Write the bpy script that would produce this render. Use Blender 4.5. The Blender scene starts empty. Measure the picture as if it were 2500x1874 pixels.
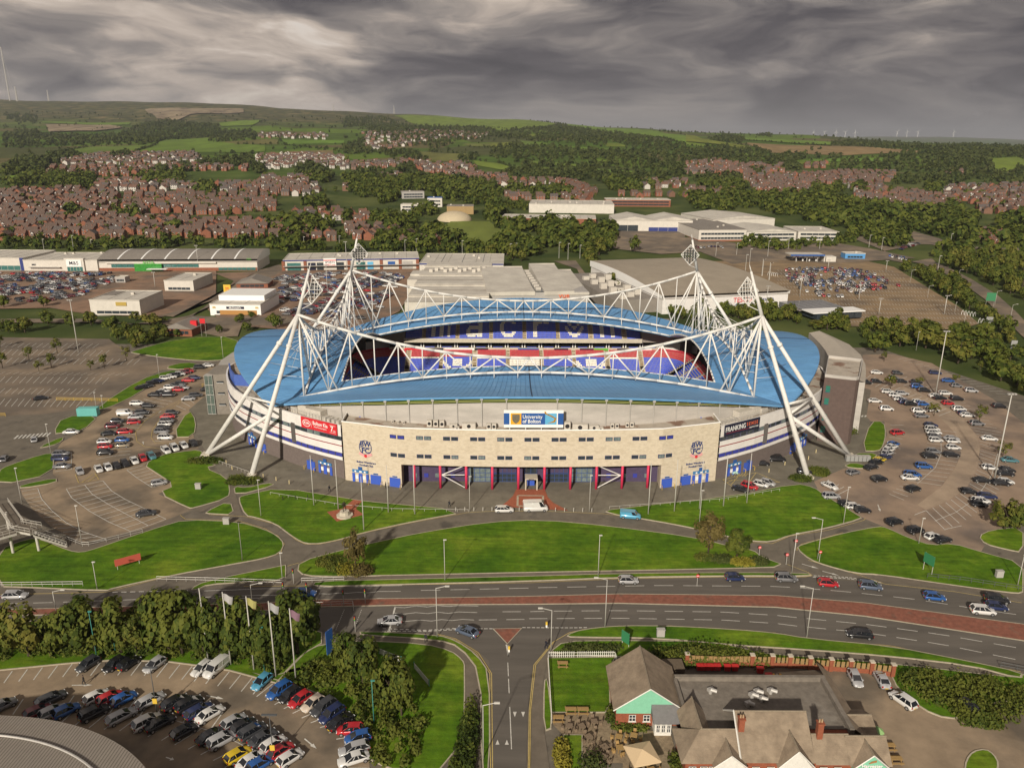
import bpy, bmesh, math, random
import numpy as np
from mathutils import Vector, Matrix
sc = bpy.context.scene
col = sc.collection
R = math.radians
HAZE = 0.00005; random.seed(7); rng = np.random.default_rng(7)

# ---------------------------------------------------------------- camera
cam_d = bpy.data.cameras.new('camera'); cam = bpy.data.objects.new('camera', cam_d); col.objects.link(cam)
cam_d.sensor_fit = 'HORIZONTAL'; cam_d.sensor_width = 36.0; cam_d.lens = 36.0 * 1900 / 2500
cam_d.clip_start = 1.0; cam_d.clip_end = 60000.0
cam.matrix_world = Matrix.Translation((0, 0, 86.0)) @ Matrix.Rotation(R(90 - 17.4), 4, 'X') @ Matrix.Rotation(R(0.285), 4, 'Z')
sc.camera = cam

# ---------------------------------------------------------------- sky: broken storm cloud over a Nishita sky
SUN_EL, SUN_AZ = R(27.0), R(253.0)      # sun behind the camera and a little to the left (azimuth counter-clockwise from +x)
world = bpy.data.worlds.new('World'); sc.world = world; world.use_nodes = True
nt = world.node_tree; nt.nodes.clear()
def wn(t, **k):
    n = nt.nodes.new(t)
    for a, b in k.items(): setattr(n, a, b)
    return n
def wmath(op, a, b=None, c=None):
    n = wn('ShaderNodeMath', operation=op)
    for i, v in enumerate((a, b, c)):
        if v is None: continue
        if isinstance(v, (int, float)): n.inputs[i].default_value = v
        else: nt.links.new(v, n.inputs[i])
    return n.outputs[0]
def build_sky():
    L = nt.links.new
    tc = wn('ShaderNodeTexCoord'); sep = wn('ShaderNodeSeparateXYZ'); L(tc.outputs['Generated'], sep.inputs[0])
    z = sep.outputs[2]
    mp = wn('ShaderNodeMapping'); mp.inputs['Scale'].default_value = (2.0, 2.0, 7.6); mp.inputs['Rotation'].default_value = (0, R(4), 0); mp.inputs['Location'].default_value = SKY_OFF; L(tc.outputs['Generated'], mp.inputs['Vector'])
    # domain warp, so that the banks curl
    wnz = wn('ShaderNodeTexNoise'); wnz.inputs['Scale'].default_value = 1.3; wnz.inputs['Detail'].default_value = 3; L(mp.outputs[0], wnz.inputs['Vector'])
    add = wn('ShaderNodeVectorMath', operation='MULTIPLY_ADD'); L(wnz.outputs['Color'], add.inputs[0]); add.inputs[1].default_value = (1.3, 1.3, 1.3); L(mp.outputs[0], add.inputs[2])
    big = wn('ShaderNodeTexNoise'); big.inputs['Scale'].default_value = 1.15; big.inputs['Detail'].default_value = 8; big.inputs['Roughness'].default_value = 0.5; L(add.outputs[0], big.inputs['Vector'])
    fine = wn('ShaderNodeTexNoise'); fine.inputs['Scale'].default_value = 3.0; fine.inputs['Detail'].default_value = 8; fine.inputs['Roughness'].default_value = 0.58; L(add.outputs[0], fine.inputs['Vector'])
    m = wmath('ADD', wmath('MULTIPLY', big.outputs['Fac'], 0.70), wmath('MULTIPLY', fine.outputs['Fac'], 0.30))
    ramp = wn('ShaderNodeValToRGB'); L(m, ramp.inputs[0])
    e = ramp.color_ramp.elements
    e[0].position = 0.38; e[0].color = (0.28, 0.255, 0.30, 1)
    e[1].position = 0.63; e[1].color = (4.0, 3.4, 2.9, 1)
    for p, c in ((0.44, (0.50, 0.45, 0.49, 1)), (0.49, (0.95, 0.85, 0.83, 1)), (0.535, (1.6, 1.4, 1.27, 1)), (0.58, (2.8, 2.35, 2.0, 1))): ramp.color_ramp.elements.new(p).color = c
    # paler towards the horizon where more air lies in between
    hz = wmath('POWER', wmath('SUBTRACT', 1.0, wmath('MINIMUM', wmath('MAXIMUM', z, 0.0), 1.0)), 26.0)
    mixh = wn('ShaderNodeMix', data_type='RGBA'); L(wmath('MULTIPLY', hz, 0.55), mixh.inputs[0]); L(ramp.outputs[0], mixh.inputs[6]); mixh.inputs[7].default_value = (2.1, 1.9, 1.85, 1)
    sky = wn('ShaderNodeTexSky', sky_type='NISHITA'); sky.sun_disc = False; sky.sun_elevation = SUN_EL; sky.sun_rotation = R(90) - SUN_AZ
    # thin spots let some of the clear sky through
    gap = wn('ShaderNodeMapRange'); gap.inputs['From Min'].default_value = 0.60; gap.inputs['From Max'].default_value = 0.80; gap.inputs['To Max'].default_value = 0.35; L(m, gap.inputs[0])
    mixs = wn('ShaderNodeMix', data_type='RGBA'); L(gap.outputs[0], mixs.inputs[0]); L(mixh.outputs[2], mixs.inputs[6]); L(sky.outputs[0], mixs.inputs[7])
    bg = wn('ShaderNodeBackground'); bg.inputs['Strength'].default_value = 0.125; L(mixs.outputs[2], bg.inputs['Color'])
    out = wn('ShaderNodeOutputWorld'); L(bg.outputs[0], out.inputs['Surface'])
SKY_OFF = (2.4, 0.7, 2.6)
build_sky()

sun_d = bpy.data.lights.new('sun', 'SUN'); sun_d.energy = 3.3; sun_d.angle = R(1.6); sun_d.color = (1.0, 0.91, 0.77)
sun = bpy.data.objects.new('sun', sun_d); col.objects.link(sun)
sd = Vector((math.cos(SUN_AZ) * math.cos(SUN_EL), math.sin(SUN_AZ) * math.cos(SUN_EL), math.sin(SUN_EL)))
sun.rotation_euler = sd.to_track_quat('Z', 'Y').to_euler(); sun.location = (-60, -200, 300)

sc.view_settings.view_transform = 'Standard'; sc.view_settings.look = 'None'
sc.view_settings.exposure = 0.54; sc.view_settings.gamma = 1.0; sc.view_settings.use_curve_mapping = False
sc.render.engine = 'CYCLES'; sc.cycles.max_bounces = 5; sc.cycles.diffuse_bounces = 4; sc.cycles.glossy_bounces = 2
sc.cycles.transmission_bounces = 2; sc.cycles.transparent_max_bounces = 6; sc.cycles.caustics_reflective = False; sc.cycles.caustics_refractive = False
sc.cycles.use_denoising = True
# ---------------------------------------------------------------- helpers
MATS = {}
def mat(name, c, rough=0.8, var=0.0, scale=1.0, bump=0.0, bscale=None, metal=0.0, c2=None, thr=(0.4, 0.6), spec=0.3, detail=4, coat=0.0, stretch=None):
    """Principled material; c2 is mixed in by world-space noise (scale = 1/metres), var lightens and darkens the colour."""
    if name in MATS: return MATS[name]
    m = bpy.data.materials.new(name); m.use_nodes = True; MATS[name] = m
    n = m.node_tree; b = n.nodes['Principled BSDF']; L = n.links.new
    b.inputs['Roughness'].default_value = rough; b.inputs['Metallic'].default_value = metal
    b.inputs['Specular IOR Level'].default_value = spec
    if coat: b.inputs['Coat Weight'].default_value = coat; b.inputs['Coat Roughness'].default_value = 0.08
    c = (*c, 1.0); b.inputs['Base Color'].default_value = c
    if var or c2 or bump:
        g = n.nodes.new('ShaderNodeNewGeometry'); vec = g.outputs['Position']
        if stretch:
            mp = n.nodes.new('ShaderNodeMapping'); mp.inputs['Scale'].default_value = stretch; L(vec, mp.inputs['Vector']); vec = mp.outputs[0]
    src = None
    if c2:
        t = n.nodes.new('ShaderNodeTexNoise'); t.inputs['Scale'].default_value = scale; t.inputs['Detail'].default_value = detail; L(vec, t.inputs['Vector'])
        r = n.nodes.new('ShaderNodeMapRange'); r.inputs[1].default_value, r.inputs[2].default_value = thr; L(t.outputs['Fac'], r.inputs[0])
        x = n.nodes.new('ShaderNodeMix'); x.data_type = 'RGBA'; x.inputs[6].default_value = c; x.inputs[7].default_value = (*c2, 1); L(r.outputs[0], x.inputs[0]); src = x.outputs[2]
    if var:
        t = n.nodes.new('ShaderNodeTexNoise'); t.inputs['Scale'].default_value = scale * 2.3; t.inputs['Detail'].default_value = 6; t.inputs['Roughness'].default_value = 0.65; L(vec, t.inputs['Vector'])
        r = n.nodes.new('ShaderNodeMapRange'); r.inputs[1].default_value = 0.3; r.inputs[2].default_value = 0.7; r.inputs[3].default_value = 1 - var; r.inputs[4].default_value = 1 + var; L(t.outputs['Fac'], r.inputs[0])
        h = n.nodes.new('ShaderNodeHueSaturation'); L(r.outputs[0], h.inputs['Value'])
        if src: L(src, h.inputs['Color'])
        else: h.inputs['Color'].default_value = c
        src = h.outputs[0]
    if src: L(src, b.inputs['Base Color'])
    if bump:
        t = n.nodes.new('ShaderNodeTexNoise'); t.inputs['Scale'].default_value = bscale or scale * 6; t.inputs['Detail'].default_value = 3; L(vec, t.inputs['Vector'])
        bp = n.nodes.new('ShaderNodeBump'); bp.inputs['Strength'].default_value = bump; bp.inputs['Distance'].default_value = 0.1; L(t.outputs['Fac'], bp.inputs['Height']); L(bp.outputs[0], b.inputs['Normal'])
    return m

def tag(o, label=None, cat=None, group=None, kind=None):
    if label: o['label'] = label
    if cat: o['category'] = cat
    if group: o['group'] = group
    if kind: o['kind'] = kind
    return o
def thing(name, label, cat, loc=(0, 0, 0), rz=0.0, group=None, parent=None):
    o = bpy.data.objects.new(name, None); col.objects.link(o); o.location = loc; o.rotation_euler = (0, 0, rz); o.empty_display_size = 0.5
    return tag(o, label, cat, group)
def link(name, me, parent=None, loc=(0, 0, 0), rz=0.0, kind=None):
    o = bpy.data.objects.new(name, me); col.objects.link(o); o.location = loc; o.rotation_euler = (0, 0, rz)
    if parent: o.parent = parent
    if kind: o['kind'] = kind
    return o
def copy_tree(o, parent=None):
    c = o.copy(); col.objects.link(c); c.parent = parent
    for ch in list(o.children): copy_tree(ch, c)
    return c

class MB:
    """collects faces for ONE mesh"""
    def __init__(s): s.v = []; s.f = []; s.m = []; s.cur = 0
    def face(s, pts, m=None):
        i = len(s.v); s.v += [tuple(p) for p in pts]; s.f.append(tuple(range(i, i + len(pts)))); s.m.append(s.cur if m is None else m)
    def box(s, x0, x1, y0, y1, z0, z1, m=None, bottom=False):
        i = len(s.v); s.v += [(x0, y0, z0), (x1, y0, z0), (x1, y1, z0), (x0, y1, z0), (x0, y0, z1), (x1, y0, z1), (x1, y1, z1), (x0, y1, z1)]
        F = [(0, 1, 5, 4), (1, 2, 6, 5), (2, 3, 7, 6), (3, 0, 4, 7), (4, 5, 6, 7)] + ([(3, 2, 1, 0)] if bottom else [])
        for f in F: s.f.append(tuple(i + k for k in f)); s.m.append(s.cur if m is None else m)
    def obox(s, c, size, rz, z0, m=None, bottom=False):
        """box centred at c=(x,y) turned by rz"""
        i = len(s.v); s.box(-size[0] / 2, size[0] / 2, -size[1] / 2, size[1] / 2, z0, z0 + size[2], m, bottom)
        ca, sa = math.cos(rz), math.sin(rz)
        for k in range(i, len(s.v)):
            x, y, z = s.v[k]; s.v[k] = (c[0] + x * ca - y * sa, c[1] + x * sa + y * ca, z)
    def prism(s, poly, z0, z1, m=None, mtop=None, top=True, bottom=False):
        n = len(poly); i = len(s.v)
        if sum(poly[k][0] * poly[(k + 1) % n][1] - poly[(k + 1) % n][0] * poly[k][1] for k in range(n)) < 0: poly = poly[::-1]
        s.v += [(p[0], p[1], z0) for p in poly] + [(p[0], p[1], z1) for p in poly]
        mm = s.cur if m is None else m
        for k in range(n): s.f.append((i + k, i + (k + 1) % n, i + n + (k + 1) % n, i + n + k)); s.m.append(mm)
        if top: s.f.append(tuple(range(i + n, i + 2 * n))); s.m.append(mm if mtop is None else mtop)
        if bottom: s.f.append(tuple(range(i + n - 1, i - 1, -1))); s.m.append(mm)
    def tube(s, a, b, r0, r1=None, n=8, m=None, cap=True):
        a, b = Vector(a), Vector(b); r1 = r0 if r1 is None else r1
        d = (b - a).normalized(); u = d.cross(Vector((0, 0, 1)) if abs(d.z) < 0.95 else Vector((1, 0, 0))).normalized(); w = d.cross(u)
        i = len(s.v); mm = s.cur if m is None else m
        for p, r in ((a, r0), (b, r1)):
            for k in range(n):
                t = 2 * math.pi * k / n; s.v.append(tuple(p + u * (math.cos(t) * r) + w * (math.sin(t) * r)))
        for k in range(n): s.f.append((i + k, i + n + k, i + n + (k + 1) % n, i + (k + 1) % n)); s.m.append(mm)
        if cap:
            s.f.append(tuple(i + n + n - 1 - k for k in range(n))); s.m.append(mm); s.f.append(tuple(i + k for k in range(n))); s.m.append(mm)
    def path(s, pts, r, n=8, m=None):
        for a, b in zip(pts[:-1], pts[1:]): s.tube(a, b, r, r, n, m)
    def grid(s, P, m=None, flip=False):
        """P: rows of equal-length point lists"""
        i = len(s.v); w = len(P[0])
        for r in P: s.v += [tuple(p) for p in r]
        mm = s.cur if m is None else m
        for a in range(len(P) - 1):
            for b in range(w - 1):
                q = (i + a * w + b, i + a * w + b + 1, i + (a + 1) * w + b + 1, i + (a + 1) * w + b)
                s.f.append(q[::-1] if flip else q); s.m.append(mm)
    def lathe(s, prof, c=(0, 0, 0), n=10, m=None):
        """prof: (r, z) pairs"""
        i = len(s.v); mm = s.cur if m is None else m
        for r, z in prof:
            for k in range(n):
                t = 2 * math.pi * k / n; s.v.append((c[0] + r * math.cos(t), c[1] + r * math.sin(t), c[2] + z))
        for a in range(len(prof) - 1):
            for k in range(n):
                s.f.append((i + a * n + k, i + a * n + (k + 1) % n, i + (a + 1) * n + (k + 1) % n, i + (a + 1) * n + k)); s.m.append(mm)
        s.f.append(tuple(i + (len(prof) - 1) * n + k for k in range(n))); s.m.append(mm)
    def mesh(s, name, mats, smooth=False):
        me = bpy.data.meshes.new(name); me.from_pydata(s.v, [], s.f)
        for m in (mats if isinstance(mats, (list, tuple)) else [mats]): me.materials.append(m)
        if any(s.m): me.polygons.foreach_set('material_index', s.m)
        if smooth: me.polygons.foreach_set('use_smooth', [True] * len(s.f))
        me.update(); return me
    def build(s, name, mats, parent=None, loc=(0, 0, 0), rz=0.0, kind=None, smooth=False):
        return link(name, s.mesh(name, mats, smooth), parent, loc, rz, kind)
def quick(name, mats, parent, fn, **k):
    m = MB(); fn(m); return m.build(name, mats, parent, **k)
def box_part(name, m, parent, x0, x1, y0, y1, z0, z1):
    b = MB(); b.box(x0, x1, y0, y1, z0, z1, bottom=True); return b.build(name, m, parent)

def text_part(name, body, m, parent, loc, rot, size, extrude=0.03, align='CENTER', sx=1.0, bold=0.0, shear=0.0):
    cu = bpy.data.curves.new(name, 'FONT'); cu.body = body; cu.size = size; cu.extrude = extrude; cu.align_x = align; cu.align_y = 'CENTER'; cu.offset = bold; cu.resolution_u = 3; cu.shear = shear
    cu.materials.append(m); o = bpy.data.objects.new(name, cu); col.objects.link(o)
    o.location = loc; o.rotation_euler = rot; o.scale = (sx, 1, 1); o.parent = parent
    return o

def earcut(poly):
    """triangulate a simple polygon -> (verts, tris)"""
    bm = bmesh.new(); vs = [bm.verts.new((x, y, 0)) for x, y in poly]
    f = bm.faces.new(vs); f.normal_update(); bmesh.ops.triangulate(bm, faces=[f], ngon_method='EAR_CLIP')
    bm.verts.index_update(); v = [tuple(q.co) for q in bm.verts]; t = [tuple(q.index for q in g.verts) for g in bm.faces]; bm.free()
    return v, t
def sheet(name, poly, z, m, kind='structure', parent=None):
    if sum(poly[k][0] * poly[(k + 1) % len(poly)][1] - poly[(k + 1) % len(poly)][0] * poly[k][1] for k in range(len(poly))) < 0: poly = poly[::-1]
    v, t = earcut(poly); me = bpy.data.meshes.new(name); me.from_pydata([(x, y, z) for x, y, _ in v], [], t); me.materials.append(m); me.update()
    me.flip_normals() if me.polygons and me.polygons[0].normal.z < 0 else None
    return link(name, me, parent, kind=kind)
def smooth_poly(P, n=1):
    """one round of corner cutting"""
    for _ in range(n):
        Q = []
        for a, b in zip(P, P[1:] + P[:1]): Q += [(a[0] * .75 + b[0] * .25, a[1] * .75 + b[1] * .25), (a[0] * .25 + b[0] * .75, a[1] * .25 + b[1] * .75)]
        P = Q
    return P
def in_poly(x, y, P):
    c = False; n = len(P)
    for i in range(n):
        x1, y1 = P[i]; x2, y2 = P[i - 1]
        if (y1 > y) != (y2 > y) and x < (x2 - x1) * (y - y1) / (y2 - y1) + x1: c = not c
    return c
ORD = ['first', 'second', 'third', 'fourth', 'fifth', 'sixth', 'seventh', 'eighth', 'ninth', 'tenth', 'eleventh', 'twelfth', 'thirteenth', 'fourteenth', 'fifteenth', 'sixteenth', 'seventeenth', 'eighteenth', 'nineteenth', 'twentieth']
def ordinal(i):
    if i < 20: return ORD[i]
    n = i + 1; return '%d%s' % (n, 'th' if 10 < n % 100 < 14 else {1: 'st', 2: 'nd', 3: 'rd'}.get(n % 10, 'th'))
# ---------------------------------------------------------------- survey of the site, metres (x east of camera, y away from it)
D = {
'lawns': {'west_lower_lawn': [(-50.4,150.5),(-50.6,154.5),(-53.1,158),(-57,161.1),(-64.1,164.7),(-77,165.7),(-81.5,161.9),(-86.4,156.9),(-90.9,152),(-93.3,150.1),(-96.6,150.9),(-105.4,155.9),(-108.5,156.2),(-112,151.1),(-103.1,136.9),(-97.7,136.7),(-80.5,135.5),(-79.9,136.4),(-70,141.4),(-59.2,145.8),(-53.1,148.3)],'west_verge_lawn': [(-64,136.1),(-62.2,138.9),(-47.8,145.3),(-47.7,145.3),(-46.1,139.5),(-54.3,138.9),(-61.3,138),(-62.7,136.1)],'centre_lawn': [(-44.2,142.4),(-45,146.8),(-37.4,151.5),(-31.1,154.9),(-20.1,160.1),(-5,165.3),(6.7,166.5),(21.9,163.8),(41.8,158.3),(48.9,154.1),(53.2,152.8),(54.2,149.8),(58.4,146),(47.4,145.2),(22.6,144),(4.1,143.2),(-25.8,141.7),(-40.1,141.1)],'statue_lawn': [(-68.2,177.1),(-67.8,178.8),(-59.7,183.6),(-39.7,177),(-36.6,175.9),(-10.2,171),(-23.7,165.4),(-33.8,160.1),(-38.4,156.8),(-42.6,154.8),(-45.8,154.8),(-48.4,156.9),(-51.3,159.9),(-55.1,164.1),(-61,167.4),(-63.5,168.1)],'west_plaza_lawn': [(-101.3,198),(-99.7,205.1),(-94.4,207.5),(-90.4,208.9),(-87.5,205.2),(-90.1,202.2),(-88.1,198.9),(-81.2,198.8),(-84.1,196.1),(-76,190),(-72.5,182.8),(-71.1,177.6),(-77.6,172),(-78.6,172),(-89.7,180.3),(-87,184.7),(-96.5,193.6)],'pylon_lawn_west': [(-71.8,184.3),(-68.3,183.2),(-63.9,186.4),(-61.5,185.4),(-69.6,179.1)],'path_corner_lawn': [(-73.8,169.5),(-70.1,175.9),(-66.5,168.5),(-72.1,169)],'east_front_lawn': [(22.5,170.6),(24.8,172.3),(57,180),(74.9,187.7),(78.7,185.4),(79.6,180.9),(83.5,169.5),(83.8,168.2),(73.1,163.1),(63.7,159.8),(58.6,156.6),(54.1,157),(48.9,159.2),(42.8,162.8),(34.4,166.4)],'east_lower_lawn': [(63.3,153.6),(64.8,155.1),(76.2,160.5),(86,164),(87.5,163.4),(90.5,158.2),(93.9,155.1),(99,156.1),(103.2,152.4),(109.4,147.6),(103.7,138.5),(102.2,136.2),(99.5,136.5),(90.4,138.9),(76.5,143.1),(72,143.4),(67,146.5),(64.5,148.9)],'east_round_lawn': [(107,159.6),(111.4,162.4),(119.8,164.2),(112.4,152.4),(109.6,153.8),(106.4,156.1)],'tower_lawn': [(102.1,210.9),(115.5,235.4),(119.6,235.4),(115,224.1),(109.7,214.3),(106.7,210.6)],'tower_small_lawn': [(92,199.1),(95.7,202),(99.4,199),(96.8,197.8)],'bin_lawn': [(98.4,208.5),(106.1,208.9),(101.3,203.4),(99.2,204.3)],'container_lawn': [(-139.5,221.2),(-144.9,236.5),(-134,237.9),(-132,223.8),(-136.7,222.3)],'west_corner_lawn': [(-138.3,193.1),(-138.3,196.5),(-133.2,205.1),(-130.6,205.5),(-123,191.6),(-132.8,184.4)],'west_strip_lawn': [(-127.1,184.3),(-120.6,188.9),(-119,186.2),(-126.1,182.5)],'terrace_lawn': [(-138.6,245.6),(-135.2,243),(-131.5,261.1),(-133.8,276.5),(-127.6,288.6),(-133.1,289.2),(-138.7,277)],'north_west_lawn': [(-161,316.6),(-149.2,341.4),(-125,344.5),(-114.7,310.7),(-117.5,304.8),(-125.3,303.1),(-140.7,307.2),(-157,313.9)],'north_west_strip_lawn': [(-136.9,293.1),(-131.4,301.3),(-123,297),(-123.2,294.6),(-128.7,290.6)],'barrier_lawn': [(-137.6,209.5),(-135.2,219.1),(-133.4,214.8),(-134.4,211.8)],'crescent_lawn': [(-102.4,218.9),(-107.3,244.1),(-100.7,232.9),(-96,219.3)],'corner_green': [(-45.4,111.4),(-38.7,108.7),(-36.2,115.9),(-33.6,118.4),(-26.4,119.4),(-15.4,118.6),(-10.6,116.7),(-8.4,114.2),(-7.9,112.4),(-6.8,89.8),(-20.2,89.9),(-21.4,97.3),(-24.6,100.4),(-30,105.5)],'road_verge_west': [(-27.6,122.3),(-13.3,121.2),(-9.9,119.6),(-6,115.6),(-3.7,110.8),(-3,89.8),(-4,89.8),(-4.9,110.8),(-8.9,118.1),(-13.2,120.1),(-27,121.3)],'hedge_bank': [(-99.8,124),(-95.4,124.7),(-42.2,125.1),(-34.6,121.8),(-33.9,118.8),(-36.2,115.9),(-38.7,108.7),(-38.9,108.2),(-47.5,111.3),(-52.5,112.4),(-59.7,113.7),(-69.2,113.8),(-75,113.1),(-86.8,111),(-90.6,110.1)],'road_verge_east': [(10.2,121.4),(13.2,123.1),(20,124.3),(29.6,124.3),(41.4,123.3),(48.5,122.3),(53.7,120.7),(67.8,118.6),(79.3,114.5),(86.7,111.6),(85.8,110.1),(79.2,113.6),(66.5,116),(52.6,117.7),(40,118.9),(26.6,120.9),(11.1,121)],'pub_front_strip': [(7.4,116.9),(9.6,119.5),(18.2,119.8),(35.7,119.7),(42.3,117.4),(42.6,116.5),(66.3,113.7),(85.7,109.9),(86.4,111.1),(87.9,110.4),(84.4,105),(77,104.4),(70.3,100.5),(66.7,101.2),(64.4,105.1),(63.9,109.3),(65.5,112.6),(41.2,114.9),(30,114.8),(18.4,115.4),(7.1,116.6)],'pub_lawn': [(6.5,114.8),(18.1,115.1),(16.7,112.3),(15.8,103.3),(14.9,101.6),(6.6,101.5)],'pub_side_strip': [(5.7,108.7),(6.1,109.4),(6.4,98.2),(5.2,97.5)],'pub_low_lawn': [(8.1,96.5),(10.8,96.5),(10.2,89.7),(8,89.7)],'pub_round_bed': [(64.9,89.4),(66.5,91.8),(68.4,93.5),(70.5,94),(71,93),(70.7,91.3),(69,89.3)],'verge_north': [(-39.9,137.2),(-25.2,138.1),(4,139.7),(22.3,141.3),(46.5,142.2),(62.2,142.2),(61.7,143),(46.8,143.1),(22.4,142.5),(4,141.3),(-25.5,139.7),(-39.6,139)]},
'paved': {'stadium_forecourt': ('plaza',[(-107.9,243.1),(-110,265),(-116.2,308.5),(129.7,303.9),(137,292),(112.1,228.4),(89.7,193.9),(79.8,182.4),(74.4,188.3),(57,180),(24.7,172.1),(22.2,170.3),(8.5,170.9),(-2.5,171),(-10.1,169.8),(-24.9,175.3),(-47.8,183.9),(-63.3,179.2),(-72.9,182.9),(-83.9,201.7),(-98.5,224.2)]),'west_car_park': ('worn',[(-118.2,296.5),(-128.2,289.5),(-131.8,260.9),(-135,242.6),(-131.9,223.6),(-133.3,214.6),(-130.6,205.7),(-122.8,191.4),(-119.6,187.3),(-126,182.2),(-123.4,178.8),(-116.2,170.9),(-106.9,162.3),(-101.3,158.5),(-95.3,154.3),(-91.9,156.3),(-84.6,161.4),(-79.4,168.5),(-77.6,171.2),(-89.6,179.9),(-86.8,184.5),(-101.3,198),(-99.8,205.3),(-90.9,210),(-96,219.3),(-107.3,244.1),(-107.5,263.4),(-105.6,270.9),(-112.5,296.4),(-117,307.9)]),'north_west_car_park': ('dark',[(-231,341.1),(-180.8,338.9),(-176.2,333.1),(-160,314.5),(-140.3,306.2),(-125.2,302.7),(-128.5,290.3),(-136.2,290.4),(-139.5,270.6),(-140.1,248.5),(-144.4,243.3),(-154,238.5),(-166,237.4)]),'east_car_park': ('pink',[(136.4,296.2),(135.8,287.9),(128.1,272.7),(130.3,269.1),(116.2,240.4),(115.8,236.1),(120.1,236.1),(115.5,224.1),(105.7,207.5),(98.6,199),(91.6,198),(80.2,189.3),(79.3,183.8),(79.8,181.1),(84.6,167.9),(87.6,163.8),(90.8,158.9),(94.1,155.6),(99.4,156.2),(103.3,152.5),(106,155.5),(107,159.6),(111.4,162.4),(121.5,166.8),(141.1,192.4),(158.7,219.7),(164.6,235.4),(169,259.8),(171.1,305.4),(162.7,317.8),(162,319.9),(148.5,318)]),'east_lane': ('lane',[(101.6,172.9),(109.3,177.8),(118.6,185.6),(128.8,198.6),(138.3,213.9),(143,223.7),(147.1,239.2),(147.9,254.4),(146.1,266.2),(144.2,273.4),(139.2,270.7),(140.5,257),(140.2,240.8),(137.5,226.3),(130.3,209.4),(122.4,198.2),(112.6,186.6),(100.9,175.8)]),'superstore_car_park': ('tan',[(157.2,540.7),(149.8,584.2),(201.1,592.5),(234.9,578),(267.6,586.8),(274.9,560.8),(254.9,467.7),(244.7,420.5),(232.1,378.6),(214.2,364.8),(164.7,371.5),(162.3,402),(155.5,402.1),(152.6,430.1),(160,466)]),'retail_car_park_west': ('red',[(-371.8,524.1),(-280.3,526.6),(-260.1,528.7),(-204.2,535.1),(-166.4,430.8),(-176.6,384.9),(-214.6,388.8),(-245,405.1),(-288,399.7)]),'retail_car_park_east': ('red',[(-199.5,518.9),(-156.9,530.9),(-65.1,542),(-60.8,504.7),(-59.2,400.7),(-70.9,360.3),(-107.3,358.4),(-137.9,367),(-160.7,403.1),(-176.2,488.8)]),'retail_lane': ('dark',[(-178.5,387.9),(-171.3,384.8),(-169.4,427.2),(-173.5,534.2),(-167.5,556.9),(-159.4,550.7),(-156.9,522.9),(-160.8,423.4),(-164.6,387.6),(-171.5,379),(-185.1,368.1),(-210,379.8),(-254,377.9),(-248.7,369.4),(-205.5,371.2),(-169.2,367.7),(-132.5,343.9),(-125.2,345),(-130.7,366.9),(-115.6,366.6),(-104.4,371.8),(-114,386.5),(-146.9,384.2),(-162.6,387.6),(-166.5,427.2)]),'superstore_lane': ('dark',[(30.6,581.6),(47.3,584.3),(49.4,522),(53.6,425.3),(54.4,398.1),(47.6,398.2),(45,440.4),(45.1,544.3),(38.1,562.4)]),'depot_yard': ('dark',[(57,758),(87,820),(102,788),(101,756),(165,756),(157,717),(202,679),(285,686),(300,658),(312.8,606.3),(233.6,574.8),(201.1,592.5),(199.4,582.5),(179.1,583.2),(161.2,570.8),(152.1,634.4),(118,620.4),(90,644),(78,662),(64,707)]),'link_road': ('dark',[(311,714),(340,758),(321,676),(360,703),(380,756),(392,773),(391,721),(379,673),(433,663),(421.4,626.2),(394.6,622.6),(363.5,637.7),(364,683),(356,684),(306,644),(283.4,607.3),(292.2,579.3),(300.4,606.6),(307,652),(310,706)]),'dual_carriageway_east': ('dark',[(325.1,605.7),(298.3,585.8),(298.6,592.6),(302.7,579),(298.6,542),(290.6,504.3),(271.6,442.3),(252.6,393.4),(235.9,348.6),(226.1,325.2),(247.6,358.7),(267.8,406.1),(286.1,454.1),(301.8,509.1),(312,553.4),(317.4,585.1)]),'front_car_park': ('worn',[(-88.7,110.4),(-86.8,110.9),(-74.9,112.9),(-69.1,113.7),(-59.6,113.4),(-52.4,112.2),(-47.4,111.1),(-38.9,108.1),(-38.7,108.7),(-30,105.5),(-24.6,100.4),(-21.4,97.3),(-19.9,88.5),(-49,88.7),(-74.8,88.8)]),'pub_yard': ('worn',[(53.6,112),(65.2,111.9),(63.9,109.3),(64.4,105.1),(66.7,101.2),(70.3,100.5),(77,104.4),(84.4,105),(75.2,87.9),(55.2,88),(54.2,98.2),(53.4,103.1)]),'far_road': ('dark',[(93,1144),(104,1144),(103,983),(94,983)])},
'roads': {'dual_carriageway': [(-110.3,133),(-101.1,133.8),(-93.4,133.7),(-79.5,134.9),(-64,135.5),(-53.8,137.2),(-40.9,137.7),(-22.1,138.4),(-4.4,139.2),(22.2,141),(49,141.8),(61.9,141.9),(76.1,139.2),(89.1,136.5),(100.1,132.9),(112.9,128.3),(96.1,105.4),(87,112.1),(79.6,115),(68,119.1),(53.8,121.1),(48.6,122.8),(29.7,124.7),(20,124.6),(12.7,123.2),(7.3,119.2),(3.8,113.1),(2.7,102),(2.3,88.2),(-2.5,88.2),(-2.9,100.5),(-3.7,114.2),(-6.8,118),(-13.3,121.5),(-27.6,122.3),(-41.4,122),(-94.1,122.6),(-103.2,122.6)]},
'median': [(-107.2,128.5),(-97.8,128.5),(-49.2,131.1),(-38.1,132.4),(-16.9,133.2),(3.8,134),(21.4,135),(52.6,134.7),(69.1,132.3),(95.5,125.6),(107.4,120.9),(103.8,116),(92.5,120.8),(67.2,128.1),(51.3,130.9),(21,132),(3.8,131.5),(-16.7,131.2),(-37.5,130.2),(-48.5,128.8),(-96.7,126.8),(-106,126.7)],
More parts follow.
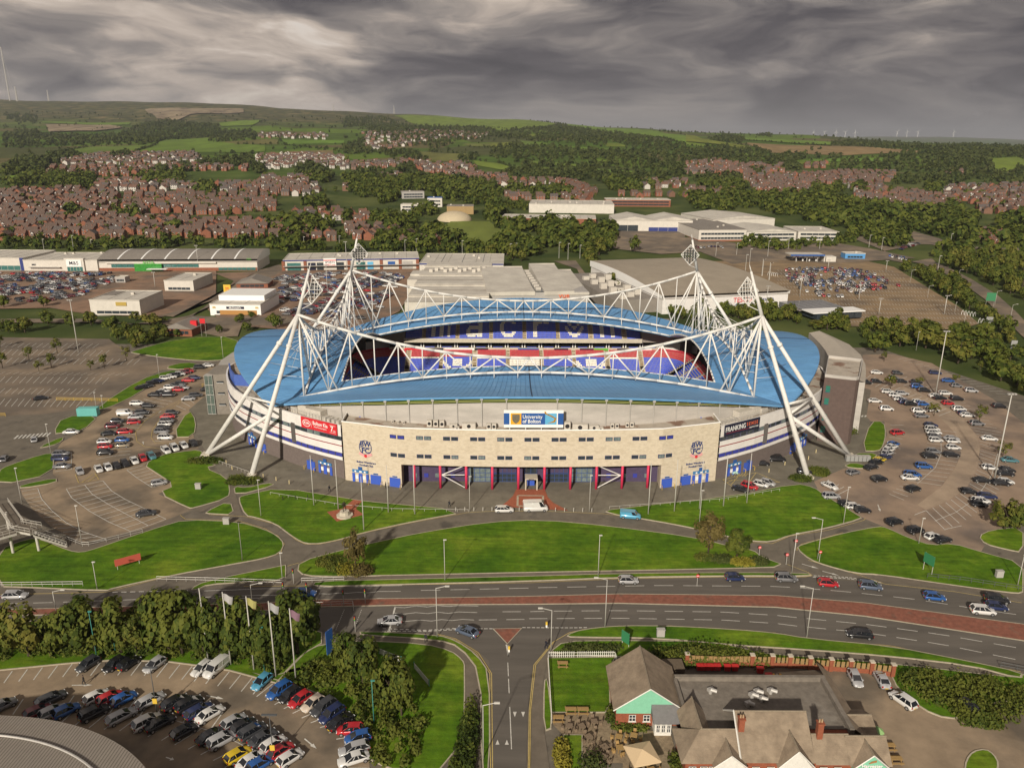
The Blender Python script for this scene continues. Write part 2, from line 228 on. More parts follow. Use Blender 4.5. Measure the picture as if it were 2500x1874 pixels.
'island': [(-3.1,123.3),(1.9,123.5),(-0.6,119)],
'brick_apron': [(1.2,183.5),(8.6,183.5),(9.2,178.8),(10.4,175.8),(13.8,171.5),(-2.7,173.5),(-0.9,176.7),(0.4,179.6)],
'brick_apron_frame': [(1.6,179.8),(8,179.7),(7.8,173.9),(1.5,173.9)],
'statue_plaza': [(-44.6,170.1),(-41.2,171.8),(-39.5,176.8),(-37.1,176.4),(-37.9,171.8),(-35.4,168.7),(-41.1,165.1)],
'patio': [(6.5,101.4),(15.7,101.6),(16.3,98.7),(24.4,97),(24.4,93.1),(24.6,89.6),(16.1,89.7),(16.3,91.1),(10.3,91.2),(10.8,96.6),(8,96.6),(6.6,98.8)],
'paths': {'west_path': [(-79.1,167.9),(-77.2,165.8),(-81.6,162.1),(-86.5,157.2),(-91.1,152.3),(-93.5,150.4),(-96.7,151.2),(-105.5,156.1),(-106,158.6),(-101.8,157.3),(-94.7,153.2),(-92.9,153.7),(-90.3,156),(-84.4,161.1)],'corner_path': [(-75.7,189.2),(-73.7,188.3),(-69.5,178.9),(-64.4,168.3),(-66.6,168.3),(-70.4,176.7)],'cross_path': [(-77.3,171.2),(-70.8,177.1),(-61.3,184.6),(-60.3,183.4),(-69.3,178.2),(-74.9,169.8)],'north_footpath': [(-54.3,138.9),(-46.1,139.3),(-40.4,139.2),(-25.8,141.6),(4.1,143),(22.6,143.8),(47.3,145.1),(58.8,145.6),(62,143.1),(46.8,143.2),(22.5,142.6),(4,141.4),(-25.5,139.8),(-40,137.4),(-53.9,137.5)],'west_strip_path': [(-132.7,184.2),(-122.9,191.4),(-120.7,189.1),(-131.5,182.3)],'east_footpath': [(74.8,141.7),(76.4,142.8),(90.4,138.8),(99.3,136.2),(103.7,134.9),(102.6,133.3),(98.6,135.1),(89.7,137.5),(76.5,140.2)],'pub_footpath': [(40,118.6),(52.6,117.6),(66.4,115.8),(79.1,113.3),(87.4,109.6),(86.4,108.1),(78.3,112),(65.9,114.7),(52.1,116.3),(39.7,117.5),(39.8,117.8),(26.4,120),(11.1,120.5),(10.2,121),(26.6,120.9),(40.2,118.9)],'corner_footpath': [(-26.9,121.2),(-13.2,119.9),(-8.9,118),(-5,110.7),(-4.1,89.8),(-6.6,89.8),(-7.8,112.4),(-8.4,114.2),(-10.6,116.8),(-15.3,118.6),(-26.4,119.5)],'side_road_path': [(3.6,109.4),(5.7,116.3),(7,118.1),(10.2,121.5),(11.1,121),(7.4,116.9),(6.5,115.5),(5.4,108.7),(5.2,97.4),(5.7,89.7),(3,89.7)]},
'white': [([(-99.1,130.6),(-88.4,131.2),(-72.4,132.4),(-48.4,133.1)],9,0.65,0.14),([(-19,136),(3.9,137.1),(4,137.2),(29.8,138.3),(53.7,138.2),(57.9,137.7),(66.5,136.5),(78.8,134),(89.7,130.7),(97.4,128.5)],20,0.66,0.15),([(-6.9,126.1),(3.6,126.4),(3.2,126.6),(20.4,126.9),(39.8,126.5),(49.6,125.5),(52.5,124.8),(64.9,122.8),(77.4,119.4),(88.8,114.9)],19,0.66,0.15),([(-2.5,128.8),(3.7,128.9),(3.3,129),(20.7,129.4),(40.5,129.1),(50.4,128.1),(53.5,127.5),(66.1,125.4),(78.9,122.3),(91,118.3)],18,0.66,0.15),([(-38.6,136.8),(-34.8,137.4),(-30.3,137.3),(-26.2,137.6),(-22,137.8)],0,0,0.14),([(-38.1,134.7),(-36,134.6),(-34,135),(-32.5,134.9),(-30.5,135.3),(-28.4,135.1),(-26.4,135.6),(-22,135.7)],0,0,0.14),([(-38,132.2),(-36,132.5),(-34.1,132.7),(-32,132.5),(-30.1,133),(-28,132.7),(-26,133.2),(-22.1,133.1)],0,0,0.14),([(-22.4,130.1),(-20.5,130),(-18.3,130.6),(-16.1,130.3),(-14.1,130.8),(-12.1,130.5),(-10.1,130.8),(-6.3,130.7)],0,0,0.14),([(-22.1,128.2),(-20.3,127.9),(-18.1,128.4),(-15.8,128.1),(-13.9,128.6),(-11.9,128.2),(-10,128.7),(-6.4,128.5)],0,0,0.14),([(-22.2,125.7),(-19.5,125.6),(-16.9,126),(-14.9,125.7),(-13,126.2),(-11,125.9),(-9.1,126.3),(-6.9,126.1)],0,0,0.14),([(-61.1,135.5),(-58.4,135.7),(-55.3,135.9),(-52.1,136.2),(-49.3,136.4),(-45.3,136.4)],0,0,0.14),([(-60.8,133.2),(-57.6,133.5),(-54.6,133.7),(-51.3,133.9),(-48.6,134.1),(-44.7,133.9)],0,0,0.14),([(-22.3,130.3),(-22.3,122.7)],0,0,0.3),([(-45.1,134.2),(-45.1,131.9)],0,0,0.3),([(-31.9,129.4),(-32.1,122.6)],12,0.45,0.12),([(-28.6,129.4),(-28.8,123.4)],10,0.45,0.12),([(-23.7,122.5),(-15.8,122.5),(-6.8,123.4),(-3.2,123.4)],22,0.7,0.2),([(-23.8,123.3),(-15.8,122.8),(-6.8,123.8)],16,0.6,0.2),([(2,123.8),(10.8,123.8),(14.2,123.9)],14,0.7,0.2),([(-79.4,134.8),(-64,135.6)],9,0.6,0.2),([(62.3,141.8),(69,141.3),(75.8,139.7)],16,0.7,0.25),([(62.7,142.3),(69.2,141.8),(75.2,140.3)],16,0.7,0.25),([(-0.8,118.7),(-0.4,115.4)],0,0,0.2),([(-0.5,118.5),(-0.4,115.4)],0,0,0.2),([(-0.5,114),(-0.2,105.6)],2,0.85,0.14),([(-0.1,102.7),(0.2,93.7)],0,0,0.14),([(-3.2,123.3),(1.9,123.5),(-0.6,119),(-3.2,123.3)],0,0,0.15),([(-75.8,100.5),(-68.6,101.4),(-57.1,100.4),(-51.8,99.3),(-45.9,97.2),(-40.7,94.8),(-32.6,90)],0,0,0.12),([(-121.7,182.6),(-117.2,176.5),(-111,170.1),(-104.3,164.1),(-98.1,159.7),(-90.8,156.1)],0,0,0.15),([(-114.2,182.3),(-110.1,177.2),(-101.9,170),(-94.4,164.4),(-87.2,159.9)],0,0,0.15),([(-110.8,184.8),(-106.1,179.4),(-98.9,173.5),(-91.5,167.9),(-84.4,162.7)],0,0,0.15),([(-107.4,187.4),(-102,181.2),(-96.1,176.3),(-89,171.3),(-81.7,166)],0,0,0.15),([(-104.4,194.4),(-99.5,189.5),(-92.7,183.4)],0,0,0.15),([(-126.1,206.6),(-119.6,194.7)],0,0,0.12),([(100.7,167),(108.2,171.6),(117.9,179.8),(129.8,193.6),(140.8,209.3)],0,0,0.12),([(107,188.1),(117.3,198.8),(124.6,209.5),(133.1,226.4)],0,0,0.12)],
'bays': [([(-86.4,110.3),(-74.9,112.8),(-69,113.5),(-59.5,113.2),(-52.4,112),(-47.3,110.8),(-38.8,107.8)],[(-85.9,107.4),(-74.8,109.4),(-68.3,109.9),(-61.5,109.8),(-53.2,108.6),(-47.1,107),(-39.6,104.7)],21,0.17),([(-39.3,107.9),(-33.5,105.2),(-26.1,100.7),(-22.4,97.1),(-20.8,93.9),(-20.1,89.9)],[(-41,104.8),(-35.6,101.9),(-29.1,97.9),(-26.3,96),(-25.2,93.4),(-24.6,89.9)],12,0.17),([(-80.2,100.4),(-75.8,100.5),(-68.6,101.4),(-57.1,100.4),(-51.8,99.3),(-45.9,97.2),(-40.7,94.8),(-32.6,90)],[(-80.7,103.4),(-76.6,104.3),(-69.6,104.9),(-60.1,104.6),(-55.4,104),(-44.3,100.8),(-39,98),(-31.4,94)],20,0.17),([(-68.6,101.4),(-57.1,100.4),(-51.8,99.3),(-45.9,97.2),(-40.7,94.8),(-32.6,90)],[(-69.3,98.2),(-59.2,97),(-53.2,95.5),(-47.3,93.3),(-43.3,91.4),(-36.6,87.4)],14,0.17),([(-124.6,180.7),(-120.3,175.1),(-113.7,168.8),(-107.6,163.5),(-101.3,158.5),(-95.4,154.6)],[(-121.7,182.6),(-117.2,176.5),(-111,170.1),(-104.3,164.1),(-98.1,159.7),(-90.8,156.1)],14,0.17),([(-114.2,182.3),(-110.1,177.2),(-101.9,170),(-94.4,164.4),(-87.2,159.9)],[(-110.8,184.8),(-106.1,179.4),(-98.9,173.5),(-91.5,167.9),(-84.4,162.7)],13,0.17),([(-110.8,184.8),(-106.1,179.4),(-98.9,173.5),(-91.5,167.9),(-84.4,162.7)],[(-107.4,187.4),(-102,181.2),(-96.1,176.3),(-89,171.3),(-81.7,166)],13,0.17),([(-104.4,194.4),(-99.5,189.5),(-92.7,183.4)],[(-101.5,197.6),(-95.8,191.9),(-89,186.5)],7,0.17),([(-116.5,201.8),(-122.5,214.5),(-126.2,227.4),(-127.8,241.8),(-126.8,257.9)],[(-112.8,204.1),(-117.7,214.4),(-121.3,227.4),(-122.6,239.9),(-121.2,254.3)],17,0.17),([(-112.8,204.1),(-117.7,214.4),(-121.3,227.4),(-122.6,239.9),(-121.2,254.3)],[(-108.7,205.4),(-112.9,215.4),(-116,227.3),(-117.2,239.2),(-116.3,252.2)],17,0.17),([(-106.7,215.3),(-111.2,227.2),(-113.2,241.6),(-113,256.3)],[(-101.2,216.8),(-105.1,227.1),(-108.3,239),(-108.1,250.7)],10,0.17),([(-130.1,204.8),(-123.2,193.1)],[(-126.1,206.6),(-119.6,194.7)],4,0.17),([(-222.1,330.6),(-180.8,329.8)],[(-220.2,323),(-179.7,322.2)],15,0.17),([(-215.4,319.7),(-170.9,318.9)],[(-212.3,310.5),(-169,309.7)],16,0.17),([(-207.1,306.5),(-151.6,305.4)],[(-204.4,297.9),(-150.3,297)],20,0.17),([(-194.7,286.3),(-147,285.5)],[(-195,282.9),(-147.9,282.1)],18,0.17),([(-191,280.4),(-151.6,279.7)],[(-188.3,272.3),(-150,271.7)],15,0.17),([(-182.1,266.1),(-149.2,265.5)],[(-180.3,259.5),(-148.2,258.9)],14,0.17),([(-174.9,254.4),(-145.6,254)],[(-172,246.3),(-143.6,245.9)],13,0.17),([(101.4,172.5),(109.1,177.3),(118.3,185.1),(128.9,198.6),(138.4,213.9)],[(100.8,162.5),(108.5,167.7),(119.3,176.4),(131.6,190.6),(142.9,207)],20,0.17),([(138.4,213.9),(143.1,223.7),(147.5,239.9),(148.3,255.2)],[(142.9,207),(151.2,223.6),(155.2,239.8),(156.9,255.1)],14,0.17),([(105.6,190),(113.6,198.8),(120.4,209.5),(130.3,229.1)],[(112.8,187.1),(122.6,198.7),(130.2,209.4),(138.1,226.3)],14,0.17),([(102.2,198.9),(113.8,211.9),(122.1,226.6),(124.6,232.5)],[(101.2,203.2),(110.5,214.3),(116.4,224.1),(120.4,232.6)],9,0.17),([(96.7,181.8),(103.2,188.1)],[(98.8,178.3),(106.5,186.2)],4,0.17),([(81.8,187.4),(83.2,181.1)],[(84.5,190.2),(87.6,184.6)],4,0.17),([(97.4,170.1),(101,162.9)],[(101.4,172.5),(105.8,164.7)],1,0.17),([(131.9,280.1),(135.4,263.8),(138.3,250.6),(140.6,241.5)],[(138.6,287.9),(142.9,270.7),(146.6,256.9),(146.8,245.9)],16,0.17),([(160.3,311.6),(165.2,294.1),(170.7,276.6),(173.7,265.5)],[(165,313.5),(169.2,295.9),(175.5,279.9),(178.3,265.4)],16,0.17),([(143.5,279.9),(146.5,267),(151.7,256.8)],[(151.3,285.6),(154.6,272.3),(158.6,260)],9,0.17),([(185.9,545.6),(264.8,543.1)],[(184.7,538.2),(262.6,535.7)],36,0.17),([(181.3,531.5),(262,529)],[(180.2,524.4),(259.9,522)],38,0.17),([(176.9,518.1),(259.5,515.6)],[(175.9,511.3),(257.5,508.9)],40,0.17),([(172.7,505.3),(257.1,502.8)],[(171.8,498.9),(255.1,496.4)],42,0.17),([(168.5,492.2),(254.5,489.7)],[(167.6,486),(252.7,483.6)],44,0.17),([(166.8,480),(252.3,477.6)],[(166,474.2),(250.5,471.8)],44,0.17),([(166.3,468),(250,465.7)],[(165.5,462.4),(248.2,460.1)],44,0.17),([(165.7,455.3),(247.5,453.1)],[(164.9,450),(245.9,447.8)],45,0.17),([(165,441.2),(244.9,439.1)],[(164.3,436.2),(243.3,434.2)],45,0.17),([(164.4,428),(242.4,426)],[(163.6,423.2),(240.9,421.3)],45,0.17),([(163.8,415.4),(240,413.6)],[(163.1,411),(238.6,409.1)],45,0.17),([(163.2,404.6),(237.9,402.8)],[(162.6,400.3),(236.6,398.6)],46,0.17),([(162.7,393.9),(235.9,392.2)],[(162.1,389.9),(234.6,388.2)],46,0.17),([(162.2,383.2),(233.9,381.5)],[(161.6,379.3),(232.6,377.7)],46,0.17)],
'yellow': [([(2.6,89.8),(3,102),(4,113.1),(7.5,119.4),(10.7,122.3),(13.2,123.3),(20,124.5),(29.7,124.6),(41.4,123.5),(48.6,122.6)],0,0,0.12),([(2.8,89.8),(3.2,102),(4.3,113.1),(7.7,119.4)],0,0,0.12),([(53.8,121),(67.9,118.9),(79.5,114.8),(86.9,111.9)],0,0,0.12),([(-13.3,121.5),(-9.9,120),(-6,116.2),(-3.5,110.8),(-2.8,89.8)],0,0,0.12),([(-13.3,121.7),(-9.9,120.3),(-5.7,116.4),(-3.2,110.8),(-2.5,89.8)],0,0,0.12),([(-22.1,138.1),(4,139.1),(22.2,140.7),(46.5,141.8),(46.3,141.5),(60.9,141.8),(62.5,142.4),(62.1,143.6),(58.8,146.8)],0,0,0.12),([(-53.8,137.2),(-40.8,137.5)],0,0,0.12),([(-101.2,133.8),(-80.2,134.9),(-69.9,141.2)],0,0,0.12),([(-72.5,168.4),(-63.6,167.6),(-55,163.7),(-51.1,159.5),(-48.2,156.2),(-45.7,154.4),(-42.6,154.5),(-38.4,156.5),(-33.7,159.8),(-23.6,164.8),(-10.2,170.3),(-2.5,171.2),(10.1,171),(22.2,169.9),(34.5,166.6),(42.9,162.9)],0,0,0.12),([(63.9,148.6),(71.7,143.3),(76.3,139.2),(89.1,136.5),(100,132.7)],0,0,0.12),([(53.9,156.2),(58.4,155.7),(63.5,159.2),(73.5,162.2),(83.9,167.2),(84.8,168.3)],0,0,0.12),([(62.9,152.6),(63.4,153.9),(64.9,155.5),(76.4,161)],0,0,0.12),([(-47.2,145.1),(-37.3,151.2),(-31,154.5),(-20.1,159.8),(-5,165),(6.8,166),(21.8,163.4),(41.7,157.9)],0,0,0.12),([(-79.2,168.1),(-77.2,166.1),(-64.3,165.3),(-57.1,161.7),(-52.8,158),(-50.5,154.5),(-50.1,150.5),(-52.8,148.3)],0,0,0.12),([(-115.2,222.8),(-117,233.1),(-116.3,242.9),(-112.5,262)],0,0,0.12),([(-115.2,222.8),(-111.4,215.4),(-107.2,211.3),(-102,209.7)],0,0,0.12),([(-108.5,218.4),(-111,225),(-113.8,239.1),(-113,256.3)],0,0,0.12),([(-108.5,218.4),(-105.5,214.3),(-102.2,213.7),(-95.1,215.1)],0,0,0.12),([(55.8,187.6),(59.9,190.5)],0,0,0.15),([(56.2,190.1),(66.5,194.8),(70.9,188.5)],0,0,0.15),([(56.2,190.1),(57.8,185)],0,0,0.15),([(57.5,186.8),(61.7,193.4)],0,0,0.15),([(61.7,186.7),(66.5,194.8)],0,0,0.15),([(67,190),(68.4,191.9)],0,0,0.15),([(56.2,190.1),(70.9,188.5)],0,0,0.15),([(-113,186),(-108.9,188.3)],0,0,0.15),([(-113,186),(-116.7,191.3)],0,0,0.15),([(-108.9,188.3),(-111.9,192.1)],0,0,0.15),([(-112.4,186.4),(-112.1,191.3)],0,0,0.15),([(-110.9,186.8),(-110.8,191.3)],0,0,0.15),([(58.4,192.3),(59.9,194.4)],0,0,0.15),([(59.1,192.3),(60.6,194.4)],0,0,0.15),([(59.8,192.3),(61.3,194.4)],0,0,0.15),([(60.5,192.2),(62,194.4)],0,0,0.15),([(61.2,192.2),(62.8,194.4)],0,0,0.15),([(62,192.2),(63.5,194.4)],0,0,0.15),([(62.7,192.2),(64.2,194.4)],0,0,0.15)],
'marks': [[(-148.9,216.7),(-148.4,216.8),(-148.9,219.8),(-149.5,219.7)],[(-147.8,217),(-147.4,217.1),(-147.9,220.1),(-148.4,220)],[(-146.8,217.3),(-146.3,217.4),(-146.9,220.4),(-147.4,220.3)],[(-145.8,217.6),(-145.3,217.7),(-145.8,220.8),(-146.4,220.7)],[(-144.8,217.9),(-144.3,218),(-144.8,221.1),(-145.3,221)],[(-143.7,218.2),(-143.2,218.3),(-143.7,221.4),(-144.3,221.3)],[(-142.7,218.5),(-142.2,218.6),(-142.7,221.7),(-143.2,221.6)],[(-141.7,218.8),(-141.2,218.9),(-141.6,222),(-142.2,221.9)],[(-140.6,219.1),(-140.1,219.2),(-140.6,222.3),(-141.1,222.2)],[(112.1,240),(112.7,240),(113.7,241.6),(113.1,241.6)],[(113.1,240),(113.7,240),(114.8,241.6),(114.2,241.6)],[(114.2,240),(114.8,240),(115.8,241.6),(115.3,241.6)],[(115.3,240),(115.8,240),(116.9,241.5),(116.3,241.6)],[(-72.2,107.4),(-72.2,107.2),(-70.16,107.26),(-70.15,107.04),(-68.8,107.4),(-70.17,107.68),(-70.16,107.46)],[(-49.18,105.1),(-49.22,104.9),(-47.36,104.42),(-47.42,104.21),(-46.1,104.2),(-47.26,104.83),(-47.32,104.62)],[(-30.83,95.68),(-30.97,95.52),(-29.59,94.32),(-29.73,94.16),(-28.6,93.6),(-29.31,94.64),(-29.45,94.48)],[(-50.07,91.89),(-50.13,91.71),(-49.29,91.41),(-49.37,91.2),(-48.7,91.3),(-49.15,91.8),(-49.23,91.59)],[(91.1,175.57),(90.9,175.63),(90.22,173.27),(90.01,173.33),(89.9,171.8),(90.62,173.15),(90.41,173.21)],[(62.05,147.08),(61.95,146.92),(63.69,145.78),(63.56,145.59),(64.9,145.1),(63.92,146.13),(63.79,145.94)],[(65.35,144.19),(65.25,144.01),(66.93,142.99),(66.81,142.81),(68.1,142.4),(67.15,143.35),(67.03,143.17)],[(-108.49,213.06),(-108.31,213.14),(-108.97,214.46),(-108.77,214.56),(-109.5,215.3),(-109.35,214.28),(-109.15,214.38)],[(-115.9,240.41),(-115.7,240.39),(-115.64,241.53),(-115.42,241.52),(-115.7,242.3),(-116.06,241.56),(-115.84,241.55)],[(0.4,101.6),(1,101.6),(0.7,100.4)],[(1.7,101.6),(2.3,101.6),(2,100.4)],[(-2.2,94.6),(-1.6,94.6),(-1.9,95.6)],[(-0.8,94.6),(-0.2,94.6),(-0.5,95.6)]],
'cars': [(-71.9,112,-115,'charcoal','hatch',0),(-67.4,112,-115,'black','hatch',0),(-65.1,112.3,65,'black','hatch',0),(-60.5,111.9,-115,'silver','hatch',0),(-52.1,111,-115,'white','hatch',0),(-49.7,111,-114,'white','van',0),(-41,107.7,-113,'sky','hatch',0),(-37.5,105.6,-127,'blue','suv',1),(-35.5,104.6,-127,'black','hatch',1),(-33.6,103.5,-128,'red','hatch',1),(-31.3,102.6,-128,'cream','hatch',1),(-29.4,101.7,-128,'charcoal','suv',1),(-27.8,100.2,-129,'navy','suv',1),(-26.1,98.6,51,'black','saloon',1),(-24.3,96.9,-177,'red','hatch',2),(-22.8,95.3,-163,'blue','hatch',2),(-22.9,93,-159,'silver','estate',2),(-22.6,91.1,-157,'white','saloon',2),(-80,101.8,51,'grey','hatch',3),(-73.3,103.4,49,'charcoal','estate',3),(-66.3,103.9,50,'white','hatch',3),(-64,103.7,50,'red','hatch',3),(-61.7,103.5,51,'blue','hatch',3),(-57.3,103.1,51,'silver','estate',3),(-53.1,102.6,51,'black','suv',3),(-50.8,102.3,49,'black','suv',3),(-48.7,100.8,50,'navy','estate',3),(-46.7,100.1,51,'white','saloon',3),(-42.4,98.5,48,'silver','hatch',4),(-40.6,97.6,47,'black','hatch',4),(-38.9,96.4,48,'charcoal','suv',4),(-36.9,95.1,47,'charcoal','saloon',4),(-35,93.9,49,'white','hatch',4),(-33.5,92.6,49,'red','hatch',4),(-31.8,91.2,48,'white','hatch',4),(-73.7,100.5,47,'maroon','hatch',5),(-71.4,100.4,48,'silver','hatch',5),(-69.4,100.7,47,'blue','hatch',5),(-64.8,100.2,48,'black','suv',5),(-60.2,99.5,48,'silver','estate',5),(-55.7,98.3,47,'white','suv',5),(-53.6,98.1,47,'black','saloon',5),(-49.2,96.4,48,'black','hatch',5),(-44.8,95.5,47,'black','saloon',5),(-42.9,94.6,46,'silver','suv',5),(-39.5,91.7,47,'yellow','hatch',5),(-37.2,90.7,48,'white','saloon',5),(-35.8,90,46,'blue','hatch',5),(-129.5,277.7,12,'white','hatch',6),(-128.2,279.5,12,'white','saloon',6),(-127.2,281.1,13,'black','suv',6),(-126.2,283.1,14,'white','hatch',6),(-125,285.3,11,'maroon','hatch',6),(-124.5,287.3,12,'red','hatch',6),(-122.2,292.2,11,'black','suv',6),(-120,295.1,12,'white','saloon',6),(-131.5,271.7,35,'black','estate',7),(-130.5,274,34,'navy','estate',7),(-133,266,34,'black','saloon',7),(-131.7,267.8,36,'charcoal','hatch',7),(-119.8,275.1,3,'red','saloon',8),(-118.8,278.2,4,'navy','estate',8),(-123.1,266.5,2,'white','hatch',8),(-122.1,268.4,2,'charcoal','hatch',8),(-121,270.7,1,'charcoal','hatch',8),(-118.8,263.9,4,'red','hatch',8),(-118.2,266.1,3,'silver','saloon',8),(-123.3,262,1,'white','saloon',8),(-124.7,257.7,2,'black','saloon',8),(-123.4,259.6,4,'black','hatch',8),(-119.8,257.7,4,'black','suv',8),(-126.6,248.6,3,'white','estate',8),(-121.8,246.2,2,'black','hatch',8),(-125.7,238.3,12,'white','van',9),(-120.6,239.2,12,'charcoal','suv',9),(-120.8,235.1,12,'silver','saloon',9),(-124.9,231.4,12,'charcoal','hatch',9),(-119.1,230.4,12,'red','hatch',9),(-124.1,226.8,12,'maroon','suv',9),(-122,220.4,14,'black','saloon',9),(-118,222,11,'red','estate',9),(-120.1,213.8,9,'white','hatch',10),(-115.5,215.2,8,'blue','hatch',10),(-118,210.1,8,'red','hatch',10),(-113.4,211,10,'tan','hatch',10),(-115.6,205.3,11,'black','suv',10),(-127.7,204.5,4,'grey','estate',11),(-126,200.9,5,'navy','suv',11),(-122.5,195.6,7,'grey','saloon',11),(-111,239.4,11,'charcoal','hatch',12),(-110.7,235.8,9,'red','saloon',12),(-109.2,231.6,7,'grey','suv',12),(-108.7,228.7,1,'white','hatch',12),(-107.7,225.3,1,'charcoal','hatch',12),(-106.8,222.3,0,'grey','suv',12),(-103.6,217.3,1,'white','suv',12),(-99.1,207.1,-48,'white','suv',13),(-97.5,209.1,-50,'white','suv',13),(-95.6,211.1,-50,'white','hatch',13),(-93.4,212.7,-49,'black','hatch',13),(-115.9,192.2,-52,'silver','hatch',14),(-111.8,194,-52,'white','saloon',14),(-109.7,195,-50,'white','hatch',14),(-108.1,196.3,-51,'black','saloon',14),(-106.4,197.7,-52,'black','estate',14),(-104.6,199.5,-51,'white','hatch',14),(-103.2,201.5,-52,'red','hatch',14),(-101.5,203.1,-50,'teal','estate',14),(-91.6,185.3,27,'silver','hatch',15),(-87.2,167.9,26,'charcoal','saloon',15),(-134.1,221.5,7,'white','saloon',16),(-162,253.6,26,'black','saloon',16),(-111.3,253.7,14,'silver','saloon',17),(-110.3,257.6,12,'charcoal','estate',17),(-108.9,264.5,13,'black','saloon',17),(-141.7,215.3,119,'silver','hatch',18),(-141.5,200.8,109,'grey','hatch',18),(141.5,289.8,-10,'white','saloon',19),(149.3,289.3,-12,'charcoal','hatch',19),(164.3,289.8,-12,'navy','estate',19),(163.7,279.6,-11,'blue','saloon',19),(163.5,273.2,-10,'grey','hatch',19),(165.6,267.3,-11,'silver','suv',19),(131.5,276.7,-10,'black','suv',19),(136.2,278,-10,'black','hatch',19),(144.8,282.8,-10,'grey','hatch',19),(145.8,278.4,-11,'black','hatch',19),(150.8,277.7,-12,'black','saloon',19),(148.4,271.8,-10,'blue','suv',19),(148.6,267.4,-10,'black','suv',19),(134.8,265.8,-7,'white','estate',20),(135.2,261.7,-7,'white','hatch',20),(138.9,263.7,-6,'silver','estate',20),(135.2,257.4,-5,'white','estate',20),(135.3,253.7,-4,'navy','suv',20),(136.3,252.2,-7,'black','suv',20),(140,254.1,-5,'white','hatch',20),(140.6,252.1,-6,'blue','hatch',20),(125.4,255.1,-5,'white','saloon',20),(125.7,246.8,-7,'white','suv',20),(149.5,261,-4,'white','saloon',21),(154.6,264.1,-2,'white','estate',21),(149.9,258.8,-2,'black','saloon',21),(155.3,257.9,-2,'black','suv',21),(149.7,253.1,-1,'red','hatch',21),(135.4,244.8,-3,'white','suv',21),(134,240.1,-3,'grey','saloon',21),(140.4,245.8,-2,'white','suv',21),(150.1,246.9,-4,'white','suv',21),(149.5,242.7,-2,'navy','hatch',21),(149.5,240.9,-3,'white','saloon',21),(148.1,232.9,-3,'grey','suv',21),(165.4,250,-4,'black','suv',21),(132.7,231.3,-2,'navy','hatch',22),(131.2,227.6,-3,'white','suv',22),(130.2,224.8,-4,'white','estate',22),(128.8,221.6,-3,'grey','hatch',22),(127.5,218.3,-3,'white','hatch',22),(132.9,219.7,-3,'silver','saloon',22),(132.3,217.6,-2,'white','hatch',22),(129.7,212.5,-2,'white','hatch',22),(122.2,209.4,-2,'grey','hatch',22),(119.3,205.9,-2,'black','suv',22),(126,206.9,-3,'black','estate',22),(118.8,224.3,15,'red','suv',23),(113.2,214.9,27,'blue','hatch',23),(111.6,212.8,27,'white','saloon',23),(109.8,210.5,29,'white','hatch',23),(108.2,207.9,28,'silver','hatch',23),(106.2,204.9,29,'navy','estate',23),(103.6,202.8,29,'yellow','estate',23),(101.9,200.9,28,'black','suv',23),(99,197.7,27,'black','estate',23),(92.6,194.2,24,'grey','hatch',24),(113.9,198.5,-5,'blue','suv',24),(108,192.8,-5,'blue','suv',24),(106.3,190.8,-4,'white','saloon',24),(97.7,189.8,14,'black','suv',24),(103.7,183.7,24,'black','suv',24),(82.8,185.5,-59,'white','saloon',25),(80.8,179.1,1,'silver','suv',25),(82.9,175.1,11,'black','hatch',25),(84.1,173.5,1,'white','hatch',25),(85.4,171.5,1,'black','hatch',25),(144.5,219.9,-10,'white','saloon',26),(140.5,203.2,-9,'teal','saloon',26),(131.7,197.8,-10,'white','hatch',26),(135.6,196.2,-10,'black','hatch',26),(133.6,193.9,-10,'black','saloon',26),(124.8,189.4,-8,'black','saloon',26),(128.7,187.7,-11,'black','estate',26),(130.6,188.6,-8,'white','hatch',26),(117.3,182.4,-10,'black','hatch',26),(120.5,179.7,-8,'navy','estate',26),(117.4,177,-8,'white','estate',26),(115.8,175.1,-8,'black','hatch',26),(90.3,165.4,21,'black','suv',27),(93.2,161.3,19,'black','suv',27),(95.8,158.5,20,'white','hatch',27),(97.2,156.9,20,'black','saloon',27),(59.3,194.1,-10,'mint','hatch',28),(69.7,200,-5,'black','hatch',28),(74.7,202.9,-5,'black','van',28),(59,183.1,-34,'black','saloon',28),(61.8,184.9,-34,'red','suv',28),(65.1,186.2,-34,'white','hatch',28),(67.2,187.1,-36,'silver','hatch',28),(79.5,194.5,-15,'black','hatch',28),(23.9,139.3,0,'silver','hatch',29),(45.9,140.5,1,'navy','hatch',29),(56.4,140.4,-2,'grey','suv',30),(64.3,138.5,-8,'red','hatch',30),(72.4,137.5,-10,'slate','suv',30),(83.4,133.8,-10,'blue','hatch',30),(90.2,129.1,-9,'white','suv',30),(95.2,133,-10,'black','suv',30),(93.6,130.5,-10,'navy','hatch',30),(-40.7,134,0,'blue','saloon',31),(-22.5,124.8,-175,'silver','saloon',32),(-7.9,121.7,150,'slate','saloon',33),(-96.9,132.7,4,'silver','estate',34),(63.4,121.5,170,'black','estate',35),(-1.7,170.8,3,'white','estate',36),(5.9,171.5,5,'white','boxvan',36),(28.4,167.8,-9,'sky','van',36),(57.5,109.3,-94,'silver','hatch',37),(61.8,109.1,86,'silver','saloon',37),(62.9,104,117,'white','suv',38),(72.7,102.3,291,'black','hatch',38)],
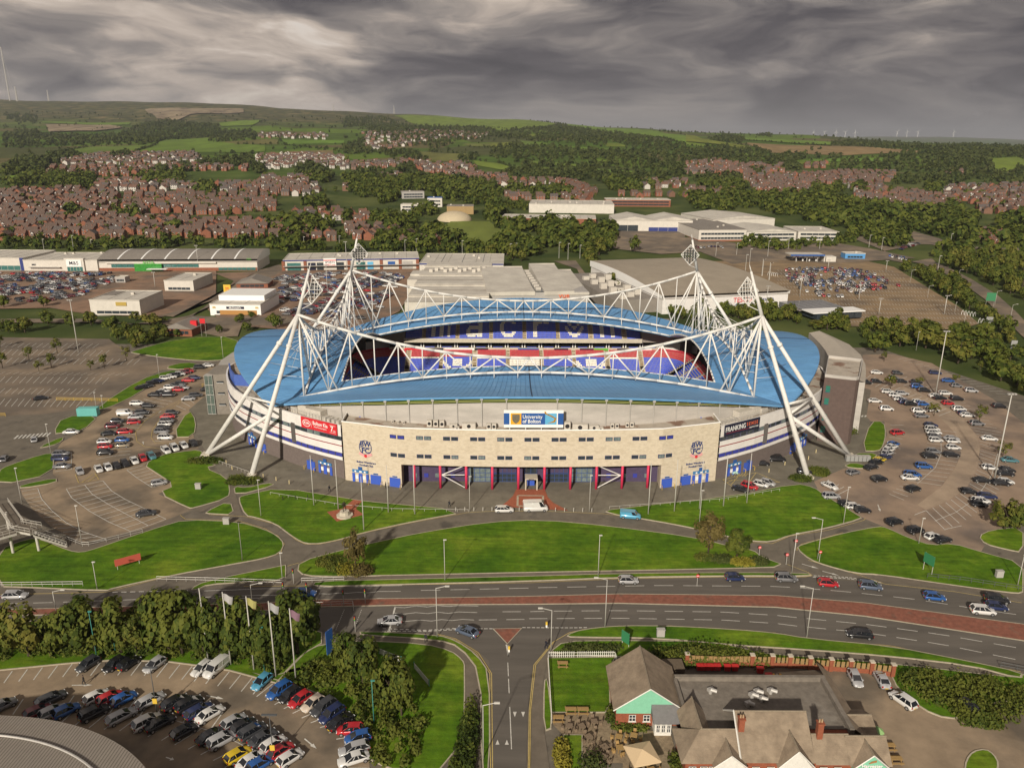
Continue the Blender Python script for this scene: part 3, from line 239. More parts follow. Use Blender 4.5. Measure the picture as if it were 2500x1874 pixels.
'rows': ['nose out in the bays under the tree hedge by the flagpoles', 'along the shrub bank below the flagpoles', 'at the curved lower end of the shrub bank', 'in the first curved bay row behind the ribbed shop roof', 'in the first bay row where it bends below the lamp', 'in the second bay row against the ribbed shop roof', 'along the terrace lawn west of the stadium', 'on the open west side of the curved car park', 'in the upper bays of the curved west car park', 'in the middle bays of the curved west car park', 'in the lower bays of the curved west car park', 'on the short bays against the west corner lawn', 'in the crescent bays beside the curved lawn', 'nose down on the lawn edge nearest the left pylon', 'nose down in the line above the empty bays', 'alone on the empty west bays', 'beside the west entrance', 'near the grey stair tower', 'driving on the west roundabout road', 'far row of the east car park behind the brown tower', 'beside the brown tower end of the east car park', 'in the middle of the east car park near the tall mast', 'in the packed arc bays of the east car park', 'in the arc bays beside the tower lawn', 'scattered on the near side of the east car park', 'along the lawn corner by the right pylon', 'on the outer arc of the east car park', 'parked along the edge of the east lower lawn', 'on the hatched forecourt below the franking sign', 'driving on the far carriageway', 'driving on the far carriageway bend', 'driving past the traffic lights', 'driving on the near carriageway', 'turning out of the side road', 'driving at the left edge of the dual carriageway', 'driving on the near carriageway bend', 'stopped at the brick apron', 'in the pub yard by the brick fence', 'leaving the pub yard'],
'far_zones': [([(-345.4,515.5),(-265.7,514.7),(-250.1,486.2),(-245.5,440.2),(-252.6,418.7),(-284.3,419.4)],62,0.8,6.5),([(-153.8,504.9),(-117.7,521.7),(-77.8,523.2),(-72.4,502.5),(-70.3,428.4),(-69.6,385.5),(-79.1,376.9),(-96,389.1),(-115.1,386.5),(-130.8,429.9)],80,0.85,6.5),([(186.8,548.5),(241.4,554.5),(246.1,525.7),(241.8,481.6),(213.2,462.4),(188.8,440.6),(176.3,446.8),(173.8,474.4)],-12,0.62,6.5),([(299.8,625.1),(306,610),(298,589.2),(294.1,610.4)],-30,0.8,5),([(314.4,636.2),(354,685),(359,697),(322,655)],30,0.8,4),([(152,651),(210,649),(214,661),(154,663)],0,0.4,6),([(207,592.3),(224.7,587),(230.2,601.9),(211.6,606.2)],0,0.6,6)],
'poles': [('lamp',-120.4,173.7,9.5,0),('lamp',-95.4,154.3,9.2,0),('lamp',-135,242.6,5.2,0),('lamp',-139,245.8,5.2,0),('lamp',-131.7,206.2,8.7,0),('lamp',-57.4,147.3,9.1,0),('lamp',-59.8,167.9,9.3,0),('lamp',-57.4,147.3,9.1,0),('lamp',-46.8,140,6,0),('lamp',-10.1,170.8,9.2,0),('lamp',18.9,170.8,9.6,0),('lamp',18,141.7,9.4,0),('lamp',78.4,165.6,9.3,0),('lamp',58.5,143.1,9.3,0),('lamp',91.4,156,6.3,0),('lamp',103,138.9,6.9,0),('lamp',-13.5,139.7,9.3,0),('lamp',-117.4,304.8,9.5,0),('lamp',-132.3,279.3,9.1,0),('lamp',44.1,164.5,8.8,0),('lamp',174.3,325.1,8.3,0),('lamp',219.7,370.3,7.1,0),('lamp',232.5,401.9,5.9,0),('lamp',-82.6,135.9,6.1,0),('arm',-13.3,120.7,10.2,1),('arm',-3.9,91.7,9.5,1),('arm',7.1,116.8,8.4,-1),('arm',17.4,123.8,10.2,-1),('arm',53.7,121.1,10.3,-1),('arm',66.1,149,9.5,-1),('arm',-86.6,128.4,4.2,1),('arm',-50.1,131.1,4.2,1),('arm',227.1,402.1,9.3,1),('arm',252.3,490.7,8.6,1),('arm',239.2,443.2,7.1,1),('arm',247,378.3,9.5,1),('arm',266.4,423.5,7.9,1),('arm',299.1,519.7,4.3,1),('flag',-48.6,173.8,13.2,0),('flag',-42.1,171.5,13,0),('flag',-34,161.2,13.4,0),('flag',-29.7,170.1,12.3,0),('flag',-23.2,169.2,13.2,0),('flag',33,169.8,13.3,0),('flag',39.6,171.4,13.6,0),('flag',46,172.7,13.1,0),('flag',52.3,174.3,13.6,0),('flag',52.3,174.5,13.5,0),('flag',58.6,176.2,13.3,0),('banner',-52.1,113.7,14.3,0),('banner',-47.9,112.8,14.2,1),('banner',-43.5,111.4,14.3,2),('banner',-39.3,109.7,14.5,3),('banner',-35.7,108.8,13.8,4),('green',-71.8,114.6,9.1,0),('green',-69.3,116.1,4.5,0),('green',-41.5,110.7,8.9,0),('green',-21,98.8,7.9,0),('double',-55.2,100.6,8.6,0),('double',-34.2,91.2,8,0),('mast',128.7,190.6,24.1,0),('mast',151.3,264.4,23,0),('mast',-181.7,314.9,22.3,0),('mast',190.9,398,8.5,0),('mast',220.9,544.5,6.8,0),('mast',261,543.2,6.8,0),('mast',166.3,445.1,13.5,0),('mast',-108.6,452.3,16,0),('mast',-110.1,516.3,21.4,0),('mast',-216.7,467.6,8.7,0),('mast',-214.3,530,16.7,0),('mast',135.6,409.3,12.6,0),('mast',196.8,436.5,8.9,0),('mast',226.3,400.4,9.6,0),('signal',-44,138.3,2.1,0),('signal',-44.6,133.3,1.9,0),('signal',-40,133.2,2.2,0),('signal',-32.3,130.7,3.4,0),('signal',-28.2,131.2,3.2,0),('signal',-28.4,122.2,3.3,0)],
'far_lamps': [(-144,652,9),(-172,646,9),(-85.3,620.3,10),(-76.2,620,11),(-46.9,622.6,9),(-39.9,618.7,10),(-1.9,592.7,11),(2.1,596,11),(-1.8,603,9),(35.3,594.8,12),(41.7,587.9,12),(51.2,594.3,10),(97,644,9),(159,611.6,10),(177.1,618.3,9),(199.2,610.2,12),(162,540.6,11),(167,518.4,11),(166.9,503,11),(46.9,452.3,10),(-349.3,622.3,12),(-377.9,630.7,8),(-338.5,629.3,8),(-281,656,8),(303,667,10),(307,652,10),(379,680,10),(302.9,553.7,9),(256,654,9),(230,654,9),(173.5,570.4,11),(166.6,518.4,11),(166.5,503,11)],
'trees': [('broad',-89,115.2,8.1,2.5),('broad',-83.6,114.8,10.5,3.8),('broad',-79.8,114.8,7.3,2.5),('broad',-75.3,115.8,10.2,3.9),('broad',-72.8,116.2,8.7,2.7),('broad',-68.1,115.8,10,3.6),('broad',-65.3,115.7,7.6,2.7),('broad',-59.8,116.1,11.5,4.3),('broad',-57.4,115.7,11.4,3.9),('broad',-53.4,115.3,9.9,2.9),('broad',-50.4,114.6,10.9,3.1),('broad',-46.3,114.5,11.1,3.4),('broad',-42.1,112.4,10.2,3.3),('broad',-37.3,115.9,11.5,4.3),('broad',-39.1,112.4,9.7,2.2),('broad',-27.9,111,6.9,2.4),('broad',-24.2,107.3,8.7,3),('broad',-18.3,101.5,9.2,2.9),('broad',-17,100.6,7.9,2),('sparse',-32.5,143.9,9.4,2.9),('sparse',42.9,150.8,10.2,3.6),('broad',49,150.1,6.3,3.1),('broad',114.9,163.1,7.6,3.8),('broad',118,163.1,6.5,3.1),('sapling',138.1,270.7,5.6,2.4),('sapling',151.5,276.9,2.6,1.7),('sapling',150.4,235.6,6,1.9),('sapling',140.8,207,4.6,2.1),('sapling',138.9,241.5,4.6,2),('sapling',166.7,279.5,2.9,1.7),('sapling',-190.2,314.1,6.7,2.4),('sapling',-195,302.4,6.2,2),('sapling',-180.7,293,6.1,1.9),('sapling',-182.5,287.7,4.4,2),('sapling',-163.2,289.1,4.2,1.5),('sapling',-159.7,292.6,6,2),('sapling',-156.3,303.6,6,2),('sapling',-198.9,291.5,6.6,2),('sapling',-219.6,323,5.7,1.7),('sapling',152.6,307.7,4.7,1.3),('sapling',183.9,293.8,4.8,1.3),('broad',-269.7,405.7,8,3.1),('broad',-250.3,408.5,6.3,3.5),('broad',-202.7,365.7,7,3.7),('broad',-187.4,354.9,8.1,3.9),('broad',-223.5,366.2,7,3.7),('broad',-211.3,363.2,6.3,3.1),('broad',-225.6,350.7,8,4.2),('broad',-239.9,361.2,4.4,2.8),('broad',-186.4,376.4,4.9,2.6),('broad',-175.6,367.9,5.8,5.6),('broad',-172.2,373.3,3.2,3.2),('broad',-135.8,351.3,4.6,1.7),('broad',-124.7,356.2,5,2.4),('broad',-133.2,372.4,4.5,2.9),('broad',-117.2,372.1,5.2,3.2),('broad',155.3,322.2,10.8,5.5),('broad',171.1,333.1,9.9,4.6),('broad',181.2,330.6,12.8,6.3),('broad',185.1,326,9.8,6.2),('broad',181.5,305.2,10.9,5.8),('broad',191.2,313,11.6,5.9),('broad',204.2,321.2,8,5.5),('broad',204.8,308.7,7.1,4.8),('broad',184.7,281.4,8.1,4.9),('broad',187.4,276.4,7,3.9),('broad',148.8,366.3,5.1,5.6),('broad',156.2,366.1,3.8,5),('broad',162.2,371.6,5.8,2.5),('broad',176.7,335.3,4.1,3.5),('broad',-112.4,361.1,7.5,3.1),('broad',-131.3,383.9,4,2),('broad',99.3,636.4,12.5,5.5),('broad',-6.5,529.1,6.2,2.7),('broad',-2.3,582.7,3.9,2.4),('broad',59.2,608,14,6.1),('broad',68,614.9,14.1,6.1),('broad',78.9,637.1,14.6,5.3),('broad',-4.4,610.2,16,7.6),('broad',43.6,646.3,9.5,6.4)],
'belt': [([(-413.1,632),(-345.1,622.2),(-310.2,635.8),(-250,645),(-195.4,639.4),(-174.2,605.5),(-195,681),(-237,668),(-290,663),(-350,651),(-425,650)],11,6,11),([(-188.2,631.4),(-139.2,622.2),(-71.5,616.2),(-4.9,599.7),(-5,662),(-58,638.2),(-101,643),(-142.4,637.4),(-189,653)],11,6,11),([(-17,662),(-5.1,576.3),(9.3,575.9),(26,647),(50.2,608.3),(64,681),(92,702),(99,743),(69,764),(37,746),(22,668),(0,713)],12,8,14),([(53,594.2),(58.2,477.6),(56.1,411.2),(60.7,425.1),(60.9,501.1),(63.1,587.1),(61.9,615.1),(70.4,637.4),(77.9,629.4),(82,681),(68,681)],9,6,11),([(282.6,573.1),(281.6,536.8),(286.2,520.1),(275.2,476.1),(255.2,420.2),(239.3,375.6),(236.8,375.6),(236.8,393.8),(253.7,450.8),(265.7,505.1),(274.8,554.6)],8,6,10),([(328,605.6),(359,658),(391,649),(405.1,617.5),(369.3,534),(264.5,375),(280.6,419.6),(296.1,471),(307.6,519.4),(311.6,559.6)],13,8,13),([(117.2,396.6),(135.9,409.3),(144.1,392.8),(140.9,377.8),(170.8,380),(176.6,371.2),(195.7,365.2),(211.3,359.5),(239,369.8),(224.8,336.6),(209.5,325.5),(205,332.4),(187.3,326),(177.9,335.2),(160.7,335.6),(157.2,347.8),(148.3,371.9),(135.8,372.1),(112.9,381.3)],9,5,10),([(196,321.4),(201.9,312.8),(205.8,300.9),(206,286.2),(185.4,255.1),(180.3,260.3),(178.8,270.1),(183.8,286.6),(188.8,303.1)],9,5,9),([(-179.6,337.8),(-161.5,317.6),(-155.2,335),(-150.9,344.3),(-158.4,349.3),(-168.5,352),(-180.1,357.3),(-185.6,349.9)],6.5,4,7),([(-235.6,348.4),(-222.7,347),(-232.7,363.7),(-245.3,364)],7,3,6),([(77.2,397.5),(97.4,397),(108.1,396.8),(133.5,409.3),(138.3,396.1),(133.3,380.9),(112.4,378.4),(80.9,382.1)],8,5,9)],
'wood': [([(-1331,2775),(-1549,3415),(-1568,3744),(-1192,3316),(-1064,2957),(-898,2853),(-706,2235),(-837,2233),(-899,2387),(-950,2228),(-975,2135),(-1132,2363)],26,8,14),([(-1168,1858),(-1451,2396),(-1514,2662),(-1322,2505),(-1313,2662),(-1149,2704),(-942,2209),(-932,2074),(-1137,1990),(-1129,1851)],28,8,14),([(-1609,2570),(-1740,2871),(-1653,2843),(-1494,2582),(-1455,2394),(-1412,2251)],24,8,14),([(-2442,3931),(-2387,3989),(-2256,3902),(-1992,3424),(-2085,3451)],30,8,14),([(-777,1222),(-884,1424),(-914,1541),(-822,1424),(-751,1303),(-634,1058),(-672,1059)],15,8,14),([(-624,1057),(-693,1198),(-669,1218),(-619,1197),(-552,1055),(-581,1034)],12,8,14),([(-539,1125),(-575,1300),(-529,1296),(-452,1103),(-513,1104)],13,8,14),([(-560,1410),(-555,1705),(-457,1433),(-526,1370)],15,8,14),([(-430,1084),(-409,1101),(-364,969),(-390,983)],11,8,14),([(-846,1424),(-922,1624),(-912,1717),(-825,1549),(-811,1425)],15,8,14),([(-817,1630),(-826,1759),(-747,1586),(-771,1549)],14,8,14),([(-425,1299),(-443,1441),(-391,1258)],11,8,14),([(-355,1315),(-385,1526),(-290,1282),(-269,1167),(-291,1162)],11,8,14),([(-250,793),(-224,813),(-180,795),(-168,732),(-197,713),(-225,741)],10,8,14),([(-410,824),(-396,843),(-379,805),(-397,800)],10,8,14),([(-477,845),(-478,866),(-444,816),(-453,806)],9,8,14),([(-321,723),(-317,742),(-304,714)],9,8,14),([(-197,670),(-200,722),(-185,695),(-169.6,636)],10,8,14),([(-253,947),(-238,976),(-209,905),(-211,853)],11,8,14),([(-813,3949),(-634,3997),(-443,3533),(-115,3127),(-36,2885),(-50,2492),(-172,2293),(-173,1993),(-204,2007),(-277,2231),(-339,2251),(-611,3255),(-633,3064)],30,8,14),([(-454,2183),(-430,2351),(-339,1904),(-192,1884),(-166,1620),(-215,1621),(-302,1773),(-351,1779),(-356,1705)],24,8,14),([(-20,3078),(123,3184),(222,3859),(343,3604),(427,2808),(399,2331),(465,2196),(382,1798),(313,2052),(257,2246),(232,2056),(142,2111),(102,2206),(39,2184),(38,2354),(-42,2343),(-43,2639)],26,8,14),([(-53,2072),(2,2256),(33,2080),(94,2122),(148,2029),(245,1973),(336,1957),(375,1763),(315,1475),(244,1476),(158,1520),(147,1666),(27,1689),(-51,1701)],24,8,14),([(-124,1736),(-80,1774),(-72,1669),(-103,1597)],20,8,14),([(7,1633),(77,1648),(138,1552),(144,1495),(142,1365),(106,1367),(95,1440),(34,1444)],20,8,14),([(-26,1405),(42,1511),(111,1439),(151,1397),(227,1385),(315,1475),(271,1264),(227,1307),(146,1262),(75,1286),(1,1313)],18,8,14),([(-262,1242),(-238,1384),(-211,1299),(-163,1255),(-144,1300),(-115,1114),(-116,1074),(-149,1073),(-165,1009),(-202,1007)],13,8,14),([(-156,1255),(-82,1262),(-33,1246),(-20,1087),(-20,957),(-40,956),(-67,968),(-108,1041),(-122,1113)],13,8,14),([(-183,1109),(-149,1073),(-134,966),(-158,952)],12,8,14),([(-20,1087),(3,1128),(67,1147),(80,1081),(68,1031),(29,1049),(-18,1042)],12,8,14),([(-205,1495),(-192,1556),(-165,1351),(-207,1353)],13,8,14),([(-7,911),(18,910),(19,971),(-5,972)],8,5,8),([(-28,911),(-18,957),(-6,868),(-23,845),(-12,792),(-32,834)],9,8,14),([(-90,741),(-74,763),(-65,720),(-74,702)],10,8,14),([(-119,907),(-88,907),(-82,844),(-102,844)],10,8,14),([(-15,771),(10,792),(11,748),(-13,749)],8,8,14),([(12,759),(37,811),(57,769),(64,707),(28,708)],9,8,14),([(-11,718),(2,728),(4,673),(-13,674)],9,8,14),([(30,759),(69,769),(101,756),(92,679),(59,646),(28,698)],12,8,14),([(-70,711),(-35,709),(-28,649),(-52,667)],10,8,14),([(142,1262),(214,1307),(203,1168),(169,1116),(130,1117)],14,8,14),([(-149,834),(-133,855),(-99,804),(-89,731),(-115,731),(-138,785)],11,8,14),([(-178,834),(-171,844),(-160,795),(-171,795)],10,8,14),([(-123,712),(-84,693),(-66,667),(-66,642),(-116,669)],10,8,14),([(417,1967),(548,2197),(625,2146),(618,1989),(565,1840),(473,1752),(383,1803)],24,8,14),([(376,1766),(524,2004),(551,1746),(682,1892),(618,1711),(503,1570),(456,1630),(345,1620)],22,8,14),([(571,2363),(818,3170),(841,2974),(670,2380),(565,2266)],24,8,14),([(943,3185),(1024,3275),(967,3053)],22,8,14),([(907,2425),(1205,2902),(1312,2871),(1243,2415),(1071,2080),(998,2180),(935,2266)],24,8,14),([(661,1793),(749,1843),(720,1771),(652,1751)],22,8,14),([(586,1562),(784,1779),(904,1891),(1227,2367),(1467,2568),(1537,2437),(1091,1723),(1030,1749),(926,1561),(810,1505),(722,1501),(608,1503)],24,8,14),([(990,1933),(1015,1711),(929,1535),(1014,1598),(810,1267),(759,1312),(780,1503)],22,8,14),([(632,1343),(763,1469),(775,1364),(710,1268),(649,1268),(589,1243)],17,8,14),([(288,1310),(376,1357),(345,1182),(297,1087),(281,1180)],14,8,14),([(445,1504),(476,1540),(424,1359),(405,1358)],15,8,14),([(568,1679),(587,1677),(535,1508),(507,1509)],17,8,14),([(219,1014),(261,1084),(297,1087),(324,1051),(292,956),(241,910),(218,924),(206,954)],12,8,14),([(320,1051),(381,1087),(409,1049),(427,1016),(351,821),(311,791),(314,880),(287,880),(294,956)],12,9,15),([(393,1067),(448,1196),(459,1149),(410,1016),(382,1017)],11,9,14),([(421,1016),(464,951),(478,874),(506,862),(449,776),(475,729),(439,672),(399,673),(396,732),(399,788),(395,841),(373,865)],13,9,15),([(357,842),(379,842),(378,756),(339,675),(315,658),(321,714),(307,715)],11,8,14),([(524,851),(567,876),(439,672),(442,710)],14,10,16),([(624,1221),(676,1267),(600,1122),(578,1122)],12,8,14),([(518,1217),(545,1240),(497,1123),(480,1124)],12,8,14),([(485,1216),(506,1238),(463,1125),(450,1125)],10,8,14),([(184,662),(227,717),(232,669),(310,714),(301,686),(230,643),(186,644)],11,6,9),([(504,950),(546,981),(520,919),(481,887)],11,8,14)],
'houses': [([(-540,837),(-490,836),(-379,805),(-250,793),(-171,722),(-156,722),(-145,669),(-218,687),(-310,681),(-382,691),(-441,677)],5,12,21,'rrrrrb',0.92),([(-662,1004),(-618,1029),(-524,1040),(-460,945),(-429,844),(-490,836),(-563,848)],-10,12,22,'rrrrrb',0.9),([(-489,999),(-408,1024),(-288,986),(-262,862),(-326,831),(-412,843)],12,12,22,'rrrrrb',0.9),([(-248,863),(-187,877),(-170,795),(-221,803)],20,14,24,'rrwb',0.9),([(-587,1125),(-550,1148),(-437,1102),(-408,1024),(-536,1040)],0,13,24,'wwwrb',0.9),([(-407,1102),(-276,1139),(-235,1004),(-358,997)],4,13,24,'rrwb',0.9),([(-769,1327),(-664,1383),(-451,1381),(-425,1299),(-524,1296),(-582,1217),(-705,1219)],2,16,26,'rrrrrb',0.9),([(-832,1467),(-863,1673),(-686,1742),(-574,1498),(-655,1422),(-765,1384)],0,15,27,'wwwrb',0.9),([(-544,1710),(-485,1809),(-356,1705),(-297,1416),(-382,1480),(-401,1302)],5,14,26,'www',0.9),([(-389,1215),(-315,1252),(-279,1115),(-353,1125)],5,14,24,'rrwb',0.9),([(-870,2778),(-758,2753),(-596,2614),(-536,2343),(-720,2310)],0,22,36,'bbwwr',0.7),([(-720,1131),(-713,1130),(-652,1030),(-658,1030)],0,14,24,'rrrrrb',0.9),([(-491,2665),(-321,2852),(-76,2778),(-90,2433),(-213,2363),(-257,2129),(-340,1997),(-396,2182)],0,20,34,'bbwwr',0.8),([(-329,1570),(-215,1621),(-139,1590),(-71,1570),(-63,1396),(-139,1352),(-199,1494),(-297,1416)],-5,15,27,'rrwb',0.9),([(-142,1382),(-25,1368),(1,1267),(-27,1179),(-99,1305)],-8,13,24,'rrrrrb',0.9),([(-24,1268),(62,1263),(56,1148),(5,1154),(-27,1179)],-4,14,26,'rrwb',0.9),([(69,1263),(91,1240),(117,1119),(88,983),(79,1014)],-50,12,22,'rrrrrb',0.9),([(-14,1059),(29,1058),(80,1055),(75,1007),(30,1009),(-13,1010)],0,17,20,'rrrrrb',0.9),([(-233,1102),(-221,1104),(-211,1052),(-220,1035)],0,15,26,'rrwb',0.9),([(-187,877),(-151,844),(-141,785),(-171,795)],10,13,22,'rrrrrb',0.9),([(-168,775),(-131,764),(-94,685),(-95,668),(-140,686)],-15,12,20,'rrrrrb',0.9),([(-132,775),(-90,702),(-64,675),(-62,659),(-92,668),(-130,753)],-30,9,16,'rrrrrb',0.9),([(192,1261),(271,1264),(252,1173),(177,1140)],0,16,26,'rrwb',0.9),([(142,1077),(232,1079),(223,1035),(141,1034)],0,16,24,'rrrrrb',0.9),([(-223,1323),(-177,1325),(-168,1255),(-206,1252)],0,15,26,'wwwrb',0.9),([(345,1620),(425,1693),(463,1600),(502,1627),(535,1596),(496,1476),(394,1357),(296,1384)],-15,14,25,'rrrrrb',0.9),([(448,1569),(479,1570),(392,1265),(369,1266)],-40,12,20,'rrrrrb',0.9),([(394,1357),(487,1401),(597,1475),(693,1470),(648,1372),(582,1265),(479,1238),(426,1219),(373,1265)],-6,13,23,'rrrrrb',0.9),([(368,1245),(479,1238),(437,1126),(352,1088),(347,1158)],-10,13,23,'rrrrrb',0.9),([(512,1260),(587,1266),(521,1123),(477,1148)],8,15,25,'rrwb',0.9),([(352,1088),(395,1129),(399,1086),(364,1051)],-10,13,22,'rrrrrb',0.9),([(461,1104),(556,1147),(577,1062),(554,981),(509,950),(466,919),(454,1015)],-12,11,20,'rrrrrb',0.9),([(655,1222),(810,1267),(634,984),(582,997),(586,1080)],-4,15,25,'rrwb',0.9),([(555,966),(634,984),(576,891),(529,904)],-8,15,25,'rrrrrb',0.9),([(804,1505),(846,1523),(778,1398),(751,1398)],0,15,26,'rrrrrb',0.9),([(579,1619),(636,1647),(596,1547),(553,1536)],0,15,26,'rrrrrb',0.9),([(444,753),(466,752),(423,681),(405,682)],30,13,22,'rrrrrb',0.9),([(277,1128),(316,1157),(292,1067),(267,1066)],-10,15,24,'rrwb',0.9),([(253,1178),(271,1127),(250,1065),(226,1046)],0,15,24,'rrrrrb',0.9),([(622,984),(643,999),(615,953),(603,953)],0,15,24,'rrrrrb',0.9)],
'fields': {'moss': [(-978,1708),(-1030,1972),(-923,2044),(-827,1783),(-801,1711),(-895,1672),(-925,1669)],'bright': [(-819,1759),(-938,2142),(-1013,2378),(-935,2498),(-833,2233),(-643,2108),(-578,1890),(-708,1765)],'olive': [(-792,2212),(-694,2280),(-660,2282),(-618,2147),(-734,2141)],'green2': [(-652,2283),(-481,2318),(-463,2230),(-594,2148)],'tan2': [(-539,1879),(-433,1952),(-393,1767),(-500,1765)],'green3': [(-896,1425),(-948,1578),(-936,1579),(-860,1384)],'green4': [(-764,1201),(-750,1241),(-683,1108),(-694,1092)],'green5': [(-2015,3501),(-1644,3525),(-1591,3394),(-1950,3420)],'green6': [(-1238,3448),(-1154,3770),(-1007,3167),(-1117,3139)],'h1': [(-632,4348),(-441,4749),(-159,4354),(81,4089),(199,3834),(91,3129),(-36,2918),(-129,3182),(-280,3263),(-407,3512),(-496,3792)],'h2': [(-70,2215),(2,2256),(-2,2077),(-56,2042)],'h3': [(49,2752),(92,2778),(75,2558),(48,2426)],'h4': [(19,2303),(96,2164),(88,2055),(30,2134)],'h5': [(141,2091),(250,2014),(232,1952),(152,1982)],'h6': [(-257,1942),(-158,1823),(-102,1817),(-117,1628),(-164,1603),(-190,1728)],'h7': [(-81,1651),(-30,1607),(4,1513),(-16,1462),(-70,1554)],'h8': [(37,1556),(97,1473),(64,1424),(37,1462)],'h9': [(155,1492),(231,1432),(207,1345),(155,1432)],'h10': [(-134,2173),(-56,2198),(-64,2042),(-116,2074)],'h11': [(237,3879),(579,3814),(593,2806),(465,2196),(419,2755),(299,3137),(243,3632)],'h12': [(27,1659),(136,1566),(129,1525),(32,1600)],'h13': [(170,1665),(235,1614),(223,1591),(172,1626)],'pitch': [(-71,763),(-63,813),(-24,813),(-12,760),(10,737),(26,698),(4,699),(-26,653),(-56,710)],'h14': [(7,1153),(38,1137),(30,1076),(12,1128)],'h15': [(246,2183),(285,2165),(293,2073),(238,2075)],'r1': [(664,3145),(571,2363),(625,2146),(591,2080),(553,2218),(483,2282)],'r2': [(836,2974),(1053,2679),(897,2303),(816,2372),(719,2538)],'tan': [(676,2385),(796,2312),(988,2250),(1047,2053),(904,1891),(735,1826),(623,1955),(641,2174)],'r3': [(625,1730),(716,1761),(823,1776),(784,1710),(619,1677)],'r4': [(1030,1749),(1144,1843),(1091,1723),(1029,1622),(927,1523),(931,1560)],'r5': [(585,1662),(665,1665),(635,1602),(579,1619)],'r6': [(529,1965),(569,1875),(560,1787),(494,1808)],'r7': [(483,2282),(540,2197),(506,2159),(466,2200)]},
'quarry': [(-2022,4521),(-1828,4633),(-1547,4727),(-1444,4408),(-1551,3958),(-1508,3681),(-1616,3724)],
'quarry2': [(-1889,3310),(-1664,3386),(-1496,3137),(-1441,2817),(-1560,2745)],
'hedge': [([(-954,1664),(-1030,1972),(-923,2044)],14,4,8),([(-812,1734),(-911,2080)],14,4,8),([(-734,2141),(-614,2147),(-449,1991)],14,4,8),([(-596,2013),(-465,2059)],14,4,8),([(-1280,2938),(-1064,2957)],14,4,8),([(-280,3263),(-117,3173),(-20,3005)],14,4,8),([(-36,2885),(91,3129),(222,3859)],14,4,8),([(-115,2047),(2,1955)],14,4,8),([(-81,1667),(-30,1622),(4,1513)],14,4,8),([(27,1673),(140,1579)],14,4,8),([(-192,1884),(-102,1817)],14,4,8),([(130,1981),(229,1926)],14,4,8),([(419,2755),(465,2196)],14,4,8),([(157,1506),(234,1448)],14,4,8),([(571,2363),(625,2146)],14,4,8),([(719,2538),(816,2372),(906,2303)],14,4,8),([(641,2174),(623,1955)],14,4,8),([(977,2225),(1043,2055)],14,4,8),([(625,1730),(827,1786)],14,4,8),([(619,1694),(715,1702)],14,4,8),([(721,3190),(1016,3228)],14,4,8),([(466,2200),(592,2055)],14,4,8),([(81,4089),(204,3939),(234,3818)],14,4,8),([(343,3604),(400,3500)],14,4,8),([(568,3361),(678,3252)],14,4,8),([(727,1998),(782,2075)],40,9,12)],
}
# ---------------------------------------------------------------- terrain height (metres), valley floor at 0
TU = np.array([-1.3, -0.66, -0.40, -0.13, 0.0, 0.13, 0.34, 0.52, 0.66, 1.3])
TY = np.array([0, 640, 760, 900, 1150, 1400, 1900, 2500, 3300, 4200, 5000, 5700, 7000, 9000, 12000, 15000, 19000, 24000.])
TH = np.array([
 # 640 760 900 1150 1400 1900 2500 3300 4200 5000 5700 7000 9000 12000 15000 19000 24000
 [0,0, 4, 12, 26, 40, 62, 88,128,190,255,300,240,120, 60, 60, 60, 60],
 [0,0, 4, 12, 26, 40, 62, 90,132,205,285,335,260,120, 60, 60, 60, 60],
 [0,0, 4, 12, 26, 40, 62, 90,132,205,280,322,250,120, 60, 60, 60, 60],
 [0,0, 3, 10, 22, 35, 60, 92,135,195,232,215,160, 90, 60, 60, 60, 60],
 [0,0, 3,  9, 20, 32, 58, 92,137,183,190,170,120, 70, 60, 80,100,100],
 [0,0, 3,  9, 20, 32, 58, 90,126,140,120,100, 70, 60, 70,140,180,120],
 [0,0, 2,  8, 18, 29, 58, 86,106,100, 85, 70, 60, 60,100,160,160,120],
 [0,0, 2,  8, 17, 28, 56, 76, 78, 66, 60, 55, 60, 60,100,175,150,110],
 [0,0, 2,  7, 16, 27, 54, 70, 66, 58, 55, 55, 60, 60,90,120,115,100],
 [0,0, 2,  7, 16, 27, 50, 60, 60, 55, 55, 55, 60, 60,90,110,110,100]], float)
def height(X, Y):
    X = np.asarray(X, float); Y = np.asarray(Y, float)
    u = np.clip(X / np.maximum(Y, 300.0), TU[0], TU[-1])
    i = np.clip(np.searchsorted(TU, u) - 1, 0, len(TU) - 2)
    f = (u - TU[i]) / (TU[i + 1] - TU[i]); f = f * f * (3 - 2 * f)
    y = np.clip(Y, 0, TY[-1])
    j = np.clip(np.searchsorted(TY, y) - 1, 0, len(TY) - 2)
    g = (y - TY[j]) / (TY[j + 1] - TY[j])
    gs = g * g * (3 - 2 * g) * 0.5 + g * 0.5
    a = TH[i, j] * (1 - f) + TH[i + 1, j] * f
    b = TH[i, j + 1] * (1 - f) + TH[i + 1, j + 1] * f
    h = a * (1 - gs) + b * gs
    w = np.clip((y - 900) / 1500, 0, 1)
    n = (np.sin(X / 170 + np.sin(Y / 240) * 1.7) + np.sin(Y / 310 + X / 420) + 0.6 * np.sin(X / 67 + Y / 93))
    return h + w * n * 3.0
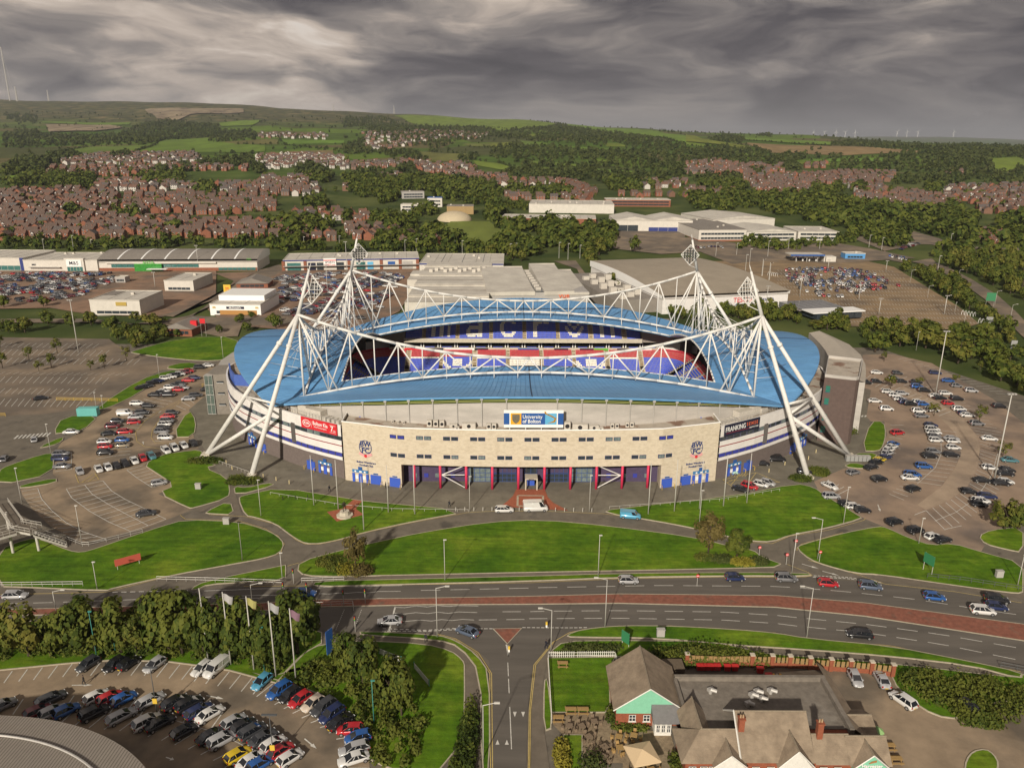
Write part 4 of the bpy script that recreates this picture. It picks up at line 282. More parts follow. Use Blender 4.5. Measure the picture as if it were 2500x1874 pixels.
# ---------------------------------------------------------------- ground, hills, roads
def terrain_material():
    m = bpy.data.materials.new('farmland'); m.use_nodes = True; n = m.node_tree; L = n.links.new; b = n.nodes['Principled BSDF']
    b.inputs['Roughness'].default_value = 0.95; b.inputs['Specular IOR Level'].default_value = 0.1
    g = n.nodes.new('ShaderNodeNewGeometry'); sep = n.nodes.new('ShaderNodeSeparateXYZ'); L(g.outputs['Position'], sep.inputs[0])
    vo = n.nodes.new('ShaderNodeTexVoronoi'); vo.inputs['Scale'].default_value = 0.0052; L(g.outputs['Position'], vo.inputs['Vector'])
    sp = n.nodes.new('ShaderNodeSeparateColor'); L(vo.outputs['Color'], sp.inputs[0])
    rp = n.nodes.new('ShaderNodeValToRGB'); L(sp.outputs[0], rp.inputs[0]); e = rp.color_ramp.elements; rp.color_ramp.interpolation = 'CONSTANT'
    e[0].position = 0; e[0].color = (0.07, 0.11, 0.02, 1); e[1].position = 0.3; e[1].color = (0.105, 0.16, 0.024, 1)
    for p, c in ((0.55, (0.075, 0.085, 0.03, 1)), (0.75, (0.12, 0.105, 0.045, 1)), (0.85, (0.07, 0.12, 0.018, 1))): rp.color_ramp.elements.new(p).color = c
    nz = n.nodes.new('ShaderNodeTexNoise'); nz.inputs['Scale'].default_value = 0.02; nz.inputs['Detail'].default_value = 8; L(g.outputs['Position'], nz.inputs['Vector'])
    # moor above the farmland: heather and dead bracken
    mr = n.nodes.new('ShaderNodeValToRGB'); L(nz.outputs['Fac'], mr.inputs[0]); e = mr.color_ramp.elements
    e[0].position = 0.35; e[0].color = (0.055, 0.050, 0.028, 1); e[1].position = 0.65; e[1].color = (0.16, 0.125, 0.06, 1); mr.color_ramp.elements.new(0.5).color = (0.075, 0.085, 0.032, 1)
    big = n.nodes.new('ShaderNodeTexNoise'); big.inputs['Scale'].default_value = 0.0016; L(g.outputs['Position'], big.inputs['Vector'])
    ma = n.nodes.new('ShaderNodeMath'); ma.operation = 'MULTIPLY_ADD'; L(big.outputs['Fac'], ma.inputs[0]); ma.inputs[1].default_value = 120.0; L(sep.outputs[2], ma.inputs[2])
    rg = n.nodes.new('ShaderNodeMapRange'); rg.inputs[1].default_value = 175; rg.inputs[2].default_value = 235; L(ma.outputs[0], rg.inputs[0])
    x = n.nodes.new('ShaderNodeMix'); x.data_type = 'RGBA'; L(rg.outputs[0], x.inputs[0]); L(rp.outputs[0], x.inputs[6]); L(mr.outputs[0], x.inputs[7])
    # near the town: rough grass and hedge bottoms
    fl = n.nodes.new('ShaderNodeMapRange'); fl.inputs[1].default_value = 45; fl.inputs[2].default_value = 20; L(sep.outputs[2], fl.inputs[0])
    gr = n.nodes.new('ShaderNodeValToRGB'); L(nz.outputs['Fac'], gr.inputs[0]); e = gr.color_ramp.elements
    e[0].position = 0.38; e[0].color = (0.05, 0.075, 0.02, 1); e[1].position = 0.62; e[1].color = (0.085, 0.10, 0.03, 1)
    y = n.nodes.new('ShaderNodeMix'); y.data_type = 'RGBA'; L(fl.outputs[0], y.inputs[0]); L(x.outputs[2], y.inputs[6]); L(gr.outputs[0], y.inputs[7])
    h = n.nodes.new('ShaderNodeHueSaturation'); L(y.outputs[2], h.inputs['Color']); r2 = n.nodes.new('ShaderNodeMapRange'); r2.inputs[1].default_value = 0.3; r2.inputs[2].default_value = 0.7; r2.inputs[3].default_value = 0.75; r2.inputs[4].default_value = 1.25; L(nz.outputs['Fac'], r2.inputs[0]); L(r2.outputs[0], h.inputs['Value'])
    L(h.outputs[0], b.inputs['Base Color']); return m

def make_terrain():
    us = np.r_[np.linspace(-1.6, -0.8, 9)[:-1], np.linspace(-0.8, 0.8, 129), np.linspace(0.8, 1.6, 9)[1:]]
    ys = np.r_[np.linspace(-2500, 0, 6), np.linspace(60, 600, 10), np.linspace(640, 2600, 90), np.geomspace(2650, 26000, 80)]
    U, Y = np.meshgrid(us, ys); X = U * (np.abs(Y) + 260.0); Z = height(X, Y) - 0.4 * np.clip((700 - Y) / 100, 0, 1)
    n0, n1 = U.shape; v = np.stack([X, Y, Z], -1).reshape(-1, 3)
    i = np.arange((n0 - 1) * (n1 - 1)); a = i // (n1 - 1) * n1 + i % (n1 - 1)
    f = np.stack([a, a + 1, a + n1 + 1, a + n1], 1)
    me = bpy.data.meshes.new('ground'); me.from_pydata(v.tolist(), [], f.tolist()); me.materials.append(terrain_material()); me.polygons.foreach_set('use_smooth', [True] * len(f)); me.update()
    link('ground', me, kind='structure')
make_terrain()

M_ASPH = {
 'plaza': mat('forecourt asphalt', (0.165, 0.148, 0.115), 0.9, 0.22, 0.12, 0.15, 3, c2=(0.20, 0.18, 0.14), thr=(0.45, 0.7)),
 'worn': mat('worn asphalt', (0.29, 0.22, 0.15), 0.9, 0.25, 0.07, 0.15, 3, c2=(0.15, 0.122, 0.092), thr=(0.46, 0.62)),
 'dark': mat('dark asphalt', (0.15, 0.122, 0.096), 0.9, 0.22, 0.05, 0.15, 3, c2=(0.24, 0.185, 0.132), thr=(0.43, 0.62)),
 'pink': mat('pink chip asphalt', (0.30, 0.22, 0.16), 0.9, 0.2, 0.06, 0.15, 3, c2=(0.165, 0.13, 0.108), thr=(0.48, 0.66)),
 'lane': mat('pale lane', (0.36, 0.275, 0.20), 0.9, 0.2, 0.08, 0.1, 3, c2=(0.27, 0.21, 0.16), thr=(0.5, 0.68)),
 'tan': mat('tan asphalt', (0.27, 0.19, 0.11), 0.9, 0.22, 0.04, 0.15, 3, c2=(0.145, 0.11, 0.078), thr=(0.47, 0.68)),
 'red': mat('red block paving', (0.26, 0.165, 0.11), 0.9, 0.2, 0.05, 0.15, 3, c2=(0.15, 0.115, 0.09), thr=(0.45, 0.65)),
}
M_ROAD = mat('road asphalt', (0.115, 0.102, 0.088), 0.85, 0.14, 0.10, 0.12, 6, c2=(0.14, 0.124, 0.106), thr=(0.45, 0.7), stretch=(0.25, 2.2, 1))
M_LOOP = mat('loop road asphalt', (0.155, 0.134, 0.106), 0.88, 0.2, 0.15, 0.12, 6, c2=(0.095, 0.084, 0.07), thr=(0.6, 0.68))
M_PATH = mat('path asphalt', (0.16, 0.134, 0.104), 0.9, 0.16, 0.2, 0.1, 6)
M_KERB = mat('kerb concrete', (0.42, 0.37, 0.28), 0.85, 0.18, 0.6)
M_WHITE = mat('white road paint', (0.60, 0.58, 0.53), 0.7, 0.22, 0.8)
M_YEL = mat('yellow road paint', (0.55, 0.42, 0.15), 0.7, 0.2, 0.8)
M_BRICKPAVE = mat('red brick paving', (0.33, 0.105, 0.058), 0.9, 0.22, 0.8, 0.2, 8)
M_MEDIAN = mat('red block median', (0.235, 0.092, 0.062), 0.9, 0.25, 0.5, 0.2, 8, c2=(0.15, 0.10, 0.075), thr=(0.55, 0.75))

def lawn_material():
    """mown grass: mowing stripes, dry patches, fine blades"""
    m = bpy.data.materials.new('mown grass'); m.use_nodes = True; n = m.node_tree; L = n.links.new; b = n.nodes['Principled BSDF']
    b.inputs['Roughness'].default_value = 0.9; b.inputs['Specular IOR Level'].default_value = 0.15
    g = n.nodes.new('ShaderNodeNewGeometry')
    def noise(s, d=5, st=None):
        t = n.nodes.new('ShaderNodeTexNoise'); t.inputs['Scale'].default_value = s; t.inputs['Detail'].default_value = d; t.inputs['Roughness'].default_value = 0.7
        if st:
            mp = n.nodes.new('ShaderNodeMapping'); mp.inputs['Scale'].default_value = st; mp.inputs['Rotation'].default_value = (0, 0, 0.12); L(g.outputs['Position'], mp.inputs['Vector']); L(mp.outputs[0], t.inputs['Vector'])
        else: L(g.outputs['Position'], t.inputs['Vector'])
        return t.outputs['Fac']
    rp = n.nodes.new('ShaderNodeValToRGB'); L(noise(0.06, 6), rp.inputs[0]); e = rp.color_ramp.elements
    e[0].position = 0.36; e[0].color = (0.048, 0.115, 0.005, 1); e[1].position = 0.66; e[1].color = (0.150, 0.215, 0.016, 1); rp.color_ramp.elements.new(0.5).color = (0.082, 0.160, 0.007, 1)
    h = n.nodes.new('ShaderNodeHueSaturation'); L(rp.outputs[0], h.inputs['Color'])
    add = n.nodes.new('ShaderNodeMath'); add.operation = 'ADD'; L(noise(0.5, 8), add.inputs[0]); L(noise(0.9, 3, (0.12, 1.0, 1)), add.inputs[1])
    r = n.nodes.new('ShaderNodeMapRange'); r.inputs[1].default_value = 0.7; r.inputs[2].default_value = 1.3; r.inputs[3].default_value = 0.6; r.inputs[4].default_value = 1.42; L(add.outputs[0], r.inputs[0]); L(r.outputs[0], h.inputs['Value'])
    L(h.outputs[0], b.inputs['Base Color'])
    bp = n.nodes.new('ShaderNodeBump'); bp.inputs['Strength'].default_value = 0.5; bp.inputs['Distance'].default_value = 0.2; L(noise(3.0, 6), bp.inputs['Height']); L(bp.outputs[0], b.inputs['Normal'])
    return m
M_LAWN = lawn_material()

# base apron under the whole near site, then the separate surfaces, each a few mm above the one below
sheet('site_asphalt', [(-190, 60), (190, 60), (260, 150), (190, 240), (160, 330), (-200, 330), (-230, 150)], 0.010, M_LOOP)
z = 0.014
for k, (t, P) in D['paved'].items():
    P = [tuple(p) for p in P]; far = max(p[1] for p in P)
    if far > 640:
        v, tr_ = earcut(P); me = bpy.data.meshes.new(k)
        bm = bmesh.new(); vv = [bm.verts.new(p) for p in v]
        for q in tr_: bm.faces.new([vv[i] for i in q])
        for _ in range(4):
            ed = [e for e in bm.edges if e.calc_length() > 40]
            if not ed: break
            bmesh.ops.subdivide_edges(bm, edges=ed, cuts=1); bmesh.ops.triangulate(bm, faces=bm.faces)
        for q in bm.verts: q.co.z = float(height(q.co.x, q.co.y)) + 0.35 * min(1, max(0, (q.co.y - 600) / 60)) + z
        bm.to_mesh(me); bm.free(); me.materials.append(M_ASPH[t]); link(k, me, kind='structure')
    else: sheet(k, P, z, M_ASPH[t])
    z += 0.004
for k, P in D['roads'].items(): sheet(k, [tuple(p) for p in P], 0.070, M_ROAD)
z = 0.076
for k, P in D['paths'].items(): sheet(k, [tuple(p) for p in P], z, M_PATH); z += 0.002
sheet('patio', D['patio'], 0.098, mat('patio slabs', (0.26, 0.20, 0.13), 0.9, 0.3, 0.8, 0.3, 2.5))
def kerbed(name, P, m, h, kw=0.22):
    """a raised area with a kerb of its own round the edge"""
    P = [tuple(p) for p in P]
    if sum(P[k][0] * P[(k + 1) % len(P)][1] - P[(k + 1) % len(P)][0] * P[k][1] for k in range(len(P))) < 0: P = P[::-1]
    o = sheet(name, P, h, m); b = MB(); n = len(P)
    off = []
    for k in range(n):
        a, p, c = Vector(P[k - 1]), Vector(P[k]), Vector(P[(k + 1) % n])
        d0 = (p - a).normalized(); d1 = (c - p).normalized(); t = (d0 + d1); t = t.normalized() if t.length > 1e-3 else d0
        nn = Vector((t.y, -t.x)); off.append((p.x + nn.x * kw, p.y + nn.y * kw))
    for k in range(n):
        j = (k + 1) % n
        b.face([(*P[k], h + .02), (*off[k], h + .02), (*off[j], h + .02), (*P[j], h + .02)]); b.face([(*off[k], h + .02), (*off[k], 0), (*off[j], 0), (*off[j], h + .02)])
    b.build('kerb', M_KERB, o); return o
LK = list(D['lawns'])
for k, P in D['lawns'].items(): kerbed(k, smooth_poly([tuple(p) for p in P], 1) if k not in ('hedge_bank', 'pub_lawn', 'pub_low_lawn') else P, M_LAWN, 0.125 + 0.003 * LK.index(k))
kerbed('median', D['median'], M_MEDIAN, 0.13); kerbed('traffic_island', D['island'], M_MEDIAN, 0.13)
sheet('brick_apron', D['brick_apron'], 0.085, M_BRICKPAVE)
o = sheet('statue_plaza', D['statue_plaza'], 0.15, M_BRICKPAVE)

def lines(rows_):
    out = []
    for P, n, fr, w in rows_:
        P = np.array(P, float); d = np.r_[0, np.cumsum(np.hypot(*np.diff(P, axis=0).T))]; at_ = lambda t: (float(np.interp(t, d, P[:, 0])), float(np.interp(t, d, P[:, 1])))
        if n: out += [(*at_((i + .5 - fr / 2) / n * d[-1]), *at_((i + .5 + fr / 2) / n * d[-1]), w) for i in range(n)]
        else: out += [(*P[i], *P[i + 1], w) for i in range(len(P) - 1)]
    return out
def strips(name, segs, z, m):
    b = MB()
    for x0, y0, x1, y1, w in segs:
        d = Vector((x1 - x0, y1 - y0))
        if d.length < 1e-3: continue
        d.normalize(); n = Vector((-d.y, d.x)) * (w * 0.5)
        b.face([(x0 - n.x, y0 - n.y, z), (x1 - n.x, y1 - n.y, z), (x1 + n.x, y1 + n.y, z), (x0 + n.x, y0 + n.y, z)])
    return b.build(name, m, kind='structure')
bay = []
for a, b_, n, w in D['bays']:
    def at(P, f):
        P = np.array(P, float); d = np.r_[0, np.cumsum(np.hypot(*np.diff(P, axis=0).T))]; return float(np.interp(f * d[-1], d, P[:, 0])), float(np.interp(f * d[-1], d, P[:, 1]))
    for i in range(n + 1): bay.append((*at(a, i / n), *at(b_, i / n), w))
strips('road_marking', lines(D['white']), 0.102, M_WHITE); strips('bay_marking', bay, 0.100, M_WHITE); strips('yellow_marking', lines(D['yellow']), 0.104, M_YEL)
b = MB()
for P in D['marks']: b.face([(x, y, 0.106) for x, y in (P if len(P) < 3 or sum(P[k][0] * P[(k + 1) % len(P)][1] - P[(k + 1) % len(P)][0] * P[k][1] for k in range(len(P))) > 0 else P[::-1])])
b.build('arrow_marking', M_WHITE, kind='structure')
P = [tuple(p) for p in D['brick_apron_frame']]
strips('apron_marking', [(*P[i], *P[(i + 1) % 4], 0.5) for i in range(4)], 0.090, M_KERB)

# fields and quarry on the hill
FC = {'tan': (0.27, 0.185, 0.085), 'tan2': (0.22, 0.16, 0.07), 'pitch': (0.15, 0.185, 0.03), 'olive': (0.14, 0.13, 0.035), 'moss': (0.125, 0.185, 0.022), 'bright': (0.125, 0.20, 0.018), 'h6': (0.15, 0.155, 0.035), 'h10': (0.13, 0.15, 0.03)}
def drape(name, P, m, up=0.6, step=45):
    v, t = earcut([tuple(p) for p in P]); bm = bmesh.new(); vv = [bm.verts.new(p) for p in v]
    for q in t: bm.faces.new([vv[i] for i in q])
    for _ in range(5):
        ed = [e for e in bm.edges if e.calc_length() > step]
        if not ed: break
        bmesh.ops.subdivide_edges(bm, edges=ed, cuts=1); bmesh.ops.triangulate(bm, faces=bm.faces)
    for q in bm.verts: q.co.z = float(height(q.co.x, q.co.y)) + up
    me = bpy.data.meshes.new(name); bm.to_mesh(me); bm.free(); me.materials.append(m); return link(name, me, kind='structure')
for k, P in D['fields'].items():
    c = FC.get(k, (0.12 + 0.05 * random.random(), 0.19 + 0.05 * random.random(), 0.022))
    drape('playing_field' if k == 'pitch' else 'field', P, mat('field ' + k, c, 0.95, 0.2, 0.02, c2=tuple(q * 0.8 for q in c), thr=(0.4, 0.6), stretch=(1, 0.3, 1)), 0.9 if P[0][1] < 2500 else 2.5)
for k in ('quarry', 'quarry2'): drape('quarry_face', D[k], mat('quarry rock', (.30, .235, .15), .95, .3, .03, c2=(.16, .12, .08), thr=(.45, .6), stretch=(1, .2, .5)), 4)
# ---------------------------------------------------------------- the stadium
M_BLUE = mat('blue roof sheet', (0.115, 0.285, 0.53), 0.45, 0.16, 0.2, 0.0, spec=0.4, stretch=(.4, 1.5, 1), c2=(0.135, 0.325, 0.57), thr=(0.4, 0.7))
M_STEEL = mat('white painted steel', (0.70, 0.68, 0.645), 0.5, 0.12, 0.5)
M_BRICK = mat('buff brick', (0.60, 0.52, 0.405), 0.9, 0.10, 0.7, 0.25, 7, c2=(0.53, 0.45, 0.34), thr=(0.45, 0.66), stretch=(1, 1, 2.2))
M_PLINTH = mat('grey brown brick', (0.155, 0.125, 0.115), 0.9, 0.12, 0.6, 0.2, 8)
M_WCLAD = mat('white cladding', (0.74, 0.71, 0.685), 0.5, 0.08, 0.25)
M_GCLAD = mat('pale grey cladding', (0.46, 0.43, 0.395), 0.6, 0.10, 0.18, c2=(0.40, 0.375, 0.345), thr=(0.45, 0.6), stretch=(0.5, 0.5, 2))
M_REDL = mat('dark red stripe', (0.26, 0.02, 0.03), 0.5)
M_GLASS = mat('dark glazing', (0.035, 0.045, 0.055), 0.08, 0.3, 0.3, spec=0.8)
M_BGLASS = mat('blue spandrel', (0.045, 0.055, 0.33), 0.25, spec=0.6)
M_PGLASS = mat('pale glazing', (0.16, 0.20, 0.20), 0.12, 0.35, 0.5, spec=0.8)
M_ROOFF = mat('flat roof felt', (0.42, 0.37, 0.31), 0.9, 0.18, 0.2, c2=(0.23, 0.145, 0.105), thr=(0.56, 0.64))
M_CONC = mat('concrete', (0.52, 0.47, 0.38), 0.9, 0.14, 0.3)
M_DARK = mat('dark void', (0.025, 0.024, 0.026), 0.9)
M_SEATB = mat('blue seat', (0.06, 0.12, 0.68), 0.5); M_SEATR = mat('red seat', (0.55, 0.035, 0.06), 0.5); M_SEATW = mat('white seat', (0.90, 0.87, 0.80), 0.5)
M_TAN = mat('tan stair', (0.36, 0.25, 0.12), 0.9, 0.2, 0.8)
M_PURP = mat('purple brick', (0.075, 0.055, 0.105), 0.8, 0.15, 0.6)
M_PINK = mat('crimson column', (0.62, 0.04, 0.10), 0.45)
M_DOORB = mat('royal blue door', (0.05, 0.11, 0.50), 0.45)
M_NAVY = mat('navy lettering', (0.035, 0.055, 0.17), 0.5)
M_METAL = mat('galvanised metal', (0.50, 0.48, 0.45), 0.45, 0.12, 1.0, metal=0.3)
M_SIGNB = mat('sign blue', (0.03, 0.10, 0.32), 0.4); M_SIGNL = mat('sign light blue', (0.13, 0.42, 0.66), 0.4); M_ORANGE = mat('sign orange', (0.75, 0.38, 0.03), 0.4); M_SWHITE = mat('sign white', (0.85, 0.84, 0.82), 0.4)
M_SRED = mat('sign red', (0.62, 0.03, 0.04), 0.4); M_SBLACK = mat('sign navy black', (0.02, 0.022, 0.045), 0.4); M_SORANGE = mat('sign red orange', (0.80, 0.16, 0.06), 0.4)
M_DBRICK = mat('dark brown brick', (0.115, 0.082, 0.072), 0.85, 0.12, 0.5, 0.2, 8)
M_YELP = mat('yellow paint', (0.68, 0.46, 0.06), 0.5)

stadium = thing('stadium', 'large football stadium with blue curved roof, white pylons and buff brick front', 'stadium', (4.62, 245.54, 0), R(0.4386))
def part(name, m, b, parent=None, **k): return b.build(name, m, parent or stadium, **k)

# --- roof: four curved panels round an open rectangle
AI, WI, AO, WO = 54.0, 32.0, 72.0, 41.0
def roof_pt(side, s, t):
    """side: 0 front 1 right 2 back 3 left; s -1..1 along, t 0 inner..1 outer"""
    if side in (0, 2):
        a0, w0, z0 = (AI * s, -30.2 + 1.6 * (1 - s * s), 23.5 - 4.3 * s * s) if side == 0 else (AI * s, -34.5 - 1.3 * (1 - s * s), 22.9 - 5.7 * s * s)
        a1, w1, z1 = AO * s, -59.5 + (59.5 - WO) * abs(s) ** 2.0, (24.4 if side == 0 else 26.2) - (8.7 if side == 0 else 10.5) * abs(s) ** 2.0
    else:
        a0, w0, z0 = AI + 1.0 * (1 - s * s), (30.2 if s < 0 else 34.5) * s, 23.2 - (4.0 if s < 0 else 6.0) * s * s
        a1, w1, z1 = 92.0 - (92.0 - AO) * abs(s) ** 2.2, WO * s, 24.6 - 8.9 * abs(s) ** 2.0
    a, w, z = a0 + (a1 - a0) * t, w0 + (w1 - w0) * t, z0 + (z1 - z0) * t + (0.9 * math.sin(math.pi * t) * (1 - s * s) if side in (1, 3) else -1.4 * math.sin(math.pi * t) * (1 - s * s) if side == 0 else 0)
    if side == 2: w = -w
    if side == 3: a = -a
    return a, w, z
def roof_panel(side):
    ns, nt_ = 49, 11
    P = [[roof_pt(side, -1 + 2 * i / (ns - 1), j / (nt_ - 1)) for i in range(ns)] for j in range(nt_)]
    b = MB(); b.grid(P, flip=side in (0, 1)); 
    # thickness: underside 0.5 m below, edges closed
    Q = [[(p[0], p[1], p[2] - 0.55) for p in r] for r in P]; b.grid(Q, m=1, flip=side not in (0, 1))
    for a_, c_ in ((P[0], Q[0]), (P[-1], Q[-1])): b.grid([a_, c_], flip=(a_ is P[0]) == (side in (0, 1)))
    o = part('roof_panel', [M_BLUE, M_WCLAD], b)
    # standing seams, modelled as thin raised ribs
    ribs = MB(); n = 96
    for i in range(n + 1):
        s = -1 + 2 * i / n; pts = [roof_pt(side, s, j / 8) for j in range(9)]
        for p, q in zip(pts[:-1], pts[1:]):
            d = 0.05
            if side in (0, 2): ribs.face([(p[0] - d, p[1], p[2] + .06), (p[0] + d, p[1], p[2] + .06), (q[0] + d, q[1], q[2] + .06), (q[0] - d, q[1], q[2] + .06)])
            else: ribs.face([(p[0], p[1] - d, p[2] + .06), (p[0], p[1] + d, p[2] + .06), (q[0], q[1] + d, q[2] + .06), (q[0], q[1] - d, q[2] + .06)])
    ribs.build('seam_ribs', mat('blue seam', (0.08, 0.215, 0.42), 0.5), o, kind='stuff')
    sm = MB()
    for s in (0.0,):
        pts = [roof_pt(side, s, j / 8) for j in range(9)]
        for p, q in zip(pts[:-1], pts[1:]): sm.tube((p[0], p[1], p[2] + .05), (q[0], q[1], q[2] + .05), 0.16, n=5)
    sm.build('expansion_joint', mat('joint strip', (0.03, 0.06, 0.12), 0.6), o)
    ed = MB(); pts = [roof_pt(side, -1 + 2 * i / 32, 0) for i in range(33)]
    ed.path([(p[0], p[1], p[2] - .1) for p in pts], 0.28, 6); ed.build('gutter_edge', M_STEEL, o, smooth=True)
    return o
for s_ in range(4): roof_panel(s_)

# --- pylons and trusses
NZ = 40.5
def pylon(sx, sy):
    e = thing('pylon', None, None); e.parent = stadium
    N = Vector((63.1 * sx, 37.8 * sy, NZ)); T = Vector((59.9 * sx, 35.1 * sy, 52.2))
    fA = Vector((91.8 * sx, 39.5 * sy, 0)); fB = Vector((74.4 * sx, 54.45 * sy, 0))
    def tube(name, a, b, r0, r1=None, n=12): m = MB(); m.tube(a, b, r0, r1, n); return m.build(name, M_STEEL, e, smooth=True)
    tube('leg', fA, N, 0.74, 0.50); tube('leg', fB, N, 0.74, 0.52); tube('mast', N, T, 0.55, 0.32); tube('mast_tip', T, T + (T - N) * 0.16, 0.18, 0.05)
    J = fB.lerp(N, 0.375); tube('strut', fA.lerp(J, 0.015), J, 0.62, 0.5)
    a1, b1, b2 = fA.lerp(N, 0.43), fB.lerp(N, 0.45), fB.lerp(N, 0.39); tube('brace', a1, b1, 0.33); tube('brace', a1, b2, 0.33)
    tube('post', (63.1 * sx, 38.2 * sy, 15.0), N, 0.30); tube('collar', fB.lerp(N, 0.795), fB.lerp(N, 0.81), 0.78, n=12); tube('collar', fA.lerp(N, 0.795), fA.lerp(N, 0.81), 0.78, n=12)
    for f in (fA, fB):
        d = 2.4; b = MB(); b.box(f.x - d / 2, f.x + d / 2, f.y - d / 2, f.y + d / 2, 0, 0.7); b.build('footing', M_CONC, e)
    # cables fanning out to the roof
    for k in range(4):
        p = roof_pt(3 if sx < 0 else 1, sy * (0.25 + 0.16 * k), 0.62 + 0.05 * k); tube('cable', (63.1 * sx, 37.8 * sy, 30 - 2.4 * k), (p[0], p[1], p[2] + 0.1), 0.06, n=5)
        p = roof_pt(3 if sx < 0 else 1, sy * (0.20 + 0.17 * k), 0.10); tube('cable', (63.1 * sx, 37.8 * sy, 31 - 2.2 * k), (p[0], p[1], p[2] + 0.1), 0.06, n=5)
    # floodlight: a diamond lattice facing the pitch
    c = N.lerp(T, 0.52) + Vector((-1.9 * sx, -1.2 * sy, 0.2)); u = Vector((1, -.25 * sx * sy, 0)).normalized(); nrm = Vector((-.25 * sx, -sy, -.25)).normalized(); up = nrm.cross(u).normalized(); up = up if up.z > 0 else -up
    fl = MB(); h, w = 3.9, 3.2; cor = [c + up * h, c + u * w, c - up * h, c - u * w]
    for i in range(4): fl.tube(cor[i], cor[(i + 1) % 4], 0.13, n=6)
    for i in range(-3, 4):
        f = i / 4.0; hw = w * (1 - abs(f)); fl.tube(c + up * (h * f) - u * hw, c + up * (h * f) + u * hw, 0.08, n=5)
        hh = h * (1 - abs(f)); fl.tube(c + u * (w * f) - up * hh, c + u * (w * f) + up * hh, 0.08, n=5)
    back = c - nrm * 1.4
    for i in range(4): fl.tube(cor[i], back, 0.08, n=5)
    fl.tube(back, N.lerp(T, 0.3), 0.16, n=6); fl.tube(back, N.lerp(T, 0.8), 0.16, n=6); fl.tube(cor[2], N.lerp(T, 0.1), 0.1, n=5)
    frame = fl.build('floodlight_frame', M_STEEL, e)
    for i in range(-3, 4):
        for j in range(-2, 3):
            if abs(i * 0.9) / h + abs(j * 0.95) / w > 0.86: continue
            p = c + up * (i * 0.9) + u * (j * 0.95) + nrm * 0.25
            lm = link('floodlight', LAMP_ME, frame); lm.matrix_parent_inverse = Matrix.Identity(4); lm.location = p; lm.rotation_euler = nrm.to_track_quat('Z', 'Y').to_euler()
    return N, J
lb = MB(); lb.lathe([(0.12, -0.35), (0.34, -0.05), (0.36, 0.12)], n=8); LAMP_ME = lb.mesh('floodlight', mat('floodlight housing', (0.12, 0.115, 0.105), 0.35, metal=0.4))
nodes = {}
for sx in (-1, 1):
    for sy in (-1, 1): nodes[sx, sy] = pylon(sx, sy)

def truss(kind, sgn):
    """kind 'long' runs along a at w=38*sgn ; 'end' runs along w at a=63*sgn"""
    e = thing('roof_truss', None, None); e.parent = stadium
    half, zt0, zb0, zbe, he = (63.1, 28.5 + (.8 if sgn > 0 else 0), 24.4 + (.8 if sgn > 0 else 0), 15.2, 71.0) if kind == 'long' else (37.8, 29.0, 24.8, 15.4, 41.5)
    def P(q, z): return (q, 38.0 * sgn, z) if kind == 'long' else (63.3 * sgn, q, z)
    zt = lambda q: zt0 + (NZ - zt0) * (abs(q) / half) ** 2
    zb = lambda q: zb0 - (zb0 - zbe) * (abs(q) / he) ** 2
    n = 24; c = MB(); c.path([P(-half + 2 * half * i / n, zt(-half + 2 * half * i / n)) for i in range(n + 1)], 0.40, 10); c.build('top_chord', M_STEEL, e, smooth=True)
    c = MB(); pts = [P(-he + 2 * he * i / n, zb(-he + 2 * he * i / n)) for i in range(n + 1)]; c.path(pts, 0.34, 10); c.build('bottom_chord', M_STEEL, e, smooth=True)
    def mem(name, a, b, r): m = MB(); m.tube(a, b, r, n=7); m.build(name, M_STEEL, e, smooth=True)
    k = 0; q = 3.3; st = []
    while q < half - 3: st.append(q); q += 6.6
    for sg in (-1, 1):
        for i, q in enumerate(st):
            mem('vertical', P(sg * q, zb(q)), P(sg * q, zt(q)), 0.17)
            if i % 2 == 0:            # bottom node: diagonals up to the next top nodes
                for nq in ((st[i - 1] if i else 0.0), (st[i + 1] if i + 1 < len(st) else half)):
                    mem('diagonal', P(sg * q, zb(q)), P(sg * nq, zt(nq)), 0.22)
        if len(st) % 2 == 0: mem('diagonal', P(sg * st[-1], zt(st[-1])), P(sg * half, zb(half)), 0.26)
        mem('diagonal', P(sg * half, NZ - 0.4), P(sg * (half - 9.5), zb(half - 9.5)), 0.28)
        # hangers to the roof sheet
        for q in st:
            s_long = sg * q / (AO if kind == 'long' else WO)
            if kind == 'long':
                th_ = .30 if sgn < 0 else .09; p = roof_pt(0 if sgn < 0 else 2, sg * q / (AI + (AO - AI) * th_), th_); mem('hanger', P(sg * q, zb(q)), (p[0], p[1], p[2] - .1), 0.13)
            else:
                for tt in (0.06, 0.55): p = roof_pt(1 if sgn > 0 else 3, s_long, tt); mem('hanger', P(sg * q, zt(q) - .3), (p[0], p[1], p[2] + .1), 0.06)
for g in (-1, 1): truss('long', g); truss('end', g)

